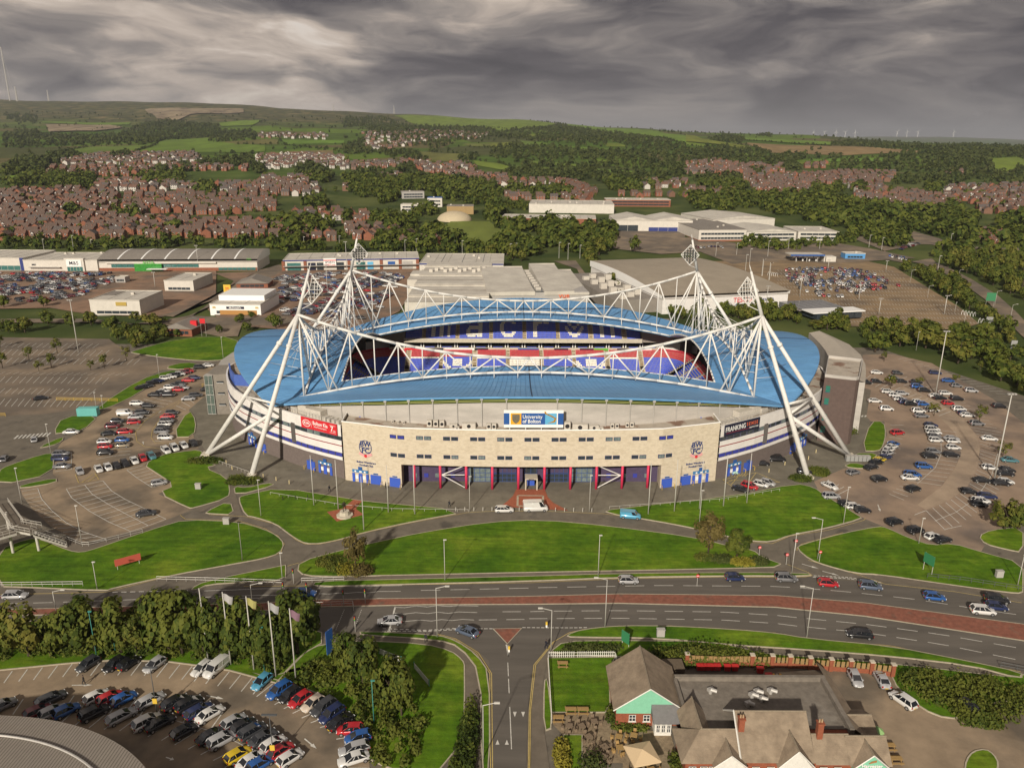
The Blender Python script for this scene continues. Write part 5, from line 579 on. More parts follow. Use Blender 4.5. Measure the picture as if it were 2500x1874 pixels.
# --- outer ring: plinth, white bands and window strips on the curved corners
QF = [(49.3, -55.6), (55, -52.4), (60.5, -49), (66, -45), (71.5, -40.8), (75.4, -37.7), (79, -34.3), (83.2, -30), (87, -25.3), (90, -20.3), (92.5, -15), (94.5, -10), (96, -5), (97, 0)]
def off_poly(P, d):
    Q = []
    for i, p in enumerate(P):
        a = Vector(P[max(i - 1, 0)]); b = Vector(P[min(i + 1, len(P) - 1)]); t = (b - a).normalized(); Q.append((p[0] - t.y * -d, p[1] + t.x * -d))
    return Q
def band(name, m, z0, z1, sx, out=0.0, P=None, parent=None, back=False):
    P = P or QF; Q = off_poly(P, out); I = off_poly(P, out - 0.5)
    full = Q + ([(x, -y) for x, y in Q[::-1][1:]] if back else []); inner = I + ([(x, -y) for x, y in I[::-1][1:]] if back else [])
    f = [(x * sx, y) for x, y in full]; g = [(x * sx, y) for x, y in inner]; b = MB()
    b.grid([[(x, y, z0) for x, y in f], [(x, y, z1) for x, y in f]], flip=sx < 0)
    b.grid([[(x, y, z1) for x, y in f], [(x, y, z1) for x, y in g]], flip=sx < 0); b.grid([[(x, y, z0) for x, y in g], [(x, y, z0) for x, y in f]], flip=sx < 0)
    return part(name, m, b, parent)
def ring_at(d, out=0.0):
    """point and tangent angle at arc length d along the right front corner"""
    for a, b in zip(QF[:-1], QF[1:]):
        l = math.dist(a, b)
        if d <= l:
            f = d / l; t = math.atan2(b[1] - a[1], b[0] - a[0]); return a[0] + (b[0] - a[0]) * f + math.sin(t) * out, a[1] + (b[1] - a[1]) * f - math.cos(t) * out, t
        d -= l
    return (*QF[-1], math.pi / 2)
RING = sum(math.dist(a, b) for a, b in zip(QF[:-1], QF[1:]))
def pane_me(name, w, h, m):
    b = MB(); b.box(-w / 2, w / 2, -0.06, 0.06, 0, h, 0, True); 
    for x in (-w / 2, w / 2 - 0.08): b.box(x, x + 0.08, -0.12, 0.05, 0, h, 1, True)
    for z0 in (0, h - 0.08): b.box(-w / 2 + .08, w / 2 - .08, -0.12, 0.05, z0, z0 + 0.08, 1, True)
    return b.mesh(name, [m, mat('window frame grey', (0.10, 0.10, 0.16), 0.5)])
PANES = [pane_me('pane', 2.3, 1.14, m) for m in (M_GLASS, M_PGLASS, M_BGLASS)]
for sx in (-1, 1):
    band('plinth_wall', M_PLINTH, 0, 5.4, sx, back=True)
    band('white_band', M_WCLAD, 5.4, 6.3, sx, 0.35, back=True); wb = band('white_band', M_WCLAD, 7.5, 10.9, sx, 0.35, back=True); band('white_band', M_WCLAD, 12.1, 15.2, sx, 0.35, back=True)
    band('stripe', M_REDL, 9.35, 9.6, sx, 0.40, parent=wb)
    band('window_backing', M_DARK, 6.3, 7.5, sx, -0.05, back=True); band('window_backing', M_DARK, 10.9, 12.1, sx, -0.05, back=True)
    nP = int(RING / 2.42)
    for i in range(nP):
        x, y, t = ring_at((i + .5) * RING / nP, 0.22)
        for zz, pm in ((6.33, PANES[2] if i < 12 else random.choice(PANES)), (10.93, random.choice((PANES[0], PANES[0], PANES[1])))):
            o = link('window', pm, stadium, (x * sx, y, zz)); o.rotation_euler.z = t if sx > 0 else -t
    # flat roof of the ring, up to the upper stand wall
    I = [(49, -49.6), (55, -46.8), (60, -44.2), (65, -41.2), (70, -37.5), (74, -33), (78, -28), (82, -22), (85, -15), (87, -8), (88, 0)]
    b = MB(); poly = QF + I[::-1]; v, t_ = earcut(poly)
    for q in t_:
        pp = [(v[i][0] * sx, v[i][1], 14.2) for i in q]; nz = (Vector(pp[1]) - Vector(pp[0])).cross(Vector(pp[2]) - Vector(pp[0])).z; b.face(pp if nz > 0 else pp[::-1])
    part('terrace_roof', M_ROOFF, b)
    # hand rail along the roof edge
    b = MB(); Q = off_poly(QF, -0.6); Q = [(x * sx, y) for x, y in Q]
    for zz in (15.75, 16.2): b.path([(x, y, zz) for x, y in Q[:9]], 0.045, 5)
    for i in range(40): x, y, t = ring_at(i * RING * 0.62 / 40, -0.6); b.tube((x * sx, y, 15.1), (x * sx, y, 16.2), 0.04, n=4)
    part('roof_railing', M_METAL, b)
    # upper wall below the eaves: follows the roof edge
    b = MB(); pl = [(-88, 0), (-87, -9), (-84.5, -17), (-81, -24), (-77, -30), (-72.5, -35.2), (-66, -40.6), (-60, -44.2), (-54, -47.3), (-48, -50), (-40, -53), (-32, -55.2), (-24, -56.8), (-16, -57.7), (-8, -58.2), (0, -58.4)]
    def wall_top(a, w):
        s = min(1, abs(a) / AO) if w < -36 else None
        return 24.4 - 8.7 * s * s - 2.0 if s is not None else 15.3
    f = [(x * -sx, y) for x, y in pl]
    for (x0, y0), (x1, y1) in zip(f[:-1], f[1:]):
        for k in range(4):
            q0 = (x0 + (x1 - x0) * k / 4, y0 + (y1 - y0) * k / 4); q1 = (x0 + (x1 - x0) * (k + 1) / 4, y0 + (y1 - y0) * (k + 1) / 4)
            z0, z1 = max(15.3, wall_top(*q0)), max(15.3, wall_top(*q1)); pts = [(*q0, 14), (*q1, 14), (*q1, z1), (*q0, z0)]
            b.face(pts if sx < 0 else pts[::-1])
    w_ = part('eaves_wall', M_GCLAD, b)
    for k in range(1, 10):
        rb = MB(); a = 6.3 * k + 0.15; yy = np.interp(a, [0, 8, 16, 24, 32, 40, 48, 54, 60, 66], [-58.4, -58.2, -57.7, -56.8, -55.2, -53, -50, -47.3, -44.2, -40.6]); zt_ = max(15.4, wall_top(a, yy)); rb.box(a * sx - .12, a * sx + .12, yy - .35, yy, 14.5, zt_ + 1.0)
        rb.box(a * sx - .35, a * sx + .35, yy - .7, yy + .2, zt_ + 0.9, zt_ + 1.5); rb.build('wall_post', M_METAL, w_)
    gb = MB(); gp_ = [(sx * a, float(np.interp(a, [0, 8, 16, 24, 32, 40, 48, 54, 60, 66], [-58.4, -58.2, -57.7, -56.8, -55.2, -53, -50, -47.3, -44.2, -40.6])) - .25) for a in range(0, 64, 3)]
    for dz in (0.45, 0.8): gb.path([(x, y, max(15.4, wall_top(x, y)) + dz) for x, y in gp_], 0.10, 5)
    gb.build('eaves_beam', mat('eaves green yellow', (0.30, 0.32, 0.10), 0.6), w_)

# back of the bowl
b = MB(); pl = [(-49.3, 55.6), (-33, 59), (0, 60.5), (33, 59), (49.3, 55.6)]
b.grid([[(x, y, 0) for x, y in pl], [(x, y, 20.5) for x, y in pl]], flip=True); part('rear_wall', M_GCLAD, b)
# --- front brick block
BR = [(-49.0, -56.3), (-33.4, -61.1)] + [(a, -62.5 + 1.4 * (a / 33.4) ** 2) for a in (-26.8, -20.1, -13.4, -6.7, 0, 6.7, 13.4, 20.1, 26.8)] + [(33.4, -61.1), (49.0, -56.3)]
def br_w(a): return float(np.interp(a, [p[0] for p in BR], [p[1] for p in BR]))
b = MB(); ZT = 16.4
def wallq(P, z0, z1, flip=False): b.grid([[(x, y, z0) for x, y in P], [(x, y, z1) for x, y in P]], flip=flip)
wallq(BR, 6.5, ZT); wallq(BR[:2], 0, 6.5); wallq(BR[-2:], 0, 6.5)
inn = [(-33.4, -61.1), (-33.4, -57.0)]; wallq(inn, 0, 6.5); wallq([(33.4, -57.0), (33.4, -61.1)], 0, 6.5)
wallq([(-49, -49.5), (-49, -56.3)], 0, ZT); wallq([(49, -56.3), (49, -49.5)], 0, ZT)
Bi = [(x * 0.99, y + 0.45) for x, y in BR]; b.grid([[(x, y, ZT) for x, y in BR], [(x, y, ZT) for x, y in Bi]]); b.grid([[(x, y, ZT) for x, y in Bi], [(x, y, ZT - 0.7) for x, y in Bi]])
front = part('brick_front', M_BRICK, b)
b = MB(); b.path([(x, y + .1, ZT + .04) for x, y in BR] , 0.16, 6); b.tube((49, -56.3, ZT + .04), (49, -49.5, ZT + .04), .16, n=6); b.tube((-49, -56.3, ZT + .04), (-49, -49.5, ZT + .04), .16, n=6); b.build('coping', M_SWHITE, front)
b = MB(); poly = Bi + [(48.5, -49.4), (40, -52.8), (24, -56.6), (0, -58.2), (-24, -56.6), (-40, -52.8), (-48.5, -49.4)]; v, t_ = earcut(poly)
for q in t_:
    pp = [(v[i][0], v[i][1], ZT - 0.65) for i in q]; nz = (Vector(pp[1]) - Vector(pp[0])).cross(Vector(pp[2]) - Vector(pp[0])).z; b.face(pp if nz > 0 else pp[::-1])
part('front_roof', M_ROOFF, b)
b = MB(); b.grid([[(x, y, 6.5) for x, y in BR[1:-1]], [(x, -57.0, 6.5) for x, y in BR[1:-1]]], flip=True); part('soffit', M_GCLAD, b)
def win_me():
    b = MB(); w, h = 1.62, 0.86; b.box(-w / 2, w / 2, -0.03, 0.1, 0, h, 0, True)
    for x in (-w / 2 - .06, w / 2 - .06): b.box(x, x + .12, -0.09, 0.1, -.06, h + .06, 1, True)
    for zz in (-.06, h - .06): b.box(-w / 2 + .06, w / 2 - .06, -0.09, 0.1, zz, zz + .12, 1, True)
    b.box(-.03, .03, -0.07, 0.1, 0, h, 1, True); return b
WMs = [win_me().mesh('window', [m, mat('window frame blue', (0.03, 0.035, 0.12), 0.5)]) for m in (M_GLASS, M_GLASS, M_PGLASS, M_BGLASS)]
for k in range(-5, 6):
    for dx in (-1.02, 1.02):
        a = 6.85 * k + dx; y0 = br_w(a - .8); y1 = br_w(a + .8); t = math.atan2(y1 - y0, 1.6)
        for zz in (8.55, 13.55): link('window', WMs[3] if abs(k) == 5 and zz > 10 else random.choice(WMs[:3]), front, (a, br_w(a) - 0.02, zz), t)
# recess with glazing, columns and the reception door
b = MB(); b.face([(-33.4, -57.0, 0), (33.4, -57.0, 0), (33.4, -57.0, 6.5), (-33.4, -57.0, 6.5)]); part('recess_wall', M_PURP, b)
def glazed(x0, x1, n, rows, z0, z1, m):
    e = MB(); e.box(x0, x1, -57.25, -57.02, z0, z1, 0, True)
    o = part('glazing', [m], e); f = MB()
    for i in range(n + 1): xx = x0 + (x1 - x0) * i / n; f.box(xx - .05, xx + .05, -57.38, -57.25, z0, z1, 0, True)
    for j in range(rows + 1): zz = z0 + (z1 - z0) * j / rows; f.box(x0, x1, -57.36, -57.26, zz - .05, zz + .05, 0, True)
    f.build('glazing_bars', mat('blue glazing bar', (0.05, 0.09, 0.26), 0.4), o); return o
glazed(-16.2, -10.6, 4, 5, 0.1, 6.3, M_PGLASS); glazed(10.6, 16.2, 4, 5, 0.1, 6.3, M_PGLASS)
glazed(-9.8, -3.9, 5, 2, 0.1, 2.3, M_GLASS); glazed(3.9, 9.8, 5, 2, 0.1, 2.3, M_GLASS); glazed(-1.6, 1.6, 2, 2, 0.1, 4.6, M_GLASS)
glazed(-9.8, -3.9, 5, 2, 2.6, 6.2, M_PURP); glazed(3.9, 9.8, 5, 2, 2.6, 6.2, M_PURP)
for sg in (-1, 1):
    for k in range(5):
        a = sg * (3.35 + 6.7 * k); b = MB(); b.tube((a, br_w(a) + .55, 0), (a, br_w(a) + .55, 6.5), 0.34, n=10); part('column', M_PINK, b, smooth=True)
    x0, x1 = sg * 17.2, sg * 23.1; b = MB()
    for z0 in (0.1, 6.2): b.tube((x0 if z0 < 1 else x0, -61.0, z0), (x1, -61.0, 3.6), 0.13, n=6)
    b.tube((x0, -61.0, 3.6), (x1, -61.0, 3.6), 0.12, n=6); part('cross_brace', M_STEEL, b)
    for k, x in enumerate((20.5, 24.6, 27.5, 30.5)):
        b = MB(); b.box(sg * x - .55, sg * x + .55, -57.12, -56.9, 1.2, 2.3, 0, True); part('window', M_PGLASS if k % 2 else M_BGLASS, b)
b = MB(); b.box(-1.6, 1.6, -62.6, -59.5, 3.0, 3.25, 0, True); b.box(-1.6, -1.3, -62.6, -62.3, 0, 3.0); b.box(1.3, 1.6, -62.6, -62.3, 0, 3.0); cano = part('reception_canopy', M_CONC, b)
text_part('lettering', 'RECEPTION', M_SBLACK, cano, (0, -62.63, 3.12), (R(90), 0, 0), 0.26)
b = MB(); b.box(-0.9, 0.9, -59.6, -59.4, 0, 2.9, 0, True); part('door', M_DOORB, b)
# doors, turnstiles and their signs on the brick ends and the plinth
def local_box(name, m, x, y, t, w, h, z0, d=0.16, parent=None): b = MB(); b.box(-w / 2, w / 2, -d, d, z0, z0 + h, 0, True); return part(name, m, b, parent, loc=(x, y, 0), rz=t)
def turnstile(x, y, t, n=3, m=mat('turnstile sign blue', (.06, .20, .42), .5)):
    s = local_box('turnstile_sign', m, x, y, t, 4.6, 0.75, 2.75, 0.22); local_box('sign_top', M_SIGNB, x, y, t, 1.1, .8, 3.55, 0.2)
    for i in range(3): b = MB(); b.box(-1.6 + i * 1.35, -1.15 + i * 1.35 + (.25 if i == 1 else 0), -.26, -.2, 2.9, 3.3, 0, True); b.build('pictogram', M_SWHITE, s)
    for i in range(n):
        dx = (i - (n - 1) / 2) * 2.0; local_box('turnstile_door', M_DOORB, x + dx * math.cos(t), y + dx * math.sin(t), t, 0.75 if i != 1 else 1.1, 2.4, 0.05)
    for dx in (-1.05, 1.05): local_box('turnstile_panel', M_SWHITE, x + dx * math.cos(t), y + dx * math.sin(t), t, 0.8, 1.0, 0.9, 0.14)
def double_door(x, y, t):
    local_box('door', M_DOORB, x, y, t, 3.0, 2.5, 0.05); local_box('door_sign', M_SIGNB, x, y, t, 1.3, 0.3, 2.75)
    for dx in (-1.8, 1.8):
        px, py = x + dx * math.cos(t) + 1.0 * math.sin(t), y + dx * math.sin(t) - 1.0 * math.cos(t); b = MB(); q = (x + dx * math.cos(t) + .1 * math.sin(t), y + dx * math.sin(t) - .1 * math.cos(t))
        b.tube((px, py, 0), (px, py, 1.1), .06, n=6); b.tube((px, py, 1.1), (*q, 1.1), .06, n=6); part('guard_rail', M_YELP, b)
eT = math.atan2(-61.1 + 56.3, -33.4 + 49.0)
for sg in (-1, 1):
    for pos, fn in ((44.6, turnstile), (40.4, double_door), (35.2, double_door)): fn(sg * pos, br_w(pos) - 0.05, eT * (1 if sg < 0 else -1))
    for d, fn in ((6.5, turnstile), (11.8, double_door), (33.0, double_door), (39.0, turnstile)):
        x, y, t = ring_at(d, 0.05); fn(sg * x, y, t * sg)
    # crest: round monogram over a ribbon
    a = 42.9 * sg; t = eT * (1 if sg < 0 else -1); cr = thing('club_crest', None, None, (a, br_w(a) - 0.10, 9.9), t); cr.parent = stadium
    text_part('lettering', 'BW', M_NAVY, cr, (0, 0, 1.0), (R(90), 0, 0), 2.0, 0.05, sx=0.92, bold=0.05); text_part('lettering', 'FC', M_NAVY, cr, (0, 0, -0.8), (R(90), 0, 0), 1.9, 0.05, sx=1.0, bold=0.05)
    b = MB(); n = 40
    for i in range(n):
        a0, a1 = 2 * math.pi * i / n, 2 * math.pi * (i + 1) / n
        b.face([(1.62 * math.cos(a0), -.03, .1 + 1.85 * math.sin(a0)), (1.62 * math.cos(a1), -.03, .1 + 1.85 * math.sin(a1)), (1.80 * math.cos(a1), -.03, .1 + 2.05 * math.sin(a1)), (1.80 * math.cos(a0), -.03, .1 + 2.05 * math.sin(a0))])
    b.box(-1.6, 1.6, -.05, -.02, 0.02, 0.16, 0, True); b.build('crest_ring', M_NAVY, cr)
    b = MB(); M_RIB = mat('pink ribbon', (0.72, 0.36, 0.36), 0.5)
    for s in (-1, 1): pr = [(0, -2.75), (0, -1.95), (s * 1.55, -1.25), (s * 1.95, -1.75), (s * 1.6, -2.05)]; b.face([(x, -.08, zz) for x, zz in (pr if s < 0 else pr[::-1])])
    b.build('ribbon', M_RIB, cr); b = MB(); b.tube((0, -.14, -2.2), (0, -.06, -2.2), 0.42, n=12); b.build('rose', M_SRED, cr)
    lt = thing('club_name', None, None, (a, br_w(a) - 0.08, 5.4), t); lt.parent = stadium
    text_part('lettering', 'Bolton Wanderers', M_NAVY, lt, (0, 0, .4), (R(90), 0, 0), 0.72, 0.04, bold=0.02); text_part('lettering', 'Football Club', M_NAVY, lt, (0, 0, -.45), (R(90), 0, 0), 0.72, 0.04, bold=0.02)
# --- sponsor signs
def ring_sign(name, sg, d0, d1, z0, z1, m):
    x0, y0, _ = ring_at(d0, 0.55); x1, y1, _ = ring_at(d1, 0.55); L_ = math.hypot(x1 - x0, y1 - y0); t = math.atan2(y1 - y0, x1 - x0) * sg
    e = thing(name, None, None, ((x0 + x1) / 2 * sg, (y0 + y1) / 2, (z0 + z1) / 2), t); e.parent = stadium
    h = (z1 - z0) / 2; b = MB(); b.box(-L_ / 2, L_ / 2, -.28, .0, -h, h, 0, True); b.build('sign_panel', m, e); return e, L_, h
e, L_, h = ring_sign('sponsor_sign', -1, 1.0, 13.6, 12.3, 15.35, M_SRED)
F_ = (R(90), 0, 0); yy = -0.32
b = MB(); n = 28
for i in range(n):
    a0, a1 = 2 * math.pi * i / n, 2 * math.pi * (i + 1) / n
    b.face([(-4.3 + 1.25 * math.cos(a0), yy, .85 * math.sin(a0)), (-4.3 + 1.25 * math.cos(a1), yy, .85 * math.sin(a1)), (-4.3 + 1.42 * math.cos(a1), yy, 1.0 * math.sin(a1)), (-4.3 + 1.42 * math.cos(a0), yy, 1.0 * math.sin(a0))])
b.build('oval', M_SWHITE, e)
text_part('lettering', 'KIA', M_SWHITE, e, (-4.3, yy, 0), F_, 1.15, .02, sx=1.1, bold=0.02); text_part('lettering', 'Bolton Kia', M_SWHITE, e, (0.6, yy, .45), F_, 1.45, .02, sx=.85, bold=0.02); text_part('lettering', 'Official West Stand Sponsor', M_SWHITE, e, (0.6, yy, -.55), F_, .55, .02, sx=.72); text_part('lettering', '7', M_SWHITE, e, (4.7, yy, 0), F_, 2.0, .02, bold=.03); text_part('lettering', 'KIA', M_SWHITE, e, (5.5, yy, -.5), F_, .6, .02)
b = MB(); b.box(-2.6, -2.54, yy, yy + .02, -.9, .9, 0, True); b.box(3.9, 6.0, yy, yy + .02, .95, 1.02, 0, True); b.box(3.9, 6.0, yy, yy + .02, -1.02, -.95, 0, True); b.build('sign_rule', M_SWHITE, e)
e, L_, h = ring_sign('sponsor_sign', 1, 1.0, 14.0, 12.3, 15.35, M_SBLACK)
text_part('lettering', 'FRANKING', M_SWHITE, e, (-2.6, yy, .15), F_, 1.95, .02, sx=.78, bold=0.01); text_part('lettering', 'S E N S E', M_SORANGE, e, (3.6, yy, .35), F_, 1.35, .02, sx=.82, bold=0.01); text_part('lettering', 'SOUTH STAND', M_SWHITE, e, (4.3, yy, -.75), F_, .5, .02)
b = MB(); b.box(-6.0, 3.0, yy, yy + .02, -.85, -.8, 0, True); b.build('sign_rule', M_SRED, e)
# university board on the front roof
e = thing('rooftop_sign', None, None, (0.4, -61.3, 16.5), 0); e.parent = stadium
b = MB(); b.box(-7.5, 7.5, 0, .35, 0.25, 4.9, 0, True)
for x in (-6, -2, 2, 6): b.box(x - .08, x + .08, .35, .5, -.8, 4.6, 0, True); b.tube((x, .4, 4), (x, 2.4, -.6), .06, n=5)
b.build('sign_panel', M_SWHITE, e)
def sp_(m, x0, x1, z0, z1, d=.06): b = MB(); b.box(x0, x1, -d, -.01, z0, z1, 0, True); return b.build('sign_field', m, e)
sp_(M_SIGNB, -7.5, -6.1, 1.1, 4.1); sp_(M_SIGNB, 6.1, 7.5, 1.1, 4.1); sp_(M_ORANGE, -5.8, -3.1, 1.1, 4.1); sp_(M_SIGNB, -3.1, 2.9, 1.1, 4.1); sp_(M_SIGNL, 2.9, 5.8, 1.1, 4.1)
b = MB(); b.face([(x, -.09, zz) for x, zz in ((-5.4, 3.8), (-5.4, 2.4), (-5.1, 1.8), (-4.45, 1.3), (-3.8, 1.8), (-3.5, 2.4), (-3.5, 3.8))]); b.build('shield', mat('shield grey', (0.16, 0.14, 0.10), .5, .8, 5), e)
text_part('lettering', 'University', M_SWHITE, e, (-2.8, -.1, 3.15), F_, 1.35, .02, 'LEFT', .9, .01); text_part('lettering', 'of Bolton', M_SWHITE, e, (-2.8, -.1, 1.95), F_, 1.35, .02, 'LEFT', .9, .02)
b = MB(); c1 = [(2.6, 4.55), (2.9, 3.9), (4.2, 3.3), (5.3, 2.7), (5.0, 2.1), (3.4, 1.4)]; c2 = [(3.0, 4.6), (3.2, 4.1), (4.5, 3.55), (5.75, 2.8), (5.4, 1.75), (3.5, 1.42)]
b.grid([[(x, -.12, zz) for x, zz in c1], [(x, -.12, zz) for x, zz in c2]], flip=True); b.grid([[(x, -.12, zz) for x, zz in c1], [(x, -.12, zz) for x, zz in c2]]); b.build('ribbon', M_ORANGE, e)

# --- plant on the roofs
M_AC = mat('plant casing', (0.55, 0.51, 0.45), 0.6, 0.15, 1.0)
def ac(x, y, z, w, d, h, fan=True):
    b = MB(); b.box(-w / 2, w / 2, -d / 2, d / 2, 0, h, 0, True)
    if fan: b.tube((0, -d / 2 - .03, h * .5), (0, -d / 2, h * .5), min(w, h) * .36, n=10, m=1)
    part('air_handling_unit', [M_AC, M_DARK], b, loc=(x, y, z), rz=random.uniform(-.1, .1))
for x, y, w, d, h in ((-9.6, -59.6, 1.1, 1.0, 1.5), (-11, -59.5, 1.1, 1, 1.5), (-16, -59, 3.4, 1.4, 1.4), (-20, -58.5, 2.0, 1.2, .9), (-23, -58, 1.2, 1.2, 1.7), (-24.6, -57.8, 1.2, 1.2, 1.7), (-26.2, -57.6, 1.2, 1.2, 1.7), (9, -59.8, 1.6, 1.2, 2.1), (12.3, -59.9, 3.9, 1.5, 1.6), (15.8, -59.6, 2.4, 1.4, 1.1), (20.6, -58.8, .9, .8, 1.3), (21.8, -58.7, .9, .8, 1.3), (24.6, -58, .9, .8, 1.3), (25.8, -57.8, .9, .8, 1.3), (-33, -56, .5, .5, .7), (-34.5, -55.7, .5, .5, .7), (-36, -55.2, .5, .5, .7), (-19, -60.2, 1.2, 1, .8), (17.5, -59.9, 1.4, 1, .6)): ac(x, y, 15.75, w, d, h)
for sg in (-1, 1):
    for k, (d, inn_, w, dd, h) in enumerate(((2.5, 2.2, 1.0, 2.0, 1.3), (4.0, 2.3, 1.0, 2.0, 1.3), (5.6, 2.2, 1.0, 2.0, 1.3), (7.2, 2.3, 1.0, 2.0, 1.4), (12.0, 3.4, 5.5, 2.4, 2.3), (17, 3.4, 3.4, 1.8, 2.6), (20, 3.2, 2.6, 2.2, 1.5))):
        x, y, t = ring_at(d, -inn_); b = MB(); b.box(-w / 2, w / 2, -dd / 2, dd / 2, 0, h, 0, True); part('air_handling_unit', M_AC, b, loc=(x * sg, y, 14.25), rz=t * sg)
# blue screen and pale upper deck at the left end
b = MB(); P_ = [(-95.2, -6), (-92.4, -13), (-89.3, -18.6), (-85.0, -19.4), (-82.6, -18.8)]
b.grid([[(x, y, 14.2) for x, y in P_], [(x, y, 17.6) for x, y in P_]]); b.grid([[(x, y, 17.6) for x, y in P_], [(x + .3, y + .4, 17.6) for x, y in P_]]); b.grid([[(x + .3, y + .4, 17.6) for x, y in P_], [(x + .3, y + .4, 14.2) for x, y in P_]]); part('blue_screen', mat('blue screen', (0.07, 0.13, 0.42), .5, .1, .6), b)
b = MB(); v_ = [(-95, -5.5), (-92.2, -12.6), (-89.0, -18.1), (-85, -18.9), (-82.6, -18.3), (-84, -10), (-86, 0), (-90, 12), (-94, 12)]; b.prism(v_, 14.3, 16.6); part('upper_deck', M_ROOFF, b)

# --- stands inside the bowl
b = MB(); b.box(-AI + 1, AI - 1, -WI - 1, WI + 1, 0.02, 0.20); part('pitch', mat('pitch grass', (0.07, 0.17, 0.02), .9, .15, .4), b)
BMP = {'m': ['11101111001111.', '11111111111111.', '11110011110011', '1110001110001 1', '11100011100011', '11100011100011', '11100011100011', '11100011100011', '11100011100011', '11100011100011'],
 'a': ['..11111111..', '.1111111111.', '111.....1111', '.........111', '..1111111111', '.11111111111', '111......111', '111......111', '111111111111', '.111111.1111'],
 'c': ['...1111111..', '..111111111.', '.111.....111', '111.........', '111.........', '111.........', '111.........', '.111.....111', '..111111111.', '...1111111..'],
 'r': ['1111.1111111', '111111111111', '1111111.1111', '1111........', '111.........', '111.........', '111.........', '111.........', '111.........', '111.........'],
 'o': ['....111111....', '..1111..1111..', '..111....1111.', '...11....11...', '11...1111...11', '111...11...111', '.111......111.', '..111....111..', '...11111111...', '.....1111.....'],
 'n': ['1111111111..', '11111111111.', '1111...1111.', '111.....111.', '111.....111.', '111.....111.', '111.....111.', '111.....111.', '111.....111.', '111.....111.']}
def seats(name, rows_, pick, face, parent):
    """rows_: list of (u0,u1,depth,z); face(u,d,z)->corner fn ; pick(u,row) -> material index or None"""
    V, F, Mi = [], [], []
    for r, (u0, u1, d, z) in enumerate(rows_):
        u = u0 + 0.25
        while u < u1:
            k = pick(u, r)
            if k is not None:
                i = len(V)
                V += [face(u - .21, d, z + .42), face(u + .21, d, z + .42), face(u + .21, d + .42, z + .45), face(u - .21, d + .42, z + .45), face(u + .21, d + .5, z + .88), face(u - .21, d + .5, z + .88)]
                F += [(i, i + 1, i + 2, i + 3), (i + 3, i + 2, i + 4, i + 5)]; Mi += [k, k]
            u += 0.52
    me = bpy.data.meshes.new(name); me.from_pydata(V, [], F)
    for m in (M_SEATB, M_SEATR, M_SEATW): me.materials.append(m)
    me.polygons.foreach_set('material_index', Mi); me.update(); return link(name, me, parent, kind='stuff')
def steps(rows_, face, depth, m, name, parent, zbase):
    b = MB()
    for u0, u1, d, z in rows_:
        b.face([face(u0, d, z), face(u1, d, z), face(u1, d + depth, z), face(u0, d + depth, z)]); zn = z - rows_[1][3] + rows_[0][3]
        b.face([face(u0, d, zn), face(u1, d, zn), face(u1, d, z), face(u0, d, z)])
    return b.build(name, m, parent)
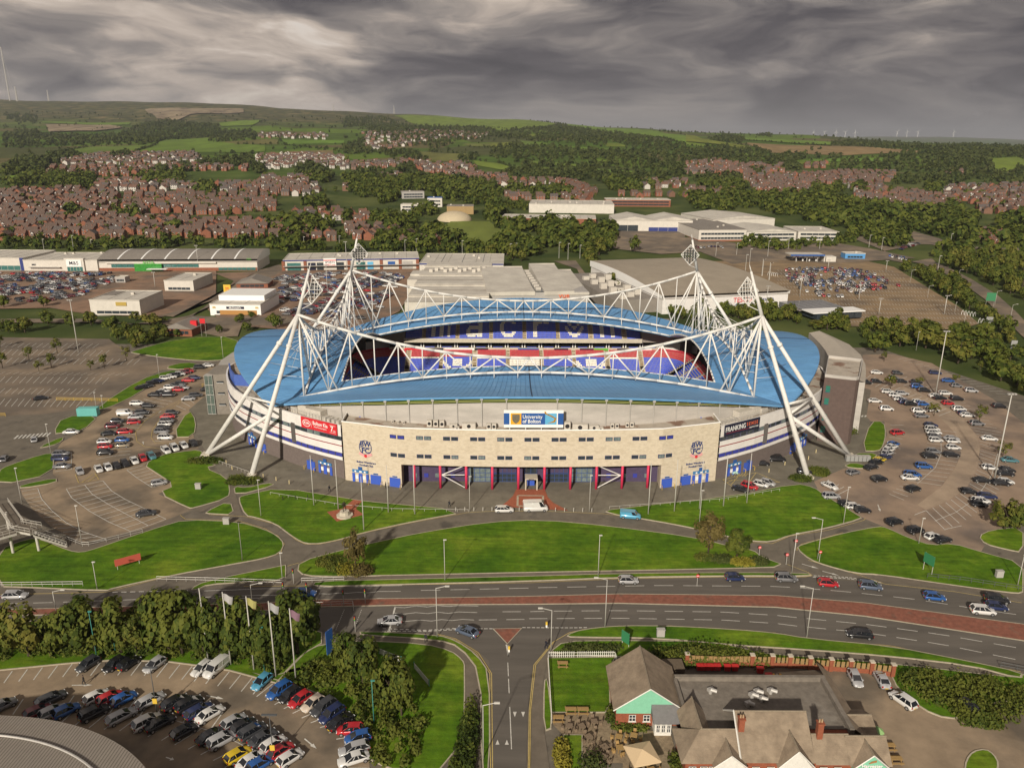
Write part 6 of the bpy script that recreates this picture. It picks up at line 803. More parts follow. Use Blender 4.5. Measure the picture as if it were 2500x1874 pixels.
for sgn in (1, -1):
    e = thing('stand', None, None); e.parent = stadium
    fc = (lambda u, d, z, g=sgn: (u * g, d * g, z))
    low = [(-52, 52, 35.4 + .8 * i, 1.0 + .5 * i) for i in range(15)]; up = [(-45.5, 45.5, 46.6 + .8 * i, 12.3 + .56 * i) for i in range(14 if sgn > 0 else 6)]
    steps(low, fc, .8, M_CONC, 'lower_tier', e, 0); steps(up, fc, .8, M_CONC, 'upper_tier', e, 0)
    LA = [-44.3, -31.6, -18.7, -5.9, 6.9, 19.6, 32.3, 45.3]; UA = [-38.3, -25.4, -12.4, .5, 13.4, 26.3, 39.3]
    CEN = dict(zip('macron', [-31.9, -18.9, -6.0, 6.9, 19.9, 32.8]))
    def pick_low(u, r):
        if min(abs(u - a) for a in LA) < 0.9: return None
        if r >= 10: return 1
        if -5.9 < u < 6.9: return 2
        if r == 9 and not (19.6 < abs(u - .5) < 31): return 2 if abs(u) < 44 else 0
        for c in (-25.2, 26.0):
            x = u - c
            if abs(x) < 5.6 and ((r in range(2, 9) and abs(r - (2.0 + .16 * x * x)) < 1.1) or (abs(x) < 2.0 and 5 <= r <= 8)): return 2
        return 0
    def pick_up(u, r):
        if min(abs(u - a) for a in UA) < 0.85: return None
        if r >= 10 and min(abs(u - a) for a in UA) < 2.2: return None
        for ch, c in CEN.items():
            B = BMP[ch]; w = len(B[0]); j = int(math.floor((u - c) / .52 + w / 2)); q = 10 - r
            if 0 <= j < w and 0 <= q < len(B) and j < len(B[q]) and B[q][j] == '1': return 2
        return 0
    seats('seats', low, pick_low, fc, e); seats('seats', up, pick_up, fc, e)
    for A_, R_, z_ in ((LA, low, .06), (UA, up, .06)):
        for a in A_:
            b = MB()
            for u0, u1, d, z in R_: b.box(min((a - .6) * sgn, (a + .6) * sgn), max((a - .6) * sgn, (a + .6) * sgn), min(d * sgn, (d + .8) * sgn), max(d * sgn, (d + .8) * sgn), z - .3, z + .05)
            b.build('stair', M_TAN, e)
            b = MB(); d0 = (R_[min(10, len(R_) - 2)][2], R_[min(11, len(R_) - 1)][2] + 1.6) if A_ is UA else (R_[4][2], R_[5][2] + .8); zz = R_[min(10, len(R_) - 2)][3] if A_ is UA else R_[4][3]
            b.box(min((a - .7) * sgn, (a + .7) * sgn), max((a - .7) * sgn, (a + .7) * sgn), min(d0[0] * sgn, d0[1] * sgn), max(d0[0] * sgn, d0[1] * sgn), zz - .2, zz + (1.5 if A_ is UA else .7), 0, True)
            for q in (-1.6, 1.6): b.box(min((a + q - .5) * sgn, (a + q + .5) * sgn), max((a + q - .5) * sgn, (a + q + .5) * sgn), min(d0[0] * sgn, d0[1] * sgn), max(d0[0] * sgn, d0[1] * sgn), zz - .2, zz + (.7 if A_ is UA else .35), 1, True)
            b.build('gangway', [M_DARK, M_TAN], e)
    def slab(name, m, u0, u1, d0, d1, z0, z1, par=e): b = MB(); b.box(min(u0 * sgn, u1 * sgn), max(u0 * sgn, u1 * sgn), min(d0 * sgn, d1 * sgn), max(d0 * sgn, d1 * sgn), z0, z1, 0, True); return b.build(name, m, par)
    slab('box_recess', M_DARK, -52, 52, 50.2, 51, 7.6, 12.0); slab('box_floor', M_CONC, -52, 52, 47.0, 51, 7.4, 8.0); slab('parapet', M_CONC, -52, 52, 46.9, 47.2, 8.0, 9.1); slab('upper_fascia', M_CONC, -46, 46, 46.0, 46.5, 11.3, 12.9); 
    for u0, u1 in (((-58, -46), (46, 58)) if sgn > 0 else ()): slab('end_wall', mat('stand end panel', (.26, .23, .20), .9), u0, u1, 47, 55, 11.3, 19.0)
    for i in range(15):
        u = -46 + i * 6.6
        for q in (-.5, .5): slab('box_mullion', M_SWHITE, u + q - .18, u + q + .18, 49.8, 50.1, 8.0, 10.6)
        b = MB()
        for k in range(7): x = u + 1.6 + .52 * k; b.box(min((x - .2) * sgn, (x + .2) * sgn), max((x - .2) * sgn, (x + .2) * sgn), min(47.6 * sgn, 48.2 * sgn), max(47.6 * sgn, 48.2 * sgn), 8.3, 9.2, 0)
        b.build('box_seats', M_SEATB, e, kind='stuff')
    for u0, u1, m in ((-46, -37, M_SRED), (-36.8, -31, M_SBLACK), (-30.5, -19, M_SWHITE), (-18.8, -13.6, M_SBLACK), (-2, 6.0, M_SIGNB), (12, 17.5, M_SBLACK), (22, 27.4, M_SBLACK), (27.5, 33, mat('sign green', (.12, .42, .05), .4)), (36.5, 42, M_SBLACK), (43, 50, M_SWHITE)): slab('advert_board', m, u0, u1, 46.75, 46.88, 8.1, 8.9)
for sgn in (1, -1):
    e = thing('end_stand', None, None); e.parent = stadium
    fc = (lambda u, d, z, g=sgn: (d * g, u * g * -1, z))
    low = [(-34 - .45 * i, 34 + .45 * i, 55.4 + .8 * i, 1.0 + .5 * i) for i in range(13)]; up = [(-33, 33, 66.4 + .8 * i, 11.3 + .5 * i) for i in range(12)]
    steps(low, fc, .8, M_CONC, 'lower_tier', e, 0); steps(up, fc, .8, M_CONC, 'upper_tier', e, 0)
    EA = [-30, -20, -10, 0, 10, 20, 30]
    seats('seats', low, lambda u, r: None if min(abs(u - a) for a in EA) < .8 else (1 if r > 9 else 0), fc, e); seats('seats', up, lambda u, r: None if min(abs(u - a) for a in EA) < .8 else 0, fc, e)
    b = MB(); b.box(min(66 * sgn, 66.3 * sgn), max(66 * sgn, 66.3 * sgn), -40, 40, 7, 12, 0, True); b.build('rear_wall', M_DARK, e)
for sx in (-1, 1):
    for sy in (-1, 1):
        # corner terrace: arcs of seats between the side and end stands
        e = thing('corner_stand', None, None); e.parent = stadium; b = MB(); V, F, Mi = [], [], []
        for i in range(15):
            r0, r1, z = .4 + .8 * i, 1.2 + .8 * i, 1 + .5 * i; arc = [k * .1309 for k in range(13)]
            b.grid([[(sx * (52 + r0 * math.sin(t)), sy * (35 + r0 * math.cos(t)), z - .5) for t in arc], [(sx * (52 + r0 * math.sin(t)), sy * (35 + r0 * math.cos(t)), z) for t in arc], [(sx * (52 + r1 * math.sin(t)), sy * (35 + r1 * math.cos(t)), z) for t in arc]])
            n = int(r1 * 1.571 / .54)
            for k in range(n):
                t = (k + .5) / n * 1.571; j = len(V); P = lambda u, d, h: (sx * (52 + (r0 + d) * math.sin(t) + u * math.cos(t)), sy * (35 + (r0 + d) * math.cos(t) - u * math.sin(t)), z + h)
                V += [P(-.21, 0, .42), P(.21, 0, .42), P(.21, .42, .45), P(-.21, .42, .45), P(.21, .5, .88), P(-.21, .5, .88)]; F += [(j, j + 1, j + 2, j + 3), (j + 3, j + 2, j + 4, j + 5)]; Mi += [1 if i > 9 else 0] * 2
        b.build('terrace', M_CONC, e); me = bpy.data.meshes.new('seats'); me.from_pydata(V, [], F); me.materials.append(M_SEATB); me.materials.append(M_SEATR); me.polygons.foreach_set('material_index', Mi); link('seats', me, e, kind='stuff')
        b = MB(); b.box(min(sx * 61, sx * 65), max(sx * 61, sx * 65), min(sy * 44, sy * 47), max(sy * 44, sy * 47), 7, 12.5, 0, True); part('corner_block', mat('stand end wall', (.1, .09, .085), .9), b)

# --- stair tower and annex at the left, brick tower and curved annex at the right
b = MB(); b.prism([(-101.0, -5.2), (-96.6, -4.6), (-95.6, 6), (-103.6, 6), (-103.2, -3.8)], 0, 13.6); tw = part('stair_tower', mat('grey block wall', (.235, .21, .18), .85, .12, .5), b)
b = MB(); b.box(-103.6, -101.1, -5.6, -3.6, 0.2, 13.4, 0, True); gl = b.build('tower_glazing', mat('stair glazing', (.10, .13, .115), .15, .3, .6, spec=.7), tw)
b = MB()
for zz in (0.2, 3.5, 6.8, 10.1, 13.3): b.box(-103.7, -101.0, -5.7, -3.5, zz, zz + .14, 0, True)
for xx in (-103.7, -102.4, -101.15): b.box(xx, xx + .1, -5.68, -5.55, .2, 13.4, 0, True)
b.build('glazing_bars', M_METAL, gl)
for zz in (3.2, 7.0, 10.8): b = MB(); b.box(-99.9, -97.9, -5.25, -4.7, zz, zz + .5, 0, True); o = b.build('window', M_GLASS, tw); b = MB(); b.box(-100.0, -97.8, -5.22, -4.7, zz - .12, zz, 0, True); b.build('sill', M_SWHITE, o)
b = MB(); oc = [(-103.6, 6), (-105, 14), (-104.6, 24), (-102, 34), (-97, 44)]; ic = [(-95.6, 6), (-97.2, 14), (-96.8, 24), (-94, 33), (-90, 41)]
b.grid([[(x, y, 13.2) for x, y in ic], [(x, y, 13.0) for x, y in oc]]); b.grid([[(x, y, 13.0) for x, y in oc], [(x, y, 0) for x, y in oc]]); b.grid([[(x, y, 0) for x, y in ic], [(x, y, 13.2) for x, y in ic]]); part('west_annex', M_GCLAD, b)
b = MB(); tp = [(87.0, -27.4), (93.6, -30.2), (95.0, -30.4), (96.2, -29.6), (105.6, -10.5), (96.5, -6)]; b.prism(tp, 0, 20.0, 0, 1); bt = part('brick_tower', [M_DBRICK, M_ROOFF], b)
b = MB(); cx_, cy_ = 95.7, -18.5
b.grid([[(x, y, 20.0) for x, y in tp + tp[:1]], [(x, y, 20.9) for x, y in tp + tp[:1]]]); b.grid([[(x, y, 20.9) for x, y in tp + tp[:1]], [(cx_ + (x - cx_) * .94, cy_ + (y - cy_) * .96, 20.9) for x, y in tp + tp[:1]]]); b.grid([[(cx_ + (x - cx_) * .94, cy_ + (y - cy_) * .96, 20.9) for x, y in tp + tp[:1]], [(cx_ + (x - cx_) * .94, cy_ + (y - cy_) * .96, 20.0) for x, y in tp + tp[:1]]]); b.build('parapet', M_GCLAD, bt)
tt = math.atan2(-2.8, 6.6)
for zz in (3.0, 6.8, 11.8, 15.6):
    for dx in (1.3,):
        b = MB(); b.box(-.6, .6, -.08, .1, 0, 1.9, 0, True); o = b.build('window', mat('green glazing', (.03, .17, .12), .15, spec=.7), bt, (87.0 + dx * math.cos(tt), -27.4 + dx * math.sin(tt), zz), tt)
        b = MB(); b.box(-.68, .68, -.12, .08, .9, 1.0, 0, True); b.box(-.68, .68, -.12, .08, -.1, 0, 0, True); b.build('frame', M_NAVY, o)
b = MB(); ic = [(93.0, -18), (97.5, -7), (101.2, 3), (104.6, 16), (106.8, 28), (108.5, 42)]; oc = [(102.5, -20.5), (107.6, -9.5), (111.6, 0), (115.2, 12), (117.2, 26), (115.5, 40)]; mc = [((a[0] + c[0]) / 2, (a[1] + c[1]) / 2) for a, c in zip(ic, oc)]
b.grid([[(x, y, 16.6) for x, y in ic], [(x, y, 17.6) for x, y in mc], [(x, y, 16.2) for x, y in oc]], flip=True); rf = part('annex_roof', mat('annex roof sheet', (.42, .375, .315), .6, .08, .2), b, smooth=False)
b = MB(); b.grid([[(x, y, 0) for x, y in oc], [(x, y, 16.1) for x, y in oc]], flip=False); b.grid([[(x, y, 16.5) for x, y in ic], [(x, y, 0) for x, y in ic]]); b.face([(*ic[-1], 0), (*oc[-1], 0), (*oc[-1], 16.2), (*ic[-1], 16.6)]); b.face([(*oc[0], 0), (*ic[0], 0), (*ic[0], 16.6), (*oc[0], 16.2)]); part('annex_wall', M_GCLAD, b)
# ---------------------------------------------------------------- vehicles
PC = dict(white=(.72, .71, .69), silver=(.42, .42, .43), grey=(.20, .20, .21), charcoal=(.055, .058, .065), black=(.015, .015, .018), navy=(.018, .03, .10), blue=(.025, .11, .36), sky=(.10, .36, .55), red=(.48, .02, .03), maroon=(.16, .02, .03), yellow=(.70, .50, .02), teal=(.08, .22, .26), tan=(.30, .25, .18), cream=(.66, .56, .46), mint=(.45, .68, .60), slate=(.10, .13, .19))
CN = dict(charcoal='charcoal', sky='light blue', mint='pale mint', slate='slate blue', navy='navy blue', tan='tan', cream='cream')
PAINT = {k: mat('car paint ' + k, c, 0.32, metal=0.15, spec=0.5, coat=0.6) for k, c in PC.items()}
M_CGL = mat('car glass', (.012, .014, .018), 0.06, spec=0.9); M_TYRE = mat('tyre', (.015, .015, .015), .8); M_RIM = mat('alloy rim', (.42, .42, .43), .35, metal=.6)
M_HL = mat('headlamp', (.75, .76, .78), .15, spec=.8); M_TL = mat('tail lamp', (.35, .01, .01), .25); M_PLW = mat('white plate', (.75, .75, .72), .5); M_PLY = mat('yellow plate', (.70, .48, .03), .5)
# L, W, H, bonnet length, boot length, belt height, cabin rake front/rear
SPEC = dict(hatch=(4.05, 1.77, 1.48, .98, 0.06, .90, .85, .52), saloon=(4.62, 1.80, 1.44, 1.12, .55, .90, .92, .80), suv=(4.45, 1.86, 1.66, 1.02, .06, 1.00, .80, .45), estate=(4.62, 1.80, 1.47, 1.10, .06, .91, .88, .62), van=(4.95, 1.92, 1.92, .95, .04, 1.15, .60, .08), boxvan=(6.0, 2.06, 2.62, .85, .03, 1.30, .75, .06))
def car_shapes(kind):
    L_, W, H, bon, boot, belt, rf, rr = SPEC[kind]; x0, x1 = -L_ / 2, L_ / 2; w = W / 2
    body = MB(); st = [(x0, .42, .80, belt * .66), (x0 + .10, .28, .93, belt * .97), (x0 + boot + .35, .20, .99, belt * 1.02), (0, .18, 1.0, belt), (x1 - bon, .18, 1.0, belt * .97), (x1 - bon * .5, .20, .98, belt * .89), (x1 - .22, .22, .90, belt * .76), (x1 - .04, .26, .74, belt * .62), (x1, .34, .6, belt * .5)]
    rows_ = []
    for x, zb, ws, zt in st:
        h = [(0, zb), (w * ws * .88, zb), (w * ws, zb + (zt - zb) * .35), (w * ws * .975, zb + (zt - zb) * .74), (w * ws * .86, zt), (w * ws * .45, zt + .04), (0, zt + .055)]
        rows_.append([(x, -y, z) for y, z in h] + [(x, y, z) for y, z in h[::-1]])
    body.grid(rows_, flip=True); body.face(rows_[0][::-1]); body.face(rows_[-1])
    # cabin: glass all round, pillars and roof painted
    a0, a1 = x0 + max(boot, .04), x1 - bon; b0, b1 = a0 + rr, a1 - rf; wb, wt = w * .885, w * (.69 if kind not in ('van', 'boxvan') else .86); zb, zt = belt - .02, H - .06
    gl = MB(); lo = [(a0, -wb), (a1 + .10, -wb), (a1 + .10, wb), (a0, wb)]; hi = [(b0, -wt), (b1, -wt), (b1, wt), (b0, wt)]
    for i in range(4): j = (i + 1) % 4; gl.face([(*lo[i], zb), (*lo[j], zb), (*hi[j], zt), (*hi[i], zt)])
    roof = [[(b0 - .06, y * wt, zt - .01), (b0 + .1, y * wt * .99, H - .02), ((b0 + b1) / 2, y * wt * .98, H), (b1 - .12, y * wt * .98, H - .025), (b1 + .07, y * wt, zt - .01)] for y in (-1.04, -.6, 0, .6, 1.04)]
    body.grid(roof, flip=False)
    def bar(p, q, r=.055): body.tube(p, q, r, n=4)
    for s in (-1, 1):
        bar((a1 + .10, s * wb * 1.0, zb), (b1, s * wt * 1.01, zt), .06); bar((a0, s * wb, zb), (b0, s * wt * 1.01, zt), .09); m_ = .52
        for f in ((.46,) if kind in ('hatch', 'van', 'boxvan') else (.38, .70)): bar((a0 + (a1 - a0) * f, s * wb * 1.005, zb), (b0 + (b1 - b0) * f, s * wt * 1.01, zt), .05)
    if kind in ('van', 'boxvan'):
        for s in (-1, 1):
            P = [(a0 - .02, s * wb * 1.02, zb), (a1 - 1.0, s * wb * 1.02, zb), (b1 - .75, s * wt * 1.03, zt), (b0 - .02, s * wt * 1.03, zt)]; body.face(P if s < 0 else P[::-1])
        body.face([(a0 - .03, wb, zb), (a0 - .03, -wb, zb), (b0 - .03, -wt, zt), (b0 - .03, wt, zt)])
    wh = MB(); r = .32 if kind in ('hatch', 'saloon', 'estate') else .36
    wh.tube((0, -.11, 0), (0, .11, 0), r, n=14, m=0); wh.tube((0, -.125, 0), (0, .125, 0), r * .62, n=10, m=1)
    wp = [(x1 - .82 if L_ < 5.5 else x1 - 1.0, r), (x0 + .80 if L_ < 5.5 else x0 + 1.25, r)]
    fr = MB(); fr.box(-.07, .05, -.17, .17, -.07, .08, 0, True); tl = MB(); tl.box(-.05, .07, -.13, .13, -.13, .14, 0, True); pl = MB(); pl.box(-.02, .02, -.26, .26, -.06, .06, 0, True); mi = MB(); mi.box(-.08, .10, -.10, .10, -.07, .07, 0, True)
    return dict(body=body, glass=gl, wheel=wh, wp=wp, hl=fr, tl=tl, pl=pl, mi=mi, x0=x0, x1=x1, w=w, belt=belt, a1=a1)
CARS = {}
for k in SPEC:
    s = car_shapes(k); me = {'body': s['body'].mesh('body', PAINT['white'], True), 'glass': s['glass'].mesh('windows', M_CGL), 'wheel': s['wheel'].mesh('wheel', [M_TYRE, M_RIM]), 'hl': s['hl'].mesh('headlight', M_HL), 'tl': s['tl'].mesh('tail_light', M_TL), 'plw': s['pl'].mesh('number_plate', M_PLW), 'ply': s['pl'].mesh('number_plate', M_PLY), 'mi': s['mi'].mesh('mirror', PAINT['white'])}
    one = MB(); one.v = list(s['body'].v); one.f = list(s['body'].f); one.m = [0] * len(one.f)
    for f_ in s['glass'].f: one.face([s['glass'].v[i] for i in f_], 1)
    for x, r in s['wp']:
        for y in (-1, 1): one.tube((x, y * (s['w'] - .16), r), (x, y * (s['w'] + .01), r), r, n=8, m=2)
    for y in (-1, 1): one.box(s['x1'] - .14, s['x1'] - .02, y * s['w'] * .62 - .15, y * s['w'] * .62 + .15, s['belt'] * .56, s['belt'] * .70, 3, True); one.box(s['x0'] - .01, s['x0'] + .1, y * s['w'] * .74 - .12, y * s['w'] * .74 + .12, s['belt'] * .66, s['belt'] * .9, 4, True)
    me['one'] = one.mesh('car', [PAINT['white'], M_CGL, M_TYRE, M_HL, M_TL], False); CARS[k] = (s, me, one)
def own(o, m): o.material_slots[0].link = 'OBJECT'; o.material_slots[0].material = m
TYPE = dict(hatch='hatchback', saloon='saloon car', suv='tall estate car', estate='estate car', van='van', boxvan='high roofed van')
NAME = dict(hatch='hatchback_car', saloon='saloon_car', suv='tall_estate_car', estate='estate_car', van='van', boxvan='delivery_van')
def make_car(kind, colr, loc, rz, label, group, lod):
    s, me, _ = CARS[kind]; p = PAINT[colr]; ct = 'van' if 'van' in kind else 'car'
    if lod == 0:
        o = link(NAME[kind], me['one'], None, loc, rz); own(o, p); return tag(o, label, ct, group)
    t = thing(NAME[kind], label, ct, loc, rz, group)
    own(link('body', me['body'], t), p); link('windows', me['glass'], t)
    for x, r in s['wp']:
        for y in (-1, 1): link('wheel', me['wheel'], t, (x, y * (s['w'] - .10), r))
    if lod == 2:
        for y in (-1, 1):
            link('headlight', me['hl'], t, (s['x1'] - .10, y * s['w'] * .62, s['belt'] * .64)); link('tail_light', me['tl'], t, (s['x0'] + .06, y * s['w'] * .74, s['belt'] * .80)); own(link('mirror', me['mi'], t, (s['a1'] - .15, y * (s['w'] + .02), s['belt'] + .04)), p)
        link('number_plate', me['plw'], t, (s['x1'] + .005, 0, s['belt'] * .42)); link('number_plate', me['ply'], t, (s['x0'] - .005, 0, s['belt'] * .55))
    return t
seen = {}
byrow = {}
for c in D['cars']: byrow.setdefault(c[5], []).append(c)
for rid, cs in byrow.items():
    cs.sort(key=lambda c: c[0] / c[1]); cnt = {}
    for c in cs: cnt[c[3], c[4]] = cnt.get((c[3], c[4]), 0) + 1
    k_ = {}
    for x, y, hdg, cl, ty, _ in cs:
        i = k_.get((cl, ty), 0); k_[cl, ty] = i + 1; cname = CN.get(cl, cl)
        pre = (ordinal(i) + ' ') if cnt[cl, ty] > 1 else ''; from_ = ' from the left' if pre else ''
        lab = '%s%s %s%s %s' % (pre, cname, TYPE[ty], from_, D['rows'][rid]); w = lab.split()
        if len(w) > 16: lab = ' '.join(w[:16])
        make_car(ty, cl, (x, y, 0.11 if y < 150 else 0.08), R(hdg), lab, 'vehicles ' + D['rows'][rid], 2 if y < 152 else 1 if y < 232 else 0)
# far car parks: small single-piece cars
far = []
FCL = ['white', 'silver', 'grey', 'charcoal', 'black', 'black', 'navy', 'red', 'blue', 'white', 'silver', 'maroon']
for P, ang, pr, gap in D['far_zones']:
    a = R(ang); ca, sa = math.cos(a), math.sin(a); U = [(x * ca + y * sa, -x * sa + y * ca) for x, y in P]; v = min(q[1] for q in U); k = 0
    while v < max(q[1] for q in U):
        u = min(q[0] for q in U)
        while u < max(q[0] for q in U):
            x, y = u * ca - v * sa, u * sa + v * ca; u += 2.55
            if in_poly(x, y, P) and random.random() < pr * (.75 + .5 * math.sin(u * .07 + v * .11)): far.append((x + random.uniform(-.2, .2), y + random.uniform(-.5, .5), ang + 90 + 180 * (k % 2) + random.uniform(-3, 3), random.choice(FCL), random.choice(['hatch', 'hatch', 'saloon', 'suv', 'estate'])))
        v += 5.1 if k % 2 == 0 else gap; k += 1
far.sort(key=lambda c: c[1])
park = lambda x: 'superstore car park' if x > 60 else 'retail park by the sports shops' if x > -170 else 'western retail car park'
ind = far[:300 - len(D['cars'])]; cnt = {}
ind.sort(key=lambda c: c[0])
for x, y, h, cl, ty in ind:
    k = (cl, ty, park(x)); i = cnt.get(k, 0); cnt[k] = i + 1
    make_car(ty, cl, (x, y, .07), R(h), '%s %s, %s such from left, %s' % (CN.get(cl, cl), TYPE[ty], ordinal(i), park(x)), 'cars in the ' + park(x), 0)
pal = sorted(set(FCL)); b = MB(); base = {}
for x, y, h, cl, ty in far[300 - len(D['cars']):]:
    one = CARS[ty][2]; i0 = len(b.v); ca, sa = math.cos(R(h)), math.sin(R(h)); zz = float(height(x, y)) + (.07 if y < 640 else .45)
    b.v += [(x + p[0] * ca - p[1] * sa, y + p[0] * sa + p[1] * ca, p[2] + zz) for p in one.v]; b.f += [tuple(i0 + i for i in f) for f in one.f]; b.m += [pal.index(cl) if m == 0 else len(pal) + m - 1 for m in one.m]
o = b.build('distant_parked_cars', [PAINT[p] for p in pal] + [M_CGL, M_TYRE, M_HL, M_TL], kind='stuff'); tag(o, 'mass of small parked cars filling the distant retail and superstore car parks', 'cars')
# ---------------------------------------------------------------- trees
def leaf_mat(name, c1, c2, c3, patch=.35):
    m = bpy.data.materials.new(name); m.use_nodes = True; n = m.node_tree; L = n.links.new; b = n.nodes['Principled BSDF']
    b.inputs['Roughness'].default_value = .75; b.inputs['Specular IOR Level'].default_value = .2
    g = n.nodes.new('ShaderNodeNewGeometry'); oi = n.nodes.new('ShaderNodeObjectInfo')
    t = n.nodes.new('ShaderNodeTexNoise'); t.inputs['Scale'].default_value = patch; t.inputs['Detail'].default_value = 2; L(g.outputs['Position'], t.inputs['Vector'])
    a = n.nodes.new('ShaderNodeMath'); a.operation = 'MULTIPLY_ADD'; L(g.outputs['Random Per Island'], a.inputs[0]); a.inputs[1].default_value = .45; L(t.outputs['Fac'], a.inputs[2])
    a2 = n.nodes.new('ShaderNodeMath'); a2.operation = 'MULTIPLY_ADD'; L(oi.outputs['Random'], a2.inputs[0]); a2.inputs[1].default_value = .22; t2 = n.nodes.new('ShaderNodeTexNoise'); t2.inputs['Scale'].default_value = .09; L(g.outputs['Position'], t2.inputs['Vector']); a3 = n.nodes.new('ShaderNodeMath'); a3.operation = 'MULTIPLY_ADD'; L(t2.outputs['Fac'], a3.inputs[0]); a3.inputs[1].default_value = .7; L(a.outputs[0], a3.inputs[2]); a4 = n.nodes.new('ShaderNodeMath'); a4.operation = 'SUBTRACT'; L(a3.outputs[0], a4.inputs[0]); a4.inputs[1].default_value = .33; L(a4.outputs[0], a2.inputs[2])
    rp = n.nodes.new('ShaderNodeValToRGB'); L(a2.outputs[0], rp.inputs[0]); e = rp.color_ramp.elements
    e[0].position = .42; e[0].color = (*c1, 1); e[1].position = 1.0; e[1].color = (*c3, 1); rp.color_ramp.elements.new(.72).color = (*c2, 1)
    L(rp.outputs[0], b.inputs['Base Color'])
    tr = n.nodes.new('ShaderNodeBsdfTranslucent'); L(rp.outputs[0], tr.inputs['Color']); mx = n.nodes.new('ShaderNodeMixShader'); mx.inputs[0].default_value = .22
    L(b.outputs[0], mx.inputs[1]); L(tr.outputs[0], mx.inputs[2]); L(mx.outputs[0], n.nodes['Material Output'].inputs['Surface']); return m
LEAF = leaf_mat('leaves', (.030, .048, .009), (.062, .090, .013), (.125, .140, .022)); LEAFL = leaf_mat('light leaves', (.055, .072, .012), (.095, .115, .018), (.17, .16, .03)); LEAFD = leaf_mat('dark leaves', (.024, .038, .011), (.045, .064, .016), (.085, .10, .024), .05)
LEAFB = leaf_mat('bronze leaves', (.060, .050, .015), (.10, .080, .022), (.16, .125, .04)); LEAFY = leaf_mat('yellow leaves', (.12, .12, .012), (.21, .19, .02), (.30, .26, .04))
BARK = mat('bark', (.075, .055, .038), .95, .25, 3)
def quads(C, N, size, rg):
    """leaf quads: centres C, normals N"""
    n = len(C); r = rg.normal(size=(n, 3)); U = np.cross(N, r); U /= np.linalg.norm(U, axis=1)[:, None] + 1e-9; V = np.cross(N, U)
    s = size * rg.uniform(.6, 1.25, (n, 1)); U *= s; V *= s * rg.uniform(.55, 1, (n, 1))
    return np.stack([C - U - V, C + U - V * .6, C + U * .7 + V, C - U * .8 + V * .8], 1)
def crown_pts(n, rg, clumps=26, spread=.34, squash=1.0, low=-.75):
    """unit crown: clumps scattered through an uneven ball"""
    c = []
    while len(c) < clumps:
        p = rg.normal(size=3); p /= np.linalg.norm(p); p *= rg.uniform(.45, .88)
        if p[2] > low: c.append(p)
    c = np.array(c); k = rg.integers(0, clumps, n); d = rg.normal(size=(n, 3)); d /= np.linalg.norm(d, axis=1)[:, None]
    P = c[k] + d * (spread * rg.uniform(.55, 1.0, (n, 1))); P[:, 2] *= squash
    N = d * .6 + P / (np.linalg.norm(P, axis=1)[:, None] + 1e-6) * .5 + np.array([0, 0, .35]) + rg.normal(size=(n, 3)) * .25
    N /= np.linalg.norm(N, axis=1)[:, None]; return P, N
def quad_mesh(name, Q, m):
    n = len(Q); me = bpy.data.meshes.new(name); me.vertices.add(n * 4); me.loops.add(n * 4); me.polygons.add(n)
    me.vertices.foreach_set('co', Q.reshape(-1).astype('f4')); me.loops.foreach_set('vertex_index', np.arange(n * 4, dtype='i4')); me.polygons.foreach_set('loop_start', np.arange(0, n * 4, 4, dtype='i4'))
    me.materials.append(m); me.update(calc_edges=True); return me
def crown_mesh(n, size, m, seed, **k):
    rg = np.random.default_rng(seed); P, N = crown_pts(n, rg, **k); return quad_mesh('crown', quads(P, N, size, rg), m)
def trunk_mesh(seed, limbs=6, r=.07, h=1.0):
    rd = random.Random(seed); b = MB(); b.tube((0, 0, 0), (0, 0, h * .5), r, r * .7, 7); b.tube((0, 0, h * .5), (rd.uniform(-.06, .06), rd.uniform(-.06, .06), h * .86), r * .7, r * .25, 6)
    for i in range(limbs): t = 6.28 * i / limbs + rd.uniform(-.4, .4); z = h * rd.uniform(.32, .6); b.tube((0, 0, z), (math.cos(t) * .30, math.sin(t) * .30, z + h * rd.uniform(.16, .3)), r * .42, r * .1, 5)
    return b.mesh('trunk', BARK, True)
TK = {'broad': [(crown_mesh(1500, .085, LEAF, 11 + i, clumps=34, spread=.30), trunk_mesh(i), LEAF) for i in range(4)] + [(crown_mesh(1400, .08, LEAFL, 25, clumps=38, spread=.28), trunk_mesh(5), LEAFL), (crown_mesh(1500, .085, LEAF, 27, clumps=24, spread=.36), trunk_mesh(6), LEAF)], 'light': [(crown_mesh(900, .10, LEAFL, 31 + i, clumps=26, spread=.32), trunk_mesh(i + 9), LEAFL) for i in range(2)],
      'sparse': [(crown_mesh(1700, .065, LEAFB, 51, clumps=44, spread=.28, low=-.9), trunk_mesh(20, 12, .05), LEAFB)], 'sapling': [(crown_mesh(260, .12, LEAFL, 61 + i, clumps=12, spread=.4), trunk_mesh(30 + i, 4, .05), LEAFL) for i in range(2)],
      'belt': [(crown_mesh(330, .15, LEAF if i % 3 else LEAFL, 71 + i, clumps=18, spread=.34), trunk_mesh(40 + i, 3), LEAF) for i in range(5)]}
def make_tree(kind, x, y, z, h, r, label, group=None, stem=.30):
    cm, tm, _ = random.choice(TK[kind]); t = thing('sapling' if kind == 'sapling' else 'broadleaf_tree', label, 'tree', (x, y, z), random.uniform(0, 6.28), group)
    ch = h * (1 - stem) / 2; o = link('crown', cm, t, (0, 0, h * stem + ch * .96)); o.scale = (r, r, ch * 1.05); o = link('trunk', tm, t); o.scale = (r * 1.15 if kind != 'sapling' else h * .5, r * 1.15 if kind != 'sapling' else h * .5, h * .92); return t
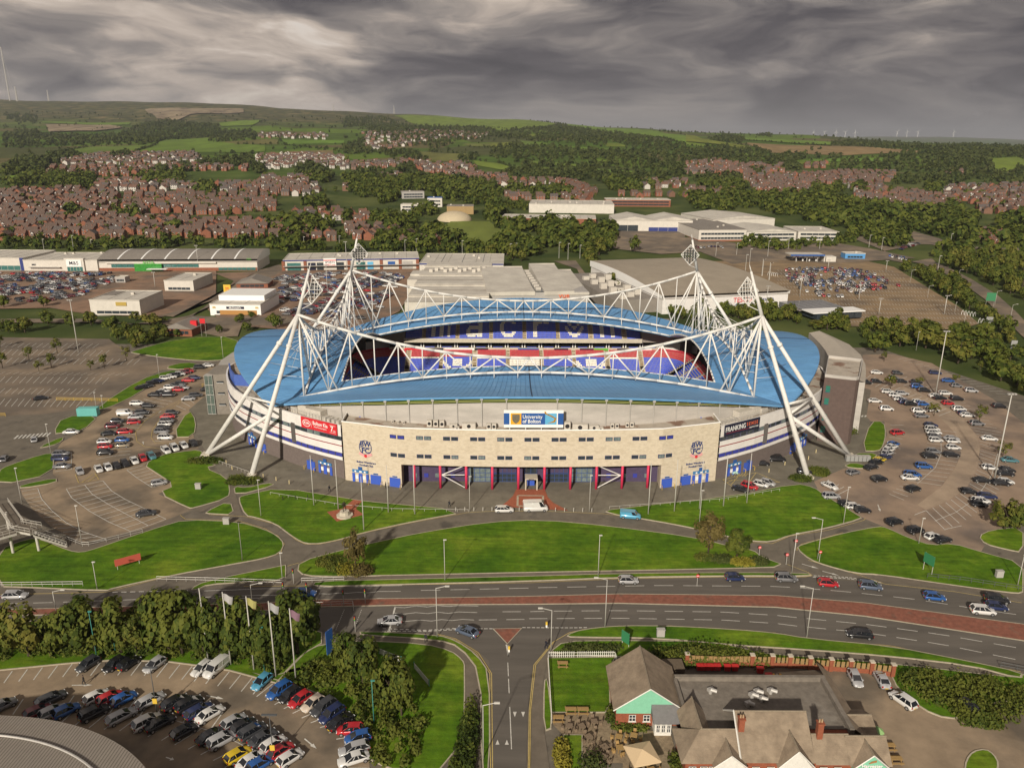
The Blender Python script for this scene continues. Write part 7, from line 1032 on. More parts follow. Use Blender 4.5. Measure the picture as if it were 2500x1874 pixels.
where = lambda x, y: 'along the hedge behind the front car park' if y < 125 and x < -10 else 'on the western retail bank' if x < -100 and y > 330 else 'in the north west car park' if x < -60 and y > 230 else 'beyond the east car park' if x > 60 and y > 280 else 'in the east car park' if x > 60 else 'behind the superstore lane' if y > 400 else 'on the front lawns'
cnt = {}
TS = sorted(D['trees'], key=lambda t: t[1] / 400 + t[2] * 0 + t[1] * 0 + t[1])
for kind, x, y, h, r in TS:
    if y < 125: h *= 1.1; r *= 1.12
    nm = {'broad': 'dense green tree', 'sparse': 'thin bronze tree', 'sapling': 'slender young tree'}[kind]; k = (nm, where(x, y)); i = cnt.get(k, 0); cnt[k] = i + 1
    make_tree(kind if not (kind == 'broad' and y > 230) else 'belt', x, y, .1 if y < 330 else -.2, h, max(r, h * .22), '%s, %s from the left %s' % (nm, ordinal(i), where(x, y)), 'trees ' + where(x, y), .12 if kind == 'broad' else .25 if kind == 'sparse' else .34)
def scatter(P, sp):
    xs = [p[0] for p in P]; ys = [p[1] for p in P]; out = []; y = min(ys)
    while y < max(ys):
        x = min(xs) + random.uniform(0, sp)
        while x < max(xs):
            a, c = x + random.uniform(-.45, .45) * sp, y + random.uniform(-.45, .45) * sp
            if in_poly(a, c, P): out.append((a, c))
            x += sp
        y += sp * .9
    return out
BZ = ['behind the western superstore', 'behind the sports shops', 'beside the playing field', 'along the cinema lane', 'along the superstore car park edge', 'beyond the eastern road', 'between the superstore and the stadium', 'on the eastern scrub bank', 'on the bank above the north west car park', 'at the western edge', 'below the superstore wall']
belt = []
for (P, sp, h0, h1), nm in zip(D['belt'], BZ): belt += [(a, c, random.uniform(h0, h1), nm) for a, c in scatter(P, sp)]
belt.sort(key=lambda t: t[1]); nb = 300 - len(D['trees']); near, rest = belt[:nb], belt[nb:]; near.sort(key=lambda t: t[0]); cnt = {}
for x, y, h, nm in near:
    i = cnt.get(nm, 0); cnt[nm] = i + 1; make_tree('belt', x, y, float(height(x, y)) - .25, h, h * random.uniform(.36, .48), 'bushy green tree, %s from the left %s' % (ordinal(i), nm), 'trees ' + nm, .08)
# masses of far trees, hedgerow and garden trees: one object for each stretch of wood
UNIT = []
for i in range(6):
    rg = np.random.default_rng(200 + i); P, N = crown_pts(46, rg, clumps=10, spread=.42, low=-.6); UNIT.append(quads(P, N, .33, rg))
def tree_mass(name, T, m, label):
    Qs = []
    for x, y, h in T:
        q = UNIT[random.randrange(6)]; a = random.uniform(0, 6.28); ca, sa = math.cos(a), math.sin(a); r = h * random.uniform(.40, .58); z = float(height(x, y)) + h * .46
        Qs.append(np.stack([x + r * (q[..., 0] * ca - q[..., 1] * sa), y + r * (q[..., 0] * sa + q[..., 1] * ca), z + h * .56 * q[..., 2]], -1))
    o = link(name, quad_mesh(name, np.concatenate(Qs), m), kind='stuff'); return tag(o, label, 'woodland')
tree_mass('tree_belt', [t[:3] for t in rest], LEAF, 'belts of trees round the retail park and playing field')
wood = []
for P, sp, h0, h1 in D['wood']: wood += [(a, c, random.uniform(h0, h1)) for a, c in scatter(P, sp) if not any(in_poly(a, c, F) for F in D['fields'].values())]
town = [t for t in wood if t[1] < 1250]; hill = [t for t in wood if t[1] >= 1250]
tree_mass('town_woodland', town, LEAF, 'dark clumps of trees between the town houses'); tree_mass('hillside_woodland', hill, LEAFD, 'dark woods on the hillside beyond the town')
hd_ = []
for P, sp, h0, h1 in D['hedge']:
    for a, c in zip(P[:-1], P[1:]):
        n = max(2, int(math.dist(a, c) / sp))
        for i in range(n): f = (i + random.random()) / n; hd_.append((a[0] + (c[0] - a[0]) * f, a[1] + (c[1] - a[1]) * f, random.uniform(h0, h1)))
for _ in range(1500):      # scattered field trees
    y = random.uniform(1300, 4200); x = random.uniform(-.72, .72) * y
    if not any(in_poly(x, y, P) for P in D['fields'].values()): hd_.append((x, y, random.uniform(5, 10)))
tree_mass('hedgerow', hd_, LEAFD, 'hedgerows and lone trees dividing the hillside fields')
# shrubs: low leafy masses
def shrub(name, label, P, hgt, n, m, z0=.12, size=.20, group=None, cat='shrub'):
    rg = np.random.default_rng(len(label)); xs = [p[0] for p in P]; ys = [p[1] for p in P]; C = []
    cl = [(rg.uniform(min(xs), max(xs)), rg.uniform(min(ys), max(ys)), rg.uniform(.45, 1) * hgt) for _ in range(400)]; cl = [c for c in cl if in_poly(c[0], c[1], P)]
    cx, cy = sum(xs) / len(xs), sum(ys) / len(ys); k = rg.integers(0, len(cl), n); d = rg.normal(size=(n, 3)); d /= np.linalg.norm(d, axis=1)[:, None]; d[:, 2] = np.abs(d[:, 2]); A = np.array(cl)[k]
    C = np.stack([A[:, 0] + d[:, 0] * hgt * .45, A[:, 1] + d[:, 1] * hgt * .45, d[:, 2] * A[:, 2] * rg.uniform(.5, 1, n)], 1) - np.array([cx, cy, 0]); N = d + rg.normal(size=(n, 3)) * .4; N /= np.linalg.norm(N, axis=1)[:, None]
    return tag(link(name, quad_mesh(name, quads(C, N, size, rg), m), None, (cx, cy, z0)), label, cat, group)
def disc(x, y, rx, ry): return [(x + rx * math.cos(t * .785), y + ry * math.sin(t * .785)) for t in range(8)]
shrub('shrub_bank', 'leafy shrub bank along the flagpoles above the parked cars', [(-39, 108.5), (-33, 106), (-26, 101.5), (-21.5, 97), (-19.5, 90), (-14, 90), (-13, 98), (-18, 106), (-26, 112), (-34, 113)], 1.9, 9000, LEAF)
shrub('hedge', 'overgrown hedge bottom under the tall trees by the front car park', [(-95, 113.5), (-75, 115.2), (-60, 115.2), (-45, 112.6), (-39, 110.5), (-39, 114), (-60, 118), (-95, 118)], 2.2, 9000, LEAF)
shrub('hedge', 'dark hedge beside the side road footpath', [(-8.2, 88), (-5.6, 88), (-5.2, 99), (-6.2, 104), (-7.2, 98)], 2.2, 3500, LEAF)
shrub('hedge', 'tall hedge behind the pub along the main road', [(21.5, 113.2), (25, 115.5), (33, 117), (43, 114.5), (44, 113.4), (33, 113.4)], 3.2, 6500, LEAF)
shrub('hedge', 'clipped dark hedge behind the pub lawn fence', [(9, 116), (18, 116.5), (20, 118), (10, 117.8)], 1.5, 1800, LEAFD)
shrub('shrub_bed', 'large bed of bushes beside the pub car park', [(65, 107), (66, 112), (78, 109.5), (92, 105), (90, 101), (82, 101.5), (75, 99), (71, 99.5)], 2.6, 9000, LEAF)
shrub('shrub', 'clipped bush nearest the car park in front of the pub bed', [(70, 99), (70.5, 103), (75.5, 102.5), (76, 98.5)], 1.6, 2600, LEAF)
for i, (x, y, rx, ry, h, m, l) in enumerate(((-68.2, 186.8, 2.6, 1.5, 2.0, LEAF, 'round clipped bush right of the left pylon foot'), (-72.4, 187.4, 2.2, 2.4, 1.8, LEAF, 'clipped bush left of the left pylon foot'), (-85.6, 200.4, 5.2, 1.6, 1.6, LEAF, 'long low hedge at the outer left pylon foot'), (77.2, 190.6, 3.0, 1.8, 1.5, LEAF, 'low hedge in front of the right pylon foot'), (83.6, 195, 2.6, 2.6, 1.5, LEAF, 'grassy mound of shrub right of the right pylon foot'),
    (-38.6, 146.5, 2.4, 1.6, 2.2, LEAFL, 'pale green bush at the left of the tree clump'), (-36.5, 144.4, 2.2, 1.5, 2.2, LEAF, 'green bush in front of the thin bronze tree'), (-34.0, 143.2, 2.0, 1.4, 2.2, LEAFY, 'yellow green bush under the thin bronze tree'), (-31.2, 142.8, 2.2, 1.5, 2.4, LEAFB, 'bronze bush right of the thin tree'), (45.0, 148.4, 2.4, 1.4, 1.6, LEAFD, 'dark bush at the foot of the right tree clump'), (49.5, 147.2, 2.6, 1.4, 1.4, LEAFY, 'yellow bush at the right tree clump'), (53.0, 147.6, 2.0, 1.4, 1.5, LEAFD, 'dark bush right of the yellow bush'), (41.6, 149, 2.0, 1.4, 1.4, LEAF, 'low green bush left of the right tree clump'),
    (11.8, 90.6, 1.3, 1.0, 3.2, LEAFD, 'dark conifer bush on the pub patio'), (7.6, 92, .9, 3.6, 1.6, LEAFY, 'yellow hedge edging the pub patio'), (18.5, 98.0, 2.9, .6, .9, LEAF, 'low planting under the green gable windows'), (24.0, 90.5, .6, 2.4, 1.6, LEAF, 'climbing shrub on the pub corner'), (54.2, 98.4, .9, .9, 1.3, LEAFY, 'spiky yellow palm beside the pub yard'), (16.0, 100.4, .6, 2.2, 1.8, LEAF, 'ivy shrub on the green gable corner'), (34.3, 86.6, 1.6, .8, 1.2, LEAFY, 'flowering shrub under the pub front gable'), (88, 250, 3, 6, 2, LEAF, 'shrubs behind the brown brick tower'), (104.5, 229, 3.0, 5.5, 2.2, LEAF, 'shrub bed beside the brown brick tower')))  :
    shrub('shrub', l, disc(x, y, rx, ry), h, int(420 * max(1, rx * ry)) if rx * ry < 8 else 3200, m, .12, .17)
# ---------------------------------------------------------------- houses of the town
HB = [mat('house brick red', (.25, .098, .058), .9, .2, .5), mat('house brick brown', (.19, .105, .07), .9, .2, .5), mat('house render white', (.55, .51, .46), .9, .12, .5)]
HR = [mat('roof tile brown', (.120, .082, .066), .9, .2, .4), mat('roof tile red', (.155, .085, .062), .9, .2, .4), mat('roof slate', (.105, .088, .082), .9, .2, .4)]
M_HW = mat('house window frame', (.62, .60, .57), .5); M_HG = mat('house window glass', (.03, .035, .045), .1, spec=.7)
def house_mb(kind, roof, wide, chim=True, porch=False, parts=None):
    """returns wall, roof, chimney builders; gable faces along x"""
    W, Dp, H, RH = wide, 8.0, 5.1, 2.7; wl, rf, ch = MB(), MB(), MB(); w, d = W / 2, Dp / 2
    wl.box(-w, w, -d, d, -1.5, H)
    for s in (-1, 1): P = [(s * w, -d, H), (s * w, d, H), (s * w, 0, H + RH)]; wl.face(P if s > 0 else P[::-1])
    n = 2 if W < 9 else 3
    for s in (-1, 1):
        for z in (.9, 3.3):
            for i in range(n):
                x = -w + W * (i + .5) / n; wl.box(x - .75, x + .75, min(s * d, s * (d + .06)), max(s * d, s * (d + .06)), z, z + 1.25, 1, True); wl.box(x - .6, x + .6, min(s * d, s * (d + .09)), max(s * d, s * (d + .09)), z + .12, z + 1.12, 2, True)
    o = .35
    for s in (-1, 1):
        P = [(-w - o, s * (d + o), H - .25), (w + o, s * (d + o), H - .25), (w + o, 0, H + RH + .08), (-w - o, 0, H + RH + .08)]; rf.face(P if s < 0 else P[::-1])
    for s in (-1, 1): rf.face([(s * (w + o), -d - o, H - .4), (s * (w + o), -d - o, H - .25), (s * (w + o), 0, H + RH + .08), (s * (w + o), 0, H + RH - .1)]); rf.face([(s * (w + o), d + o, H - .4), (s * (w + o), d + o, H - .25), (s * (w + o), 0, H + RH + .08), (s * (w + o), 0, H + RH - .1)])
    if porch:       # front gablet
        wl.box(-w + .5, -w + 3.4, -d - 1.2, -d, -1.5, H - .4); P = [(-w + .5, -d - 1.2, H - .4), (-w + 3.4, -d - 1.2, H - .4), (-w + 1.95, -d - 1.2, H + 1.0)]; wl.face(P, 1)
        wl.box(-w + 1.1, -w + 2.8, -d - 1.28, -d - 1.2, 3.0, 4.3, 1, True); wl.box(-w + 1.2, -w + 2.7, -d - 1.31, -d - 1.2, 3.1, 4.2, 2, True)
        rf.face([(-w + .2, -d - 1.45, H - .55), (-w + 1.95, -d - 1.45, H + 1.1), (-w + 1.95, 0, H + 1.1), (-w + .2, 0, H - .55)]); rf.face([(-w + 1.95, -d - 1.45, H + 1.1), (-w + 3.7, -d - 1.45, H - .55), (-w + 3.7, 0, H - .55), (-w + 1.95, 0, H + 1.1)])
    if chim: ch.box(w * .55, w * .55 + .7, -.35, .35, H + RH - .7, H + RH + .9)
    return wl, rf, ch
HP = []
for kk, (k, r, W, p) in enumerate(((0, 0, 8.6, True), (0, 1, 8.2, True), (0, 0, 10.5, False), (1, 0, 8.6, True), (1, 2, 10, False), (2, 0, 8.6, False), (2, 1, 9.5, True), (2, 2, 9, False))):
    wl, rf, ch = house_mb(k, r, W, True, p); HP.append((k, r, wl, rf, ch, wl.mesh('wall', [HB[k], M_HW, M_HG]), rf.mesh('roof', HR[r]), ch.mesh('chimney', HB[0])))
hs = []
for P, ang, dx, dy, kinds, pr in D['houses']:
    xs = [q[0] for q in P]; ys = [q[1] for q in P]; cx, cy = sum(xs) / len(xs), sum(ys) / len(ys); Rr = max(max(xs) - min(xs), max(ys) - min(ys)); a = R(ang); n = int(Rr / min(dx, dy)) + 2
    for j in range(-n, n):
        off = random.uniform(0, dx)
        for i in range(-n, n):
            u = i * dx + off + random.uniform(-1, 1); v = j * dy + random.uniform(-2.5, 2.5); x = cx + u * math.cos(a) - v * math.sin(a); y = cy + u * math.sin(a) + v * math.cos(a)
            if in_poly(x, y, P) and random.random() < pr:
                k = {'r': random.choice((0, 1, 2, 0, 3)), 'b': random.choice((3, 4)), 'w': random.choice((5, 6, 7))}[random.choice(kinds)]; hs.append((x, y, R(ang + random.choice((0, 0, 0, 180, 90)) + random.uniform(-8, 8)), k))
hs.sort(key=lambda h: h[1]); grid = {}; keep = []
for h in hs:
    k = (int(h[0] // 10), int(h[1] // 10))
    if all(math.dist(h[:2], q[:2]) > 9.3 for a in (-1, 0, 1) for c in (-1, 0, 1) for q in grid.get((k[0] + a, k[1] + c), ())): grid.setdefault(k, []).append(h); keep.append(h)
hs = keep; KN = ['red brick', 'brown brick', 'white rendered']; RN = ['brown tiled', 'red tiled', 'grey slate']; BN = ['nearest', 'second', 'third', 'fourth', 'fifth', 'sixth', 'seventh', 'eighth', 'ninth', 'tenth', 'eleventh', 'twelfth']
ind = hs[:300]
for s_ in range(12):
    strip = sorted(ind[s_ * 25:(s_ + 1) * 25], key=lambda h: h[0] / h[1])
    for i, (x, y, rz, k) in enumerate(strip):
        q = HP[k]; t = thing('house', '%s house with %s roof, %s from left in %s strip of houses' % (KN[q[0]], RN[q[1]], ordinal(i), BN[s_]), 'house', (x, y, float(height(x, y)) + .1), rz, 'houses of the town')
        link('wall', q[5], t); r_ = link('roof', q[6], t); link('chimney', q[7], r_)
b = MB()
for x, y, rz, k in hs[300:]:
    q = HP[k]; ca, sa, zz = math.cos(rz), math.sin(rz), float(height(x, y)) + .1
    for mb_, mm in ((q[2], (q[0], 6, 7)), (q[3], (3 + q[1],)), (q[4], (0,))):
        i0 = len(b.v); b.v += [(x + p[0] * ca - p[1] * sa, y + p[0] * sa + p[1] * ca, p[2] + zz) for p in mb_.v]; b.f += [tuple(i0 + i for i in f) for f in mb_.f]; b.m += [mm[m] for m in mb_.m]
tag(b.build('distant_houses', HB + HR + [M_HW, M_HG], kind='stuff'), 'distant mass of brick and white houses climbing the hillside', 'houses')
tree_mass('garden_trees', [(h[0] + random.uniform(-13, 13), h[1] + random.choice((-1, 1)) * random.uniform(8, 12), random.uniform(3.5, 9)) for h in hs if random.random() < .85], LEAF, 'small garden trees scattered between the houses')
# ---------------------------------------------------------------- retail park, superstore, depots
M_SHED = mat('shed white cladding', (.62, .58, .52), .6, .08, .15); M_SHEDG = mat('shed grey cladding', (.40, .38, .36), .6, .08, .15); M_RWH = mat('pale roof sheet', (.57, .535, .47), .6, .10, .1, c2=(.50, .465, .41)); M_RGR = mat('grey roof sheet', (.235, .21, .185), .65, .12, .1); M_RTAN = mat('tan roof sheet', (.34, .29, .225), .6, .10, .05)
M_REDB = mat('shop red brick', (.26, .10, .06), .9, .2, .6); M_AGREEN = mat('shop green', (.10, .45, .05), .4); M_NAVYT = mat('navy trim', (.035, .05, .20), .5); M_TEALG = mat('teal shop glass', (.05, .16, .15), .12, .2, .4, spec=.7)
class Bld:
    """building at p0, front along p0->p1, local x 0..W, y 0..D"""
    def __init__(s, name, label, p0, p1, D_, z=None, cat='building'):
        s.W = math.dist(p0, p1); s.D = D_; s.rz = math.atan2(p1[1] - p0[1], p1[0] - p0[0]); s.o = thing(name, label, cat, (p0[0], p0[1], float(height(*p0)) - .2 if z is None else z), s.rz)
    def box(s, name, m, x0, x1, y0, y1, z0, z1, par=None): b = MB(); b.box(x0, x1, y0, y1, z0, z1, 0, True); return b.build(name, m, par or s.o)
    def walls(s, m, h, name='wall'): return s.box(name, m, 0, s.W, 0, s.D, -1, h)
    def flat(s, m, h, par=.5, o=.15):
        b = MB(); W, D_ = s.W, s.D; b.box(-o, W + o, -o, D_ + o, h + .01, h + .2, 0, True)
        for q in ((-o, W + o, -o, .25), (-o, W + o, D_ - .25, D_ + o), (-o, .25, .25, D_ - .25), (W - .25, W + o, .25, D_ - .25)): b.box(*q, h + .2, h + par)
        r = b.build('roof', m, s.o)
        for i in range(1, int(W / 8)): s.box('roof_joint', M_RGR, W * i / int(W / 8) - .1, W * i / int(W / 8) + .1, .4, D_ - .4, h + .2, h + .26, r)
        for i in range(int(W / 14)): x, y = random.uniform(2, W - 4), random.uniform(3, D_ - 4); s.box('roof_vent', M_AC, x, x + 1.6, y, y + 1.4, h + .2, h + 1.3, r)
        return r
    def pitch(s, m, h, rise, o=.3, n=1, along='x'):
        """n ridges running front to back (along y)"""
        b = MB(); W, D_ = s.W, s.D
        for i in range(n):
            a, c = -o + (W + 2 * o) * i / n, -o + (W + 2 * o) * (i + 1) / n; md = (a + c) / 2
            b.face([(a, -o, h), (md, -o, h + rise), (md, D_ + o, h + rise), (a, D_ + o, h)][::-1]); b.face([(md, -o, h + rise), (c, -o, h), (c, D_ + o, h), (md, D_ + o, h + rise)][::-1])
            b.face([(a, -o, h), (c, -o, h), (md, -o, h + rise)]); b.face([(c, D_ + o, h), (a, D_ + o, h), (md, D_ + o, h + rise)])
        return b.build('roof', m, s.o)
    def vault(s, m, h, rise, o=.4, n=10, m2=None):
        """curved roof rising to the back"""
        b = MB(); rows_ = [[(x, -o + (s.D + 2 * o) * i / n, h + rise * math.sin(math.pi * min(1, .12 + .62 * i / n)) - rise * .1) for x in (-o, s.W + o)] for i in range(n + 1)]
        b.grid(rows_); b.grid([[(p[0], p[1], h - .3) for p in r] for r in rows_], flip=True)
        for k in (0, 1): P = [r[k] for r in rows_] + [(rows_[-1][k][0], rows_[-1][k][1], h - .3), (rows_[0][k][0], rows_[0][k][1], h - .3)]; b.face(P if k else P[::-1], 1)
        return b.build('roof', [m, m2 or m], s.o), rows_
    def sign(s, txt, m, x, z, size, back=None, w=0, h=0, y=-.25, sx=1.0, par=None, rz=0):
        e = par or s.o
        if back: e = s.box('sign_panel', back, x - w / 2, x + w / 2, y, y + .15, z - h / 2, z + h / 2)
        text_part('lettering', txt, m, e, (x, y - .06, z), (R(90), 0, rz), size, .04, sx=sx, bold=.015)
    def strip(s, m, x0, x1, z0, z1, n, y=-.12, name='window'):
        for i in range(n): a = x0 + (x1 - x0) * i / n; s.box(name, m, a + .12, x0 + (x1 - x0) * (i + 1) / n - .12, y, .1, z0, z1)
B = Bld('retail_shed', 'pale retail shed at the left edge beside the lettered store', (-400, 528.6), (-331, 527.1), 38); B.walls(M_SHED, 8.2); B.flat(M_RWH, 8.2); B.strip(M_TEALG, 44, 66, .2, 3.2, 5); B.box('pier', M_NAVYT, 66.5, 69, -.6, .4, 0, 8.6)
B = Bld('retail_shed', 'white store with large black lettered panel beside the green-fronted supermarket', (-330, 524.6), (-280.5, 525.5), 37); B.walls(M_SHED, 7.2); B.flat(M_RWH, 7.2); B.box('entrance_block', M_SHED, 28, 41, -1.2, 2, 0, 8.8); B.sign('M&S', M_SBLACK, 34.5, 5.6, 3.4, M_SWHITE, 10, 4.6, -1.5); B.sign('M&S', M_SBLACK, 7, 4.4, 1.5); B.strip(M_TEALG, 29.5, 40, .1, 3, 5, -1.3); B.box('canopy', M_SHEDG, 4, 25, -2, 0, 2.6, 2.9)
B = Bld('supermarket', 'long supermarket with grey arched roof and green glazed entrance', (-279.5, 525.5), (-174.5, 531.5), 34); B.walls(M_SHED, 6.4); rf, rows_ = B.vault(M_RGR, 6.4, 6.0, .6, 12, M_SWHITE)
for i in range(1, 7):
    b = MB(); x = i * 15.5 - 3
    for p, q in zip(rows_[:-1], rows_[1:]): b.face([(x, p[0][1], p[0][2] + .12), (x + 1.1, p[0][1], p[0][2] + .12), (x + 1.1, q[0][1], q[0][2] + .12), (x, q[0][1], q[0][2] + .12)])
    b.build('roof_rib', M_SWHITE, rf)
B.box('brick_base', M_REDB, 0, 105, -.3, .1, 0, 2.2); B.strip(M_TEALG, 8, 66, 2.6, 4.6, 16, -.3); B.strip(M_TEALG, 79, 104, .4, 2.2, 8, -.4); B.box('entrance_glass', mat('green entrance glass', (.05, .26, .05), .2, .3, .5), 24, 42, -2.2, 0, .2, 5.2); B.sign('ASDA', M_AGREEN, 33.5, 5.9, 3.0, y=-2.2); B.box('fascia', M_SHED, 5, 78, -1.2, -.1, 5.2, 6.3); B.box('trolley_canopy', M_SWHITE, 34, 47, -8, -4, 2.2, 2.5); B.sign('Asda', M_AGREEN, 100, 8, 1.6)
B = Bld('retail_parade', 'long parade of shops with red brick piers and dark blue fascia', (-156.5, 531), (-65.4, 544.5), 32); B.walls(M_SHED, 7.0); r_ = B.flat(M_RWH, 7.0); B.box('fascia', M_NAVYT, 0, B.W, -.3, .05, 6.5, 7.3)
for x in (0, 14.5, 44, 66, 79, 91): B.box('pier', M_REDB, x - 1, x + 1, -.5, .2, 0, 6.5)
for x, w, m in ((7, 9, M_TEALG), (19, 5, M_SBLACK), (24.5, 4.4, M_GLASS), (38, 5, M_GLASS), (52, 6, M_TEALG), (58.5, 4, M_SIGNL), (73, 5, M_SIGNB), (84, 7, M_SHEDG)): B.box('shopfront', m, x - w / 2, x + w / 2, -.25, .1, .2 if m is not M_SIGNB else 3, 5.2)
B.sign('SPORTS', M_SBLACK, 31.2, 5.4, 1.9, M_SWHITE, 8.4, 5.6, -.9); B.sign('DIRECT.com', M_SRED, 31.2, 3.8, 1.35, None, y=-.9); B.box('sign_band', M_SRED, 27, 35.4, -.95, -.8, 6.5, 7.1); B.box('walkway_canopy', M_METAL, 0, B.W, -3, -.5, 3.1, 3.3)
B = Bld('retail_shed', 'white roofed shed at the right end of the shop parade', (-61, 509.5), (-6, 509.5), 46); B.walls(M_SHED, 8.6); B.flat(M_RWH, 8.6); B.box('trim', M_NAVYT, 0, B.W, -.2, .05, 8.0, 8.9)
for i in range(1, 4): B.box('roof_joint', M_GLASS, B.W * i / 4 - .15, B.W * i / 4 + .15, .5, 45.5, 8.82, 8.95)
B = Bld('stepped_shed', 'long pale building with many stepped roofs behind the stadium', (-54, 384), (-12, 384), 100); rot_ = B.rz
for i in range(8): o_ = B.box('roof_step', M_RWH, i * .15 - (6 if i in (4, 5) else 0), B.W - i * .1, i * 13, i * 13 + 13.2, -1, 8.6 + i * .55 + (.5 if i % 2 else 0)); B.box('gutter', M_RGR, 0, B.W, i * 13 - .15, i * 13 + .25, 8.62 + i * .55, 8.85 + i * .55, o_)
for i in range(12): B.box('roof_unit', M_AC, 5 + i * 2.8, 7 + i * 2.8, 72 + (i % 3) * 5, 74 + (i % 3) * 5, 11, 13.6)
B = Bld('cinema', 'white shed cinema with red lettering and two sloping roofs', (-13, 404), (40.5, 409), 74); B.walls(M_SHEDG, 9.5)
for x0, x1, y1, z0, z1 in ((-.4, 25, 66, 10, 13.2), (30, 46, 74, 10, 13.6), (46, 54, 60, 9.2, 12)):
    b = MB(); b.box(x0, x1, -.4, y1, 8, z0); n = len(b.v); b.face([(x0, -.4, z0), (x1, -.4, z0 - .6), (x1, y1, z1 - .6), (x0, y1, z1)]); b.face([(x0, y1, z0), (x0, y1, z1), (x1, y1, z1), (x1, y1, z0)][::1]); b.face([(x0, -.4, z0), (x0, y1, z1), (x0, y1, z0)]); b.face([(x1, -.4, z0 - .6), (x1, y1, z0), (x1, y1, z1 - .6)]); b.build('roof', M_RWH, B.o)
B.sign('vue', M_SORANGE, 40.5, 7.7, 3.8, y=-.5, sx=1.1); B.box('roof_gully', M_GLASS, 25.5, 29.5, 0, 70, 9.6, 9.9)
for i in range(8): B.box('roof_unit', M_AC, 26, 28.8, 5 + i * 8, 9 + i * 8, 9.9, 11.2)
B = Bld('superstore', 'huge superstore with tan curved roof and white front wall', (78, 398.5), (149, 416), 112); B.walls(M_WCLAD, 8.2); B.vault(M_RTAN, 8.2, 5.2, .6, 14, M_SWHITE)
B.sign('TESCO', M_SRED, 46, 5.4, 3.6); B.sign('extra', M_NAVY, 61, 5.3, 3.6, sx=.95)
for x in (42, 45, 48, 51): B.box('sign_dash', M_SIGNB, x, x + 1.9, -.3, -.2, 2.9, 3.3)
B.box('service_block', M_RGR, -24, -.5, 6, 92, -1, 7)
for i in range(14): B.box('roof_unit', M_AC, -20 + (i % 3) * 6, -16.4 + (i % 3) * 6, 8 + i * 5, 11 + i * 5, 7, 9 + (i % 4) * .5)
for i in range(3): B.box('entrance_canopy', M_SWHITE, 72, 78, 12 + i * 16, 26 + i * 16, 4.6, 5.1)
B.box('loading_canopy', M_SWHITE, 66, 96, -34, -24, 4, 4.5); B.strip(M_GLASS, 68, 94, 1, 3.6, 6, -34.2, 'loading_bay'); B.box('yard_roof', M_RGR, 66, 84, -22, -6, 3, 3.4)
def small(name, lab, p0, p1, D_, h, wall, roof, txt=None, tm=None, size=1.4, pitch=0):
    q = Bld(name, lab, p0, p1, D_); q.walls(wall, h); (q.pitch(roof, h, pitch, .6) if pitch else q.flat(roof, h)); q.strip(M_GLASS, q.W * .12, q.W * .88, .9, 2.3, 5)
    if txt: q.sign(txt, tm, q.W * .5, h * .72, size)
    return q
q = small('restaurant', 'white angular restaurant with gold lettering panel near the lane', (-214.6, 388.8), (-188.9, 388.2), 26, 7.6, M_SHED, M_RWH); q.box('sign_panel', mat('gold sign', (.45, .32, .08), .5), 13.5, 19, -.3, 0, 5.0, 6.9); q.box('roof_well', M_RGR, 1, 7, 12, 24, 7.82, 8.0)
small('restaurant', 'white roofed restaurant block behind the angular one', (-205.3, 455), (-187.9, 454.4), 28, 6.0, M_SHED, M_RWH)
small('kiosk', 'small grey kiosk in the western retail car park', (-247.4, 481.6), (-241.3, 481.5), 6, 3.3, M_SHEDG, M_RWH)
q = small('fast_food_restaurant', 'white fast food restaurant with golden arch signs', (-154.4, 390.4), (-128.3, 389.8), 30, 5.4, M_SWHITE, M_RWH, "McDonald's", M_SWHITE, 1.3); q.box('sign_panel', M_SBLACK, 8.5, 17.6, -.2, 0, 3.3, 4.5); q.box('upper_storey', M_SWHITE, 1, 25, 10, 30, 5, 8.4); q.box('timber_front', mat('timber front', (.42, .22, .07), .7), 5, 24, -.15, 0, .3, 2.6)
for x in (2.2, 24.2): q.sign('m', M_YELP, x, 4.2, 2.0)
q = small('chicken_restaurant', 'brick chicken restaurant with grey hipped roof by the green bank', (-159.1, 346.9), (-146.1, 345.4), 14, 3.3, M_REDB, M_RGR, None, None, 1, 2.6); q.box('red_tower', M_SRED, 10, 13, 5, 6.5, 3, 6)
small('restaurant', 'low brick restaurant with grey pitched roof beside the drive', (-166, 464), (-147.7, 465.8), 16, 3.0, M_REDB, M_RGR, None, None, 1, 3.2)
q = Bld('petrol_station', 'petrol station with blue edged canopy beyond the superstore car park', (208, 582), (236, 582), 12); 
for x in (4, 12, 20, 26):
    for y in (2, 10): q.box('canopy_column', M_METAL, x, x + .5, y, y + .5, 0, 5)
q.box('canopy', M_RWH, -1, 24, -1, 12, 5, 5.9); q.box('canopy_fascia', M_SIGNB, -1.2, 24.2, -1.3, -1.05, 4.9, 6.0); q.box('shop', M_SHED, 25, 34, 2, 11, 0, 4)
for x in (5, 10, 15, 20): q.box('pump', M_SWHITE, x, x + .8, 5, 6, 0, 2.1)
q = small('car_wash', 'small blue and white car wash building near the petrol station', (255.8, 601), (271, 600.5), 9, 4, mat('blue wall', (.10, .30, .60), .5), M_RWH)
def depot(lab, p0, p1, D_, h, roof, rise=0, n=1, win=0, wall=M_SHED, brick=False):
    q = Bld('warehouse', lab, p0, p1, D_); q.walls(wall, h); (q.pitch(roof, h, rise, .5, n) if rise else q.flat(roof, h))
    for z in ((1.6, 4.8) if h < 10 else (2.2, 6.0))[:win and 2]: q.strip(M_GLASS, 2, q.W - 2, z, z + 1.7, win)
    if brick: q.box('brick_base', M_REDB, -.05, q.W + .05, -.15, q.D + .1, -1, 1.6)
    return q
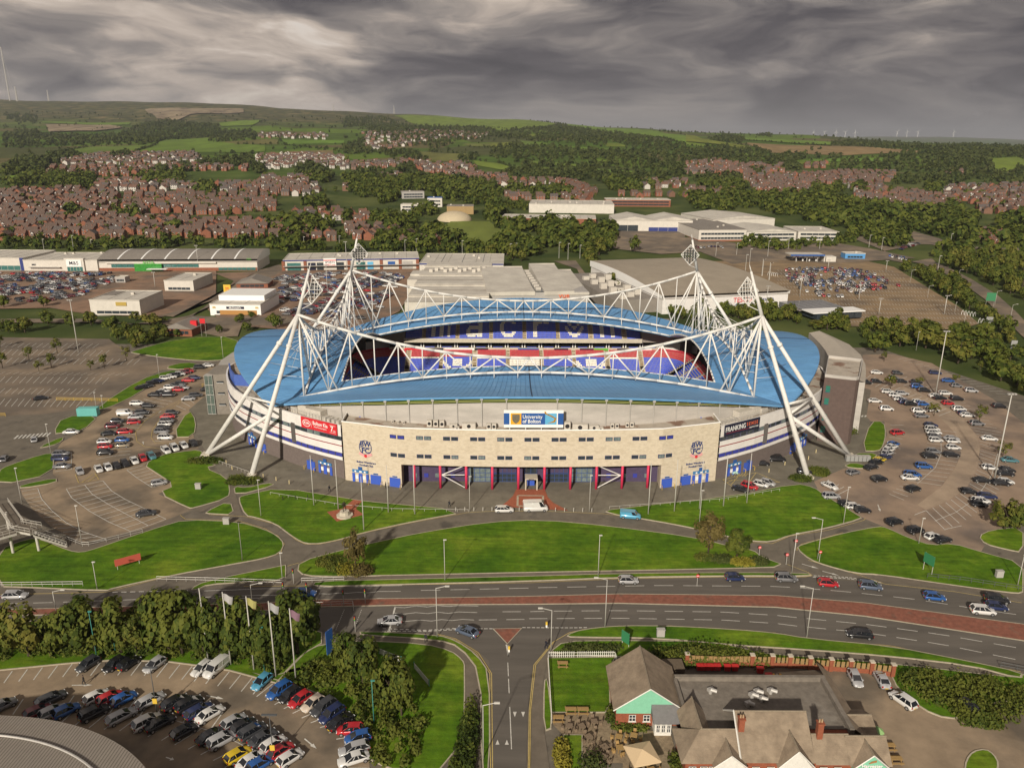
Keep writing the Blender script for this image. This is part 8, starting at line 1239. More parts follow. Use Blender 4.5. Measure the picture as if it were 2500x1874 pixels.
depot('long low white warehouse behind the playing field trees', (18, 886), (112, 880), 60, 9.5, M_RWH); depot('low grey roofed workshop beside the playing field', (-12, 808), (84, 800), 38, 5.5, M_RWH, wall=M_REDB)
q = depot('white twin gabled warehouse with lorry doors in the depot yard', (98, 756), (172, 756), 52, 10.5, M_RWH, 3.5, 2); q.strip(M_GLASS, 2, 22, .2, 6, 2); q.strip(M_NAVYT, 32, 60, .2, 4, 3, -.2, 'loading_door')
depot('white office warehouse with two rows of small dark windows', (164, 694), (207, 698), 96, 10.2, M_RGR, win=13, brick=True); depot('white office block with long strip windows in the depot', (208, 700), (254, 706), 60, 8.2, M_RWH, 2.4, 1, 8); depot('glass fronted depot building with deep roof canopy', (256, 706.5), (292, 705), 46, 7.6, M_RWH, win=6)
depot('big pale shed behind the depot offices', (196, 775), (262, 792), 70, 10, M_RWH, 3); depot('glazed brick office at the top of the depot', (111, 952), (188, 950), 26, 8, M_RWH, win=12, wall=M_REDB)
depot('blue windowed school block beside the dome', (-124, 878.5), (-101, 878), 14, 8.2, M_RWH, win=6); depot('tall blue topped school tower block', (-99.7, 929), (-82.6, 929.6), 12, 10.5, M_SIGNB, win=5); depot('brown roofed school hall beside the dome', (-72, 866.5), (-43, 867.5), 22, 8.4, M_RGR, wall=M_TAN); depot('grey institutional block among the trees above the school', (-139, 1002), (-112, 1009), 14, 9, M_RGR, win=7, wall=M_SHEDG)
b = MB(); b.lathe([(18.5 * math.cos(t * .157), 10.5 * math.sin(t * .157)) for t in range(11)], n=28); tag(b.build('sports_dome', mat('dome fabric', (.50, .42, .29), .7, .1, .3), None, (-61, 828, 4.6), smooth=True), 'cream inflatable sports dome beside the playing field', 'dome')
# moorland masts, turbines
def hill_mast(x, y, h, r, lab, nm='transmitter_mast'): b = MB(); b.tube((0, 0, -5), (0, 0, h), r, r * .6, 6); [b.tube((0, 0, h * f), (s * h * .12, 0, 0), .5, .3, 4) for f in (.5, .95) for s in (-1, 1)]; tag(b.build(nm, M_METAL, None, (x, y, float(height(x, y)))), lab, 'mast')
hill_mast(-3350, 5500, 330, 4.5, 'tall guyed transmitter mast on the moor at the far left'); hill_mast(-3290, 5480, 90, 5.5, 'shorter lattice tower beside the tall moorland mast'); hill_mast(-3120, 5550, 70, 4, 'small mast right of the lattice tower'); hill_mast(-1180, 5400, 60, 2.5, 'thin mast on the ridge above the quarry'); hill_mast(-760, 5250, 60, 2.2, 'thin mast on the ridge right of the quarry')
for i, u in enumerate((.36, .373, .387, .398, .41, .46, .472, .485, .528)):
    y = 14500; x = u * y * 1.02; z = float(height(x, y)); t = thing('wind_turbine', 'white wind turbine on the horizon, %s from the left' % ordinal(i), 'turbine', (x, y, z), 0, 'wind turbines on the horizon'); b = MB(); b.tube((0, 0, 0), (0, 0, 90), 4, 2.5, 6); b.build('tower', M_SWHITE, t)
    for k in range(3): a = 2.09 * k + i; b = MB(); b.tube((0, -4, 90), (52 * math.sin(a), -4, 90 + 52 * math.cos(a)), 3, .8, 4); b.build('blade', M_SWHITE, t)
# ---------------------------------------------------------------- pub in the foreground
M_TILE = mat('grey brown roof tile', (.29, .228, .165), .9, .16, .5, .35, 5, c2=(.235, .183, .132), thr=(.42, .62)); M_PGRN = mat('pale green boarding', (.22, .52, .36), .7, .06, .8); M_PBR = mat('pub red brick', (.27, .085, .045), .9, .2, 1.2, .2, 9); M_FELT = mat('old roof felt', (.19, .165, .138), .95, .25, .35, .3, 4, c2=(.23, .205, .175), thr=(.58, .72)); M_TRIM = mat('white painted timber', (.70, .68, .63), .6, .08, 1)
pub = thing('pub', 'brick pub with grey brown tiled roofs, pale green gables and flat felt roof', 'pub', (0, 0, 0.1))
def P_(name, m, fn, par=None): b = MB(); fn(b); return b.build(name, m, par or pub)
def gable_x(name, x0, x1, y0, y1, ze, zr, m=M_TILE, hip0=0, hip1=0, rows=14):
    """ridge along x from x0 to x1 (eaves at y0,y1), tile courses as small steps"""
    b = MB(); ym = (y0 + y1) / 2
    for s, ya in ((0, y0), (1, y1)):
        for i in range(rows):
            f0, f1 = i / rows, (i + 1) / rows; a, c = ya + (ym - ya) * f0, ya + (ym - ya) * f1; z0, z1 = ze + (zr - ze) * f0, ze + (zr - ze) * f1
            q = [(x0 + hip0 * f0, a, z0 + .04), (x1 - hip1 * f0, a, z0 + .04), (x1 - hip1 * f1, c, z1), (x0 + hip0 * f1, c, z1)]; b.face(q if s == 0 else q[::-1]); b.face([(x0 + hip0 * f0, a, z0 - .02), (x1 - hip1 * f0, a, z0 - .02), (x1 - hip1 * f0, a, z0 + .04), (x0 + hip0 * f0, a, z0 + .04)])
    if hip0: b.face([(x0, y1, ze), (x0, y0, ze), (x0 + hip0, ym, zr)])
    if hip1: b.face([(x1, y0, ze), (x1, y1, ze), (x1 - hip1, ym, zr)])
    o = b.build(name, m, pub); r = MB(); r.tube((x0 + hip0, ym, zr + .02), (x1 - hip1, ym, zr + .02), .14, n=6); r.build('ridge_tiles', mat('ridge tile', (.25, .205, .15), .9, .2, 2), o); return o
def gable_y(name, x0, x1, y0, y1, ze, zr, m=M_TILE, rows=14):
    b = MB(); xm = (x0 + x1) / 2
    for s, xa in ((0, x0), (1, x1)):
        for i in range(rows):
            f0, f1 = i / rows, (i + 1) / rows; a, c = xa + (xm - xa) * f0, xa + (xm - xa) * f1; z0, z1 = ze + (zr - ze) * f0, ze + (zr - ze) * f1
            q = [(a, y0, z0 + .04), (a, y1, z0 + .04), (c, y1, z1), (c, y0, z1)]; b.face(q if s else q[::-1]); b.face([(a, y0, z0 - .02), (a, y1, z0 - .02), (a, y1, z0 + .04), (a, y0, z0 + .04)])
    o = b.build(name, m, pub); r = MB(); r.tube((xm, y0, zr + .02), (xm, y1, zr + .02), .14, n=6); r.build('ridge_tiles', mat('ridge tile', (.25, .205, .15), .9, .2, 2), o); return o
def barge(x0, x1, y, ze, zr): xm = (x0 + x1) / 2; P_('bargeboard', M_TRIM, lambda b: (b.tube((x0, y, ze), (xm, y, zr), .10, n=4), b.tube((xm, y, zr), (x1, y, ze), .10, n=4)))
def pwin(x, y, z, w=1.05, h=1.2):
    def f(b):
        b.box(x - w / 2, x + w / 2, y - .04, y + .05, z, z + h, 1, True)
        for q in (-w / 2, -.04, w / 2 - .08): b.box(x + q, x + q + .08, y - .09, y, z, z + h, 0, True)
        for q in (0, h / 2, h - .08): b.box(x - w / 2 + .08, x + w / 2 - .08, y - .085, y, z + q, z + q + .08, 0, True)
        b.box(x - w / 2 - .1, x + w / 2 + .1, y - .14, y, z - .1, z, 0, True)
    P_('window', [M_TRIM, M_GLASS], f)
# green gable hall
P_('wall', M_PBR, lambda b: b.box(16.2, 26.0, 98.7, 108.4, 0, 3.3)); gable_y('roof', 15.7, 26.6, 98.2, 108.8, 3.1, 7.0)
P_('gable', M_PGRN, lambda b: (b.box(16.2, 26.0, 98.62, 98.7, 2.3, 3.25, 0, True), b.face([(16.2, 98.6, 3.25), (26.0, 98.6, 3.25), (21.1, 98.6, 6.9)]), b.face([(26.0, 108.5, 3.25), (16.2, 108.5, 3.25), (21.1, 108.5, 6.9)]))); barge(15.7, 26.6, 98.18, 3.15, 7.05)
for x in (18.7, 20.9): pwin(x, 98.66, .85)
P_('porch', M_TRIM, lambda b: b.box(21.8, 24.3, 96.6, 98.6, 0, 2.3)); P_('porch_roof', mat('lead roof', (.17, .165, .165), .7, .1, 1), lambda b: (b.box(21.5, 25.6, 96.3, 97.0, 2.3, 2.45, 0, True), b.face([(21.5, 96.3, 2.45), (25.6, 96.3, 2.45), (25.6, 98.6, 4.0), (21.5, 98.6, 4.0)]), b.face([(21.5, 98.6, 2.3), (21.5, 96.3, 2.3), (21.5, 98.6, 4.0)])))
for x in (22.3, 23.1, 23.9): pwin(x, 96.58, .6, .6, 1.4)
# flat felt roof behind a tiled skirt
P_('wall', M_PBR, lambda b: b.box(26.2, 49.6, 92.5, 104.6, 0, 3.55)); P_('flat_roof', M_FELT, lambda b: b.box(26.4, 49.4, 94, 104.4, 3.56, 3.66)); P_('parapet', M_FELT, lambda b: (b.box(26.2, 50.2, 104.4, 105.0, 3.0, 4.5), b.box(49.4, 50.1, 93, 104.4, 3.0, 4.5), b.box(26.0, 26.5, 98, 104.4, 3, 4.3)))
P_('skirt_roof', M_TILE, lambda b: (b.face([(50.1, 93.0, 4.5), (52.4, 92.6, 2.9), (52.0, 108.4, 2.9), (50.1, 108.2, 4.5)]), b.face([(43.7, 105, 4.5), (43.7, 107.7, 2.9), (50.1, 108.3, 2.9), (50.1, 105, 4.5)][::-1]), b.face([(26.2, 105, 4.5), (26.2, 106.6, 3.2), (43.7, 106.6, 3.2), (43.7, 105, 4.5)][::-1])))
for i, (x, y) in enumerate(((31.2, 101.6), (37.4, 100.6), (38.4, 101.4), (38.6, 99.8), (40.6, 101.6), (36.2, 98.6))): P_('roof_vent', M_METAL, lambda b: (b.tube((x, y, 3.6), (x, y, 4.4), .28, n=8), b.tube((x, y, 4.4), (x + .9, y - .3, 4.25), .3, n=8), b.obox((x + .2, y + .5), (1.0, .7, .5), .4, 3.66, None, True)))
# front ranges
P_('wall', M_PBR, lambda b: (b.box(24.6, 32.2, 88.3, 94.4, 0, 3.0), b.box(32.2, 42.7, 88.3, 94, 0, 3.2), b.box(42.7, 53.0, 88.4, 93, 0, 3.0)))
gable_x('roof', 23.9, 32.2, 87.9, 94.8, 2.95, 5.8, hip0=3.2); gable_y('roof', 25.2, 29.4, 91.4, 97.9, 3.4, 6.0, rows=8); gable_x('roof', 32.3, 42.7, 87.9, 98.5, 3.15, 7.4); gable_x('roof', 42.7, 48.0, 87.8, 93.6, 2.95, 5.6); gable_x('roof', 47.4, 53.3, 87.6, 93.4, 2.9, 5.5); gable_x('roof', 49.8, 54.0, 93.6, 99.0, 2.9, 4.2)
P_('verge', M_TRIM, lambda b: (b.tube((32.25, 87.8, 3.2), (32.25, 93.2, 7.5), .13, n=4), b.tube((32.25, 93.2, 7.5), (32.25, 98.5, 3.2), .13, n=4)))
for x, w, z, m, txt in ((30.6, 2.1, 5.0, M_TRIM, None), (39.8, 2.3, 5.8, M_TRIM, None), (50.2, 2.2, 5.2, M_PGRN, 'Harvester')):
    y = 87.3; gable_y('dormer_roof', x - w - .3, x + w + .3, y - .2, 91.2, 2.95, z, rows=8); P_('dormer_gable', m, lambda b: (b.face([(x - w, y, 2.9), (x + w, y, 2.9), (x, y, z - .1)]), b.box(x - w, x + w, y, 88.4, 0, 2.9))); barge(x - w - .3, x + w + .3, y - .22, 2.95, z)
    if txt:
        text_part('lettering', txt, M_SWHITE, pub, (x, y - .1, 3.35), (R(90), 0, 0), .72, .04, bold=.01); P_('sheaf_emblem', mat('sheaf brown', (.30, .15, .04), .6), lambda b: [b.tube((x - .5 + .1 * k, y - .08, 3.75 + .10 * k), (x + .55, y - .08, 4.05 + .08 * k), .06, n=4) for k in range(4)])
    for q in (-.75, .75): pwin(x + q, y - .05, 1.0, .9, 1.2)
for x in (25.6, 27.2, 28.4, 34.5, 36.6, 44.0, 46.0): pwin(x, 88.24, 1.0)
for x, y in ((32.9, 91.4), (43.8, 90.6)): c = P_('chimney', M_PBR, lambda b: (b.box(x - .4, x + .4, y - .4, y + .4, 4, 7.6), b.box(x - .5, x + .5, y - .5, y + .5, 7.6, 7.8, 0, True))); P_('chimney_pot', mat('clay pot', (.42, .30, .18), .8), lambda b: [b.tube((x + q, y, 7.8), (x + q, y, 8.3), .13, .11, 7) for q in (-.18, .18)], c)
# yard: shed, bins, brick fence
P_('lean_to', mat('shed boards', (.13, .10, .07), .9, .2, 2), lambda b: b.box(25.6, 29.0, 109.4, 112.0, 0, 2.2))
M_FEN = mat('fence boards', (.30, .195, .085), .9, .2, 1.5)
fence = thing('brick_fence', 'brick pier fence with timber panels along the pub yard', 'fence', (0, 0, .1)); FP = [(30.2, 113.2), (41.3, 113), (44.7, 112.9), (47.7, 112.8), (51, 112.4), (54.4, 112), (57.6, 111.7), (61, 111.3), (64.3, 110.6)]
for i, (x, y) in enumerate(FP):
    b = MB(); b.box(x - .32, x + .32, y - .32, y + .32, 0, 2.3); b.box(x - .4, x + .4, y - .4, y + .4, 2.3, 2.45, 1, True); b.build('brick_pier', [M_PBR, M_CONC], fence)
    if i:
        a = FP[i - 1]; d = math.dist(a, (x, y)); t = math.atan2(y - a[1], x - a[0]); b = MB(); b.obox(((a[0] + x) / 2, (a[1] + y) / 2), (d - .7, .24, .8), t, 0); b.build('dwarf_wall', M_PBR, fence); n = max(3, int(d / .7))
        for k in range(n): f = (k + .5) / n; b = MB(); b.obox((a[0] + (x - a[0]) * f, a[1] + (y - a[1]) * f), ((d - .8) / n * .94, .05, 1.05 + .18 * abs(2 * f - 1)), t, .8, None, True); b.build('board', M_FEN, fence)
def wheelie(x, y, m, lab, s=1.0):
    t = thing('wheeled_bin', lab, 'bin', (x, y, .11), random.uniform(-.15, .15), 'bins in the pub yard'); b = MB(); b.grid([[(-.24 * s, -.28, .1), (.24 * s, -.28, .1), (.24 * s, .28, .1), (-.24 * s, .28, .1), (-.24 * s, -.28, .1)], [(-.29 * s, -.34, 1.05), (.29 * s, -.34, 1.05), (.29 * s, .36, 1.05), (-.29 * s, .36, 1.05), (-.29 * s, -.34, 1.05)]]); b.build('body', m, t); b = MB(); b.box(-.31 * s, .31 * s, -.38, .38, 1.05, 1.13, 0, True); b.build('lid', m, t); b = MB(); b.tube((-.26 * s, .3, .1), (.26 * s, .3, .1), .1, n=8); b.build('wheel', M_TYRE, t)
M_RBIN = mat('red bin plastic', (.50, .03, .03), .5); M_GBIN = mat('grey bin lid', (.3, .3, .29), .5)
for i, x in enumerate((31.9, 32.5, 33.05, 33.6, 34.2, 34.8, 35.4)): wheelie(x, 111.9, M_RBIN, 'slim red wheeled bin, %s from left in the pub yard row' % ordinal(i))
for i, x in enumerate((36.8, 38.1)): wheelie(x, 111.8, M_RBIN, 'wide red wheeled bin, %s of the two beside the slim bins' % ordinal(i), 1.9)
for i, (x, y) in enumerate(((42.2, 111.2), (43.1, 109.6))): wheelie(x, y, M_RBIN, 'wide red bin, %s beside the stacked barrels' % ordinal(i), 2.0)
M_KEG = mat('beer keg', (.42, .36, .28), .4, metal=.5)
for i in range(8): b = MB(); b.lathe([(.2, 0), (.22, .1), (.22, .5), (.2, .6), (.05, .62)], n=9); tag(b.build('beer_keg', M_KEG if i % 2 else M_ORANGE, None, (44.2 + .55 * (i % 4), 109.6 + .6 * (i // 4), .11)), 'beer keg, %s from the left in the %s row by the fence' % (ordinal(i % 4), ('near', 'far')[i // 4]), 'keg', 'beer kegs in the pub yard')
# terrace furniture
M_WOOD = mat('dark teak', (.21, .155, .105), .8, .2, 3); M_WOODL = mat('pale teak', (.36, .23, .09), .8, .2, 3)
def table(x, y, m, lab, i):
    t = thing('patio_table', '%s patio table with chairs, %s of its colour on the terrace' % (lab, ordinal(i)), 'table', (x, y, .1), random.uniform(0, 1.5), 'patio tables'); b = MB(); b.box(-.5, .5, -.5, .5, .70, .75, 0, True); b.build('top', m, t)
    for sx in (-.42, .42):
        for sy in (-.42, .42): b = MB(); b.box(sx - .04, sx + .04, sy - .04, sy + .04, 0, .7); b.build('leg', m, t)
    for k in range(4):
        a = k * math.pi / 2; c = thing('patio_chair', '%s patio chair on the %s side of the %s such table' % (lab, ('right', 'far', 'left', 'near')[k], ordinal(i)), 'chair', (x + 1.0 * math.cos(a + t.rotation_euler.z), y + 1.0 * math.sin(a + t.rotation_euler.z), .1), a + t.rotation_euler.z + math.pi / 2 + random.uniform(-.3, .3), 'patio chairs')
        b = MB(); b.box(-.23, .23, -.23, .23, .42, .46, 0, True); b.build('seat', m, c); b = MB(); b.box(-.23, .23, -.26, -.21, .46, .92, 0, True); b.build('backrest', m, c); b = MB()
        for sx in (-.2, .2): b.box(sx - .03, sx + .03, -.24, .22, 0, .42, 0, True)
        b.build('leg_frame', m, c)
for i, p in enumerate(((9, 97.8), (10.9, 97.8), (12.9, 98.8), (13.9, 93.6), (13.6, 91.6), (11.8, 95.6))): table(*p, M_WOOD, 'dark', i)
for i, p in enumerate(((16.3, 95.6), (18.6, 95.9), (16.2, 93.4), (18.0, 89.0), (20.2, 89.2))): table(*p, M_WOODL, 'pale wooden', i)
def picnic(x, y, rz, lab):
    t = thing('picnic_bench', lab, 'bench', (x, y, .14), rz, 'picnic benches'); b = MB(); b.box(-.9, .9, -.38, .38, .72, .78, 0, True); b.build('top', M_WOODL, t)
    for s in (-1, 1): b = MB(); b.box(-.9, .9, s * .75 - .14, s * .75 + .14, .44, .49, 0, True); b.build('seat', M_WOODL, t); b = MB(); [b.tube((s * .65, q * .7, 0), (s * .65, q * .25, .72), .05, n=4) for q in (-1, 1)]; b.box(s * .65 - .04, s * .65 + .04, -.8, .8, .38, .44, 0, True); b.build('leg_frame', M_WOODL, t)
for x, y, l in ((8.9, 112.7, 'picnic bench alone on the pub lawn'), (9.5, 101.4, 'left picnic bench at the foot of the pub lawn'), (11.4, 101.4, 'right picnic bench at the foot of the pub lawn'), (7.4, 99.6, 'picnic bench in the corner of the patio'), (56.1, 94.1, 'picnic bench beside the yard path'), (55.9, 91.5, 'picnic bench nearest the green lettered gable')): picnic(x, y, 0, l)
def parasol(x, y, r, m, lab, z=2.2):
    t = thing('parasol', lab, 'parasol', (x, y, .1), .25); b = MB(); b.tube((0, 0, 0), (0, 0, z + .7), .05, n=6); b.build('pole', M_METAL, t); b = MB(); n = 4 if r > 1.5 else 8
    for k in range(n): a, c = 6.283 * k / n + .785, 6.283 * (k + 1) / n + .785; b.face([(r * math.cos(a), r * math.sin(a), z), (r * math.cos(c), r * math.sin(c), z), (0, 0, z + .75)]); b.face([(r * math.cos(c), r * math.sin(c), z - .22), (r * math.cos(a), r * math.sin(a), z - .22), (r * math.cos(a), r * math.sin(a), z), (r * math.cos(c), r * math.sin(c), z)][::-1])
    b.build('canopy', m, t)
parasol(18.9, 90.6, 2.9, mat('cream canvas', (.66, .50, .31), .8), 'large square cream parasol on the pub terrace'); parasol(54.6, 95.4, 1.1, mat('lime canvas', (.30, .50, .20), .8), 'green octagonal parasol beside the pub yard')
# picket fence round the pub lawn
pf = thing('picket_fence', 'white picket fence round the pub lawn', 'fence', (0, 0, .12)); PP = [(6.4, 98.8), (6.45, 108.7), (6.5, 115.1), (11.5, 115.15), (18.1, 115.3), (18.3, 113.4)]; pk = MB(); pk.box(-.05, .05, -.02, .02, 0, 1.25, 0, True); PKM = pk.mesh('picket', M_TRIM)
for a, c in zip(PP[:-1], PP[1:]):
    d = math.dist(a, c); t = math.atan2(c[1] - a[1], c[0] - a[0]); b = MB(); [b.obox(((a[0] + c[0]) / 2, (a[1] + c[1]) / 2), (d, .05, .08), t, z, None, True) for z in (.35, .95)]; b.build('rail', M_TRIM, pf)
    for k in range(int(d / .36)): f = (k + .5) * .36 / d; link('picket', PKM, pf, (a[0] + (c[0] - a[0]) * f, a[1] + (c[1] - a[1]) * f, 0), t)
# ribbed shop roof in the lower left corner
sh = thing('shop', 'large shop with ribbed curved grey roof at the lower left corner', 'shop', (-74, 66, 0)); RC = 24.5
def srf(r, t): return (RC * 0 + r * 1.32 * math.cos(t), r * 1.02 * math.sin(t), 7.0 + .9 * math.cos(min(1, r / 25.5) * 1.4))
M_SRF = mat('ribbed grey roof', (.36, .32, .275), .55, .08, .3); b = MB(); b.grid([[srf(r, t * .0654 - .1) for t in range(53)] for r in (3, 8, 13, 17.5, 21, 25.5)], flip=True); b.grid([[(*srf(25.5, t * .0654 - .1)[:2], 7.1) for t in range(53)], [(*srf(24.6, t * .0654 - .1)[:2], 0) for t in range(53)]]); ro = b.build('roof', M_SRF, sh)
b = MB()
for i in range(150):
    x = -33 + i * .44; ys = [y for y in (math.sqrt(max(0, 1 - (x / (25.4 * 1.32)) ** 2)) * 25.4 * 1.02,) if y > 1]
    for yt in ys:
        pts = [(x, yt * f, 7.0 + .9 * math.cos(min(1, math.hypot(x / 1.32, yt * f / 1.02) / 25.5) * 1.4) + .07) for f in (.25, .5, .75, .9, 1)]
        for p, q in zip(pts[:-1], pts[1:]): b.face([(p[0] - .07, p[1], p[2]), (p[0] + .07, p[1], p[2]), (q[0] + .07, q[1], q[2]), (q[0] - .07, q[1], q[2])])
b.build('roof_ribs', mat('rib dark grey', (.20, .175, .15), .6), ro, kind='stuff'); b = MB(); b.path([(p[0], p[1], p[2] + .2) for p in (srf(21.4, t * .0654 - .1) for t in range(53))], .16, 6); b.build('roof_ring', M_METAL, ro)  # rib strips in a darker grey than the roof sheet
# ---------------------------------------------------------------- poles, signals, railings, signs, people
M_POLE = mat('pale grey pole', (.50, .48, .44), .5, .08, 1); M_DPOLE = mat('dark pole', (.09, .095, .10), .5); M_GPOLE = mat('teal green pole', (.06, .26, .22), .5); M_LAMPH = mat('lamp lens', (.62, .60, .55), .3)
KL = dict(lamp=('street_lamp', 'post top street lamp', 'lamp post'), arm=('street_lamp', 'street lamp with outreach arm', 'lamp post'), flag=('flagpole', 'bare white flagpole', 'flagpole'), banner=('flagpole', 'pale flagpole', 'flagpole'), green=('camera_post', 'slim teal green post', 'post'), double=('car_park_lamp', 'dark twin headed car park lamp', 'lamp post'), mast=('lighting_mast', 'tall grey lighting mast', 'mast'), signal=('traffic_light', 'traffic light', 'traffic light'))
FLAGM = [None, mat('white flag', (.40, .39, .38), .8), mat('yellow flag', (.36, .33, .12), .8), mat('grey flag', (.34, .34, .34), .8), mat('purple flag', (.22, .13, .17), .8)]
area = lambda x, y: 'beside the front car park' if y < 122 else 'along the main road' if y < 146 else 'on the front lawns' if y < 176 and -75 < x < 75 else 'in the west car parks' if x < -60 and y < 380 else 'in the east car park' if 60 < x and y < 330 else 'in the retail park' if x < 60 else 'round the superstore car park'
cnt = {}
for kind, x, y, h, arm in sorted(D['poles'], key=lambda p: p[1] / p[2]):
    nm, lab, cat = KL[kind]; k = (nm, lab, area(x, y)); i = cnt.get(k, 0); cnt[k] = i + 1; h = max(h, 3.4) if kind == 'signal' else h
    fl = {1: ' flying a white flag', 2: ' flying a yellow flag', 3: ' flying a grey flag', 4: ' flying a purple flag'}.get(arm, '') if kind == 'banner' else ''
    t = thing(nm, '%s%s, %s from the left %s' % (lab, fl, ordinal(i), area(x, y)), cat, (x, y, .1), 0, nm.replace('_', ' ') + 's ' + area(x, y)); r = {'mast': .22, 'flag': .14, 'banner': .15}.get(kind, .09)
    m = M_GPOLE if kind == 'green' else M_DPOLE if kind == 'double' else M_POLE; b = MB(); b.tube((0, 0, 0), (0, 0, h), r, r * .55, 8); b.build('pole', m, t, smooth=True)
    if kind in ('lamp', 'green'): b = MB(); b.box(-.14, .5, -.13, .13, h - .06, h + .08, 0, True); b.build('lamp_head', M_LAMPH if kind == 'lamp' else m, t)
    if kind == 'arm':
        b = MB(); b.tube((0, 0, h - .1), (1.7 * arm, 0, h + .35), .06, n=6); b.build('arm', m, t); b = MB(); b.box(min(1.6 * arm, 2.4 * arm), max(1.6 * arm, 2.4 * arm), -.15, .15, h + .28, h + .44, 0, True); b.build('lamp_head', M_LAMPH, t)
    if kind == 'double':
        for s in (-1, 1): b = MB(); b.box(min(0, s * 1.1), max(0, s * 1.1), -.17, .17, h - .02, h + .12, 0, True); b.build('lamp_head', M_DPOLE, t)
        b = MB(); b.box(-.35, .35, -.2, -.1, h * .25, h * .25 + .9, 0, True); b.build('notice', M_YELP, t)
    if kind == 'mast':
        for s in (-1, 0, 1): b = MB(); b.box(s * .8 - .3, s * .8 + .3, -.4, .2, h - .1, h + .25, 0, True); b.build('lamp_head', M_METAL, t)
    if kind == 'banner' and arm:
        b = MB(); b.grid([[(.1 + .22 * q, .14 * math.sin(q * .9), h - .3 - .10 * q) for q in range(8)], [(.1 + .18 * q, .14 * math.sin(q * .9 + .6), h - 1.7 - .12 * q) for q in range(8)]]); b.build('flag', FLAGM[arm], t)
    if kind == 'signal':
        b = MB(); b.box(-.16, .16, -.16, .14, h - 1.0, h, 0, True); hd2 = b.build('signal_head', M_DARK, t)
        for q, mm in enumerate((M_SRED, M_ORANGE, M_AGREEN)): b = MB(); b.tube((0, -.2, h - .18 - .32 * q), (0, -.16, h - .18 - .32 * q), .1, n=8); b.build('lens', mm, hd2)
for i, (x, y, h) in enumerate(sorted(D['far_lamps'])):
    t = thing('street_lamp', 'distant street lamp, %s from the left beyond the retail park' % ordinal(i), 'lamp post', (x, y, float(height(x, y))), 0, 'distant street lamps'); b = MB(); b.tube((0, 0, 0), (0, 0, h), .16, .11, 6); b.build('pole', M_POLE, t); b = MB(); b.box(-.2, 1.4, -.2, .2, h, h + .25, 0, True); b.build('lamp_head', M_LAMPH, t)
def railing(lab, P, m=M_METAL, h=1.05, step=2.0, name='railing', bars=(.5, 1.0), r=.045, z=.12):
    t = thing(name, lab, 'railing', (0, 0, z))
    for f in bars: b = MB(); b.path([(*p, h * f) for p in P], r, 5); b.build('rail', m, t)
    for a, c in zip(P[:-1], P[1:]):
        n = max(1, int(math.dist(a, c) / step))
        for k in range(n + (c is P[-1])): b = MB(); q = (a[0] + (c[0] - a[0]) * k / n, a[1] + (c[1] - a[1]) * k / n); b.tube((*q, 0), (*q, h), r, n=5); b.build('post', m, t)
railing('low knee rail along the statue lawn', [(-61, 179.5), (-41, 172.7), (-29, 170.8), (-10.4, 170.4)], M_POLE, .7, 2.4, 'knee_rail', (.95,)); railing('low knee rail along the right front lawn', [(24, 172.4), (52, 177), (69, 183)], M_POLE, .7, 2.4, 'knee_rail', (.95,)); railing('low knee rail beside the west plaza lawn', [(-81, 199), (-70.5, 192)], M_POLE, .9, 1.5, 'knee_rail', (.95,))
railing('handrail along the west path below the bays', [(-105.4, 157.9), (-100.6, 156.1), (-94.5, 152.9), (-93.1, 152.9), (-90.2, 154.8), (-84, 159)]); railing('guard rail on the road verge left of the crossing', [(-72, 139), (-60, 138.6), (-46, 137.8)]); railing('guard rail on the verge right of the crossing', [(-42.5, 138.6), (-34, 139.2)]); railing('guard rail on the far left verge', [(-112, 136.4), (-98, 136.6), (-86, 137)]); railing('guard rail on the red median at the crossing', [(-43, 129.6), (-30.5, 130.6), (-30, 128.8)]); railing('black guard rail on the right verge', [(86, 141.6), (92, 140.4), (104, 136.5)], M_DPOLE); railing('black guard rail at the lower right roadside', [(84, 113), (91, 110.5), (99, 107)], M_DPOLE)
railing('yellow barrier between the west car parks', [(-156, 252.5), (-134.6, 251.6)], M_YELP, 1.1, 3, 'barrier', (.3, .65, 1)); railing('yellow gate beside the north west lawn', [(-112, 268), (-108, 270)], M_YELP, 1.3, 2, 'barrier'); railing('yellow barrier at the west entrance', [(-176, 235), (-163.5, 236.5)], M_YELP, 1.1, 3, 'barrier', (.3, .65, 1))
for P, l in (((-23, 115.8, -18.8, 113.4), 'upper white panel fence on the corner green'), ((-16.4, 111.9, -13.4, 107.4), 'lower white panel fence on the corner green')):
    t = thing('panel_fence', l, 'fence', (0, 0, .12))
    for k in range(4): f = (k + .5) / 4; b = MB(); b.obox((P[0] + (P[2] - P[0]) * f, P[1] + (P[3] - P[1]) * f), (math.hypot(P[2] - P[0], P[3] - P[1]) / 4 * .97, .06, 1.0), math.atan2(P[3] - P[1], P[2] - P[0]), .15, None, True); b.build('panel', M_TRIM, t)
    for k in (0, 1): b = MB(); b.tube((P[2 * k], P[2 * k + 1], 0), (P[2 * k], P[2 * k + 1], 1.4), .07, n=6); b.build('post', M_GPOLE, t)
for i, x in enumerate([-57, -54, -51] + [-13.5 + 2.2 * k for k in range(16)]): b = MB(); b.lathe([(.09, 0), (.09, .95), (.05, 1.02)], n=7); tag(b.build('bollard', M_POLE if i > 2 else M_DARK, None, (x, 176.5 + .9 * (x + 57) / 6 if i < 3 else 171.2 - .02 * abs(x), .1)), 'steel bollard, %s from the left along the forecourt edge' % ordinal(i), 'bollard', 'forecourt bollards')
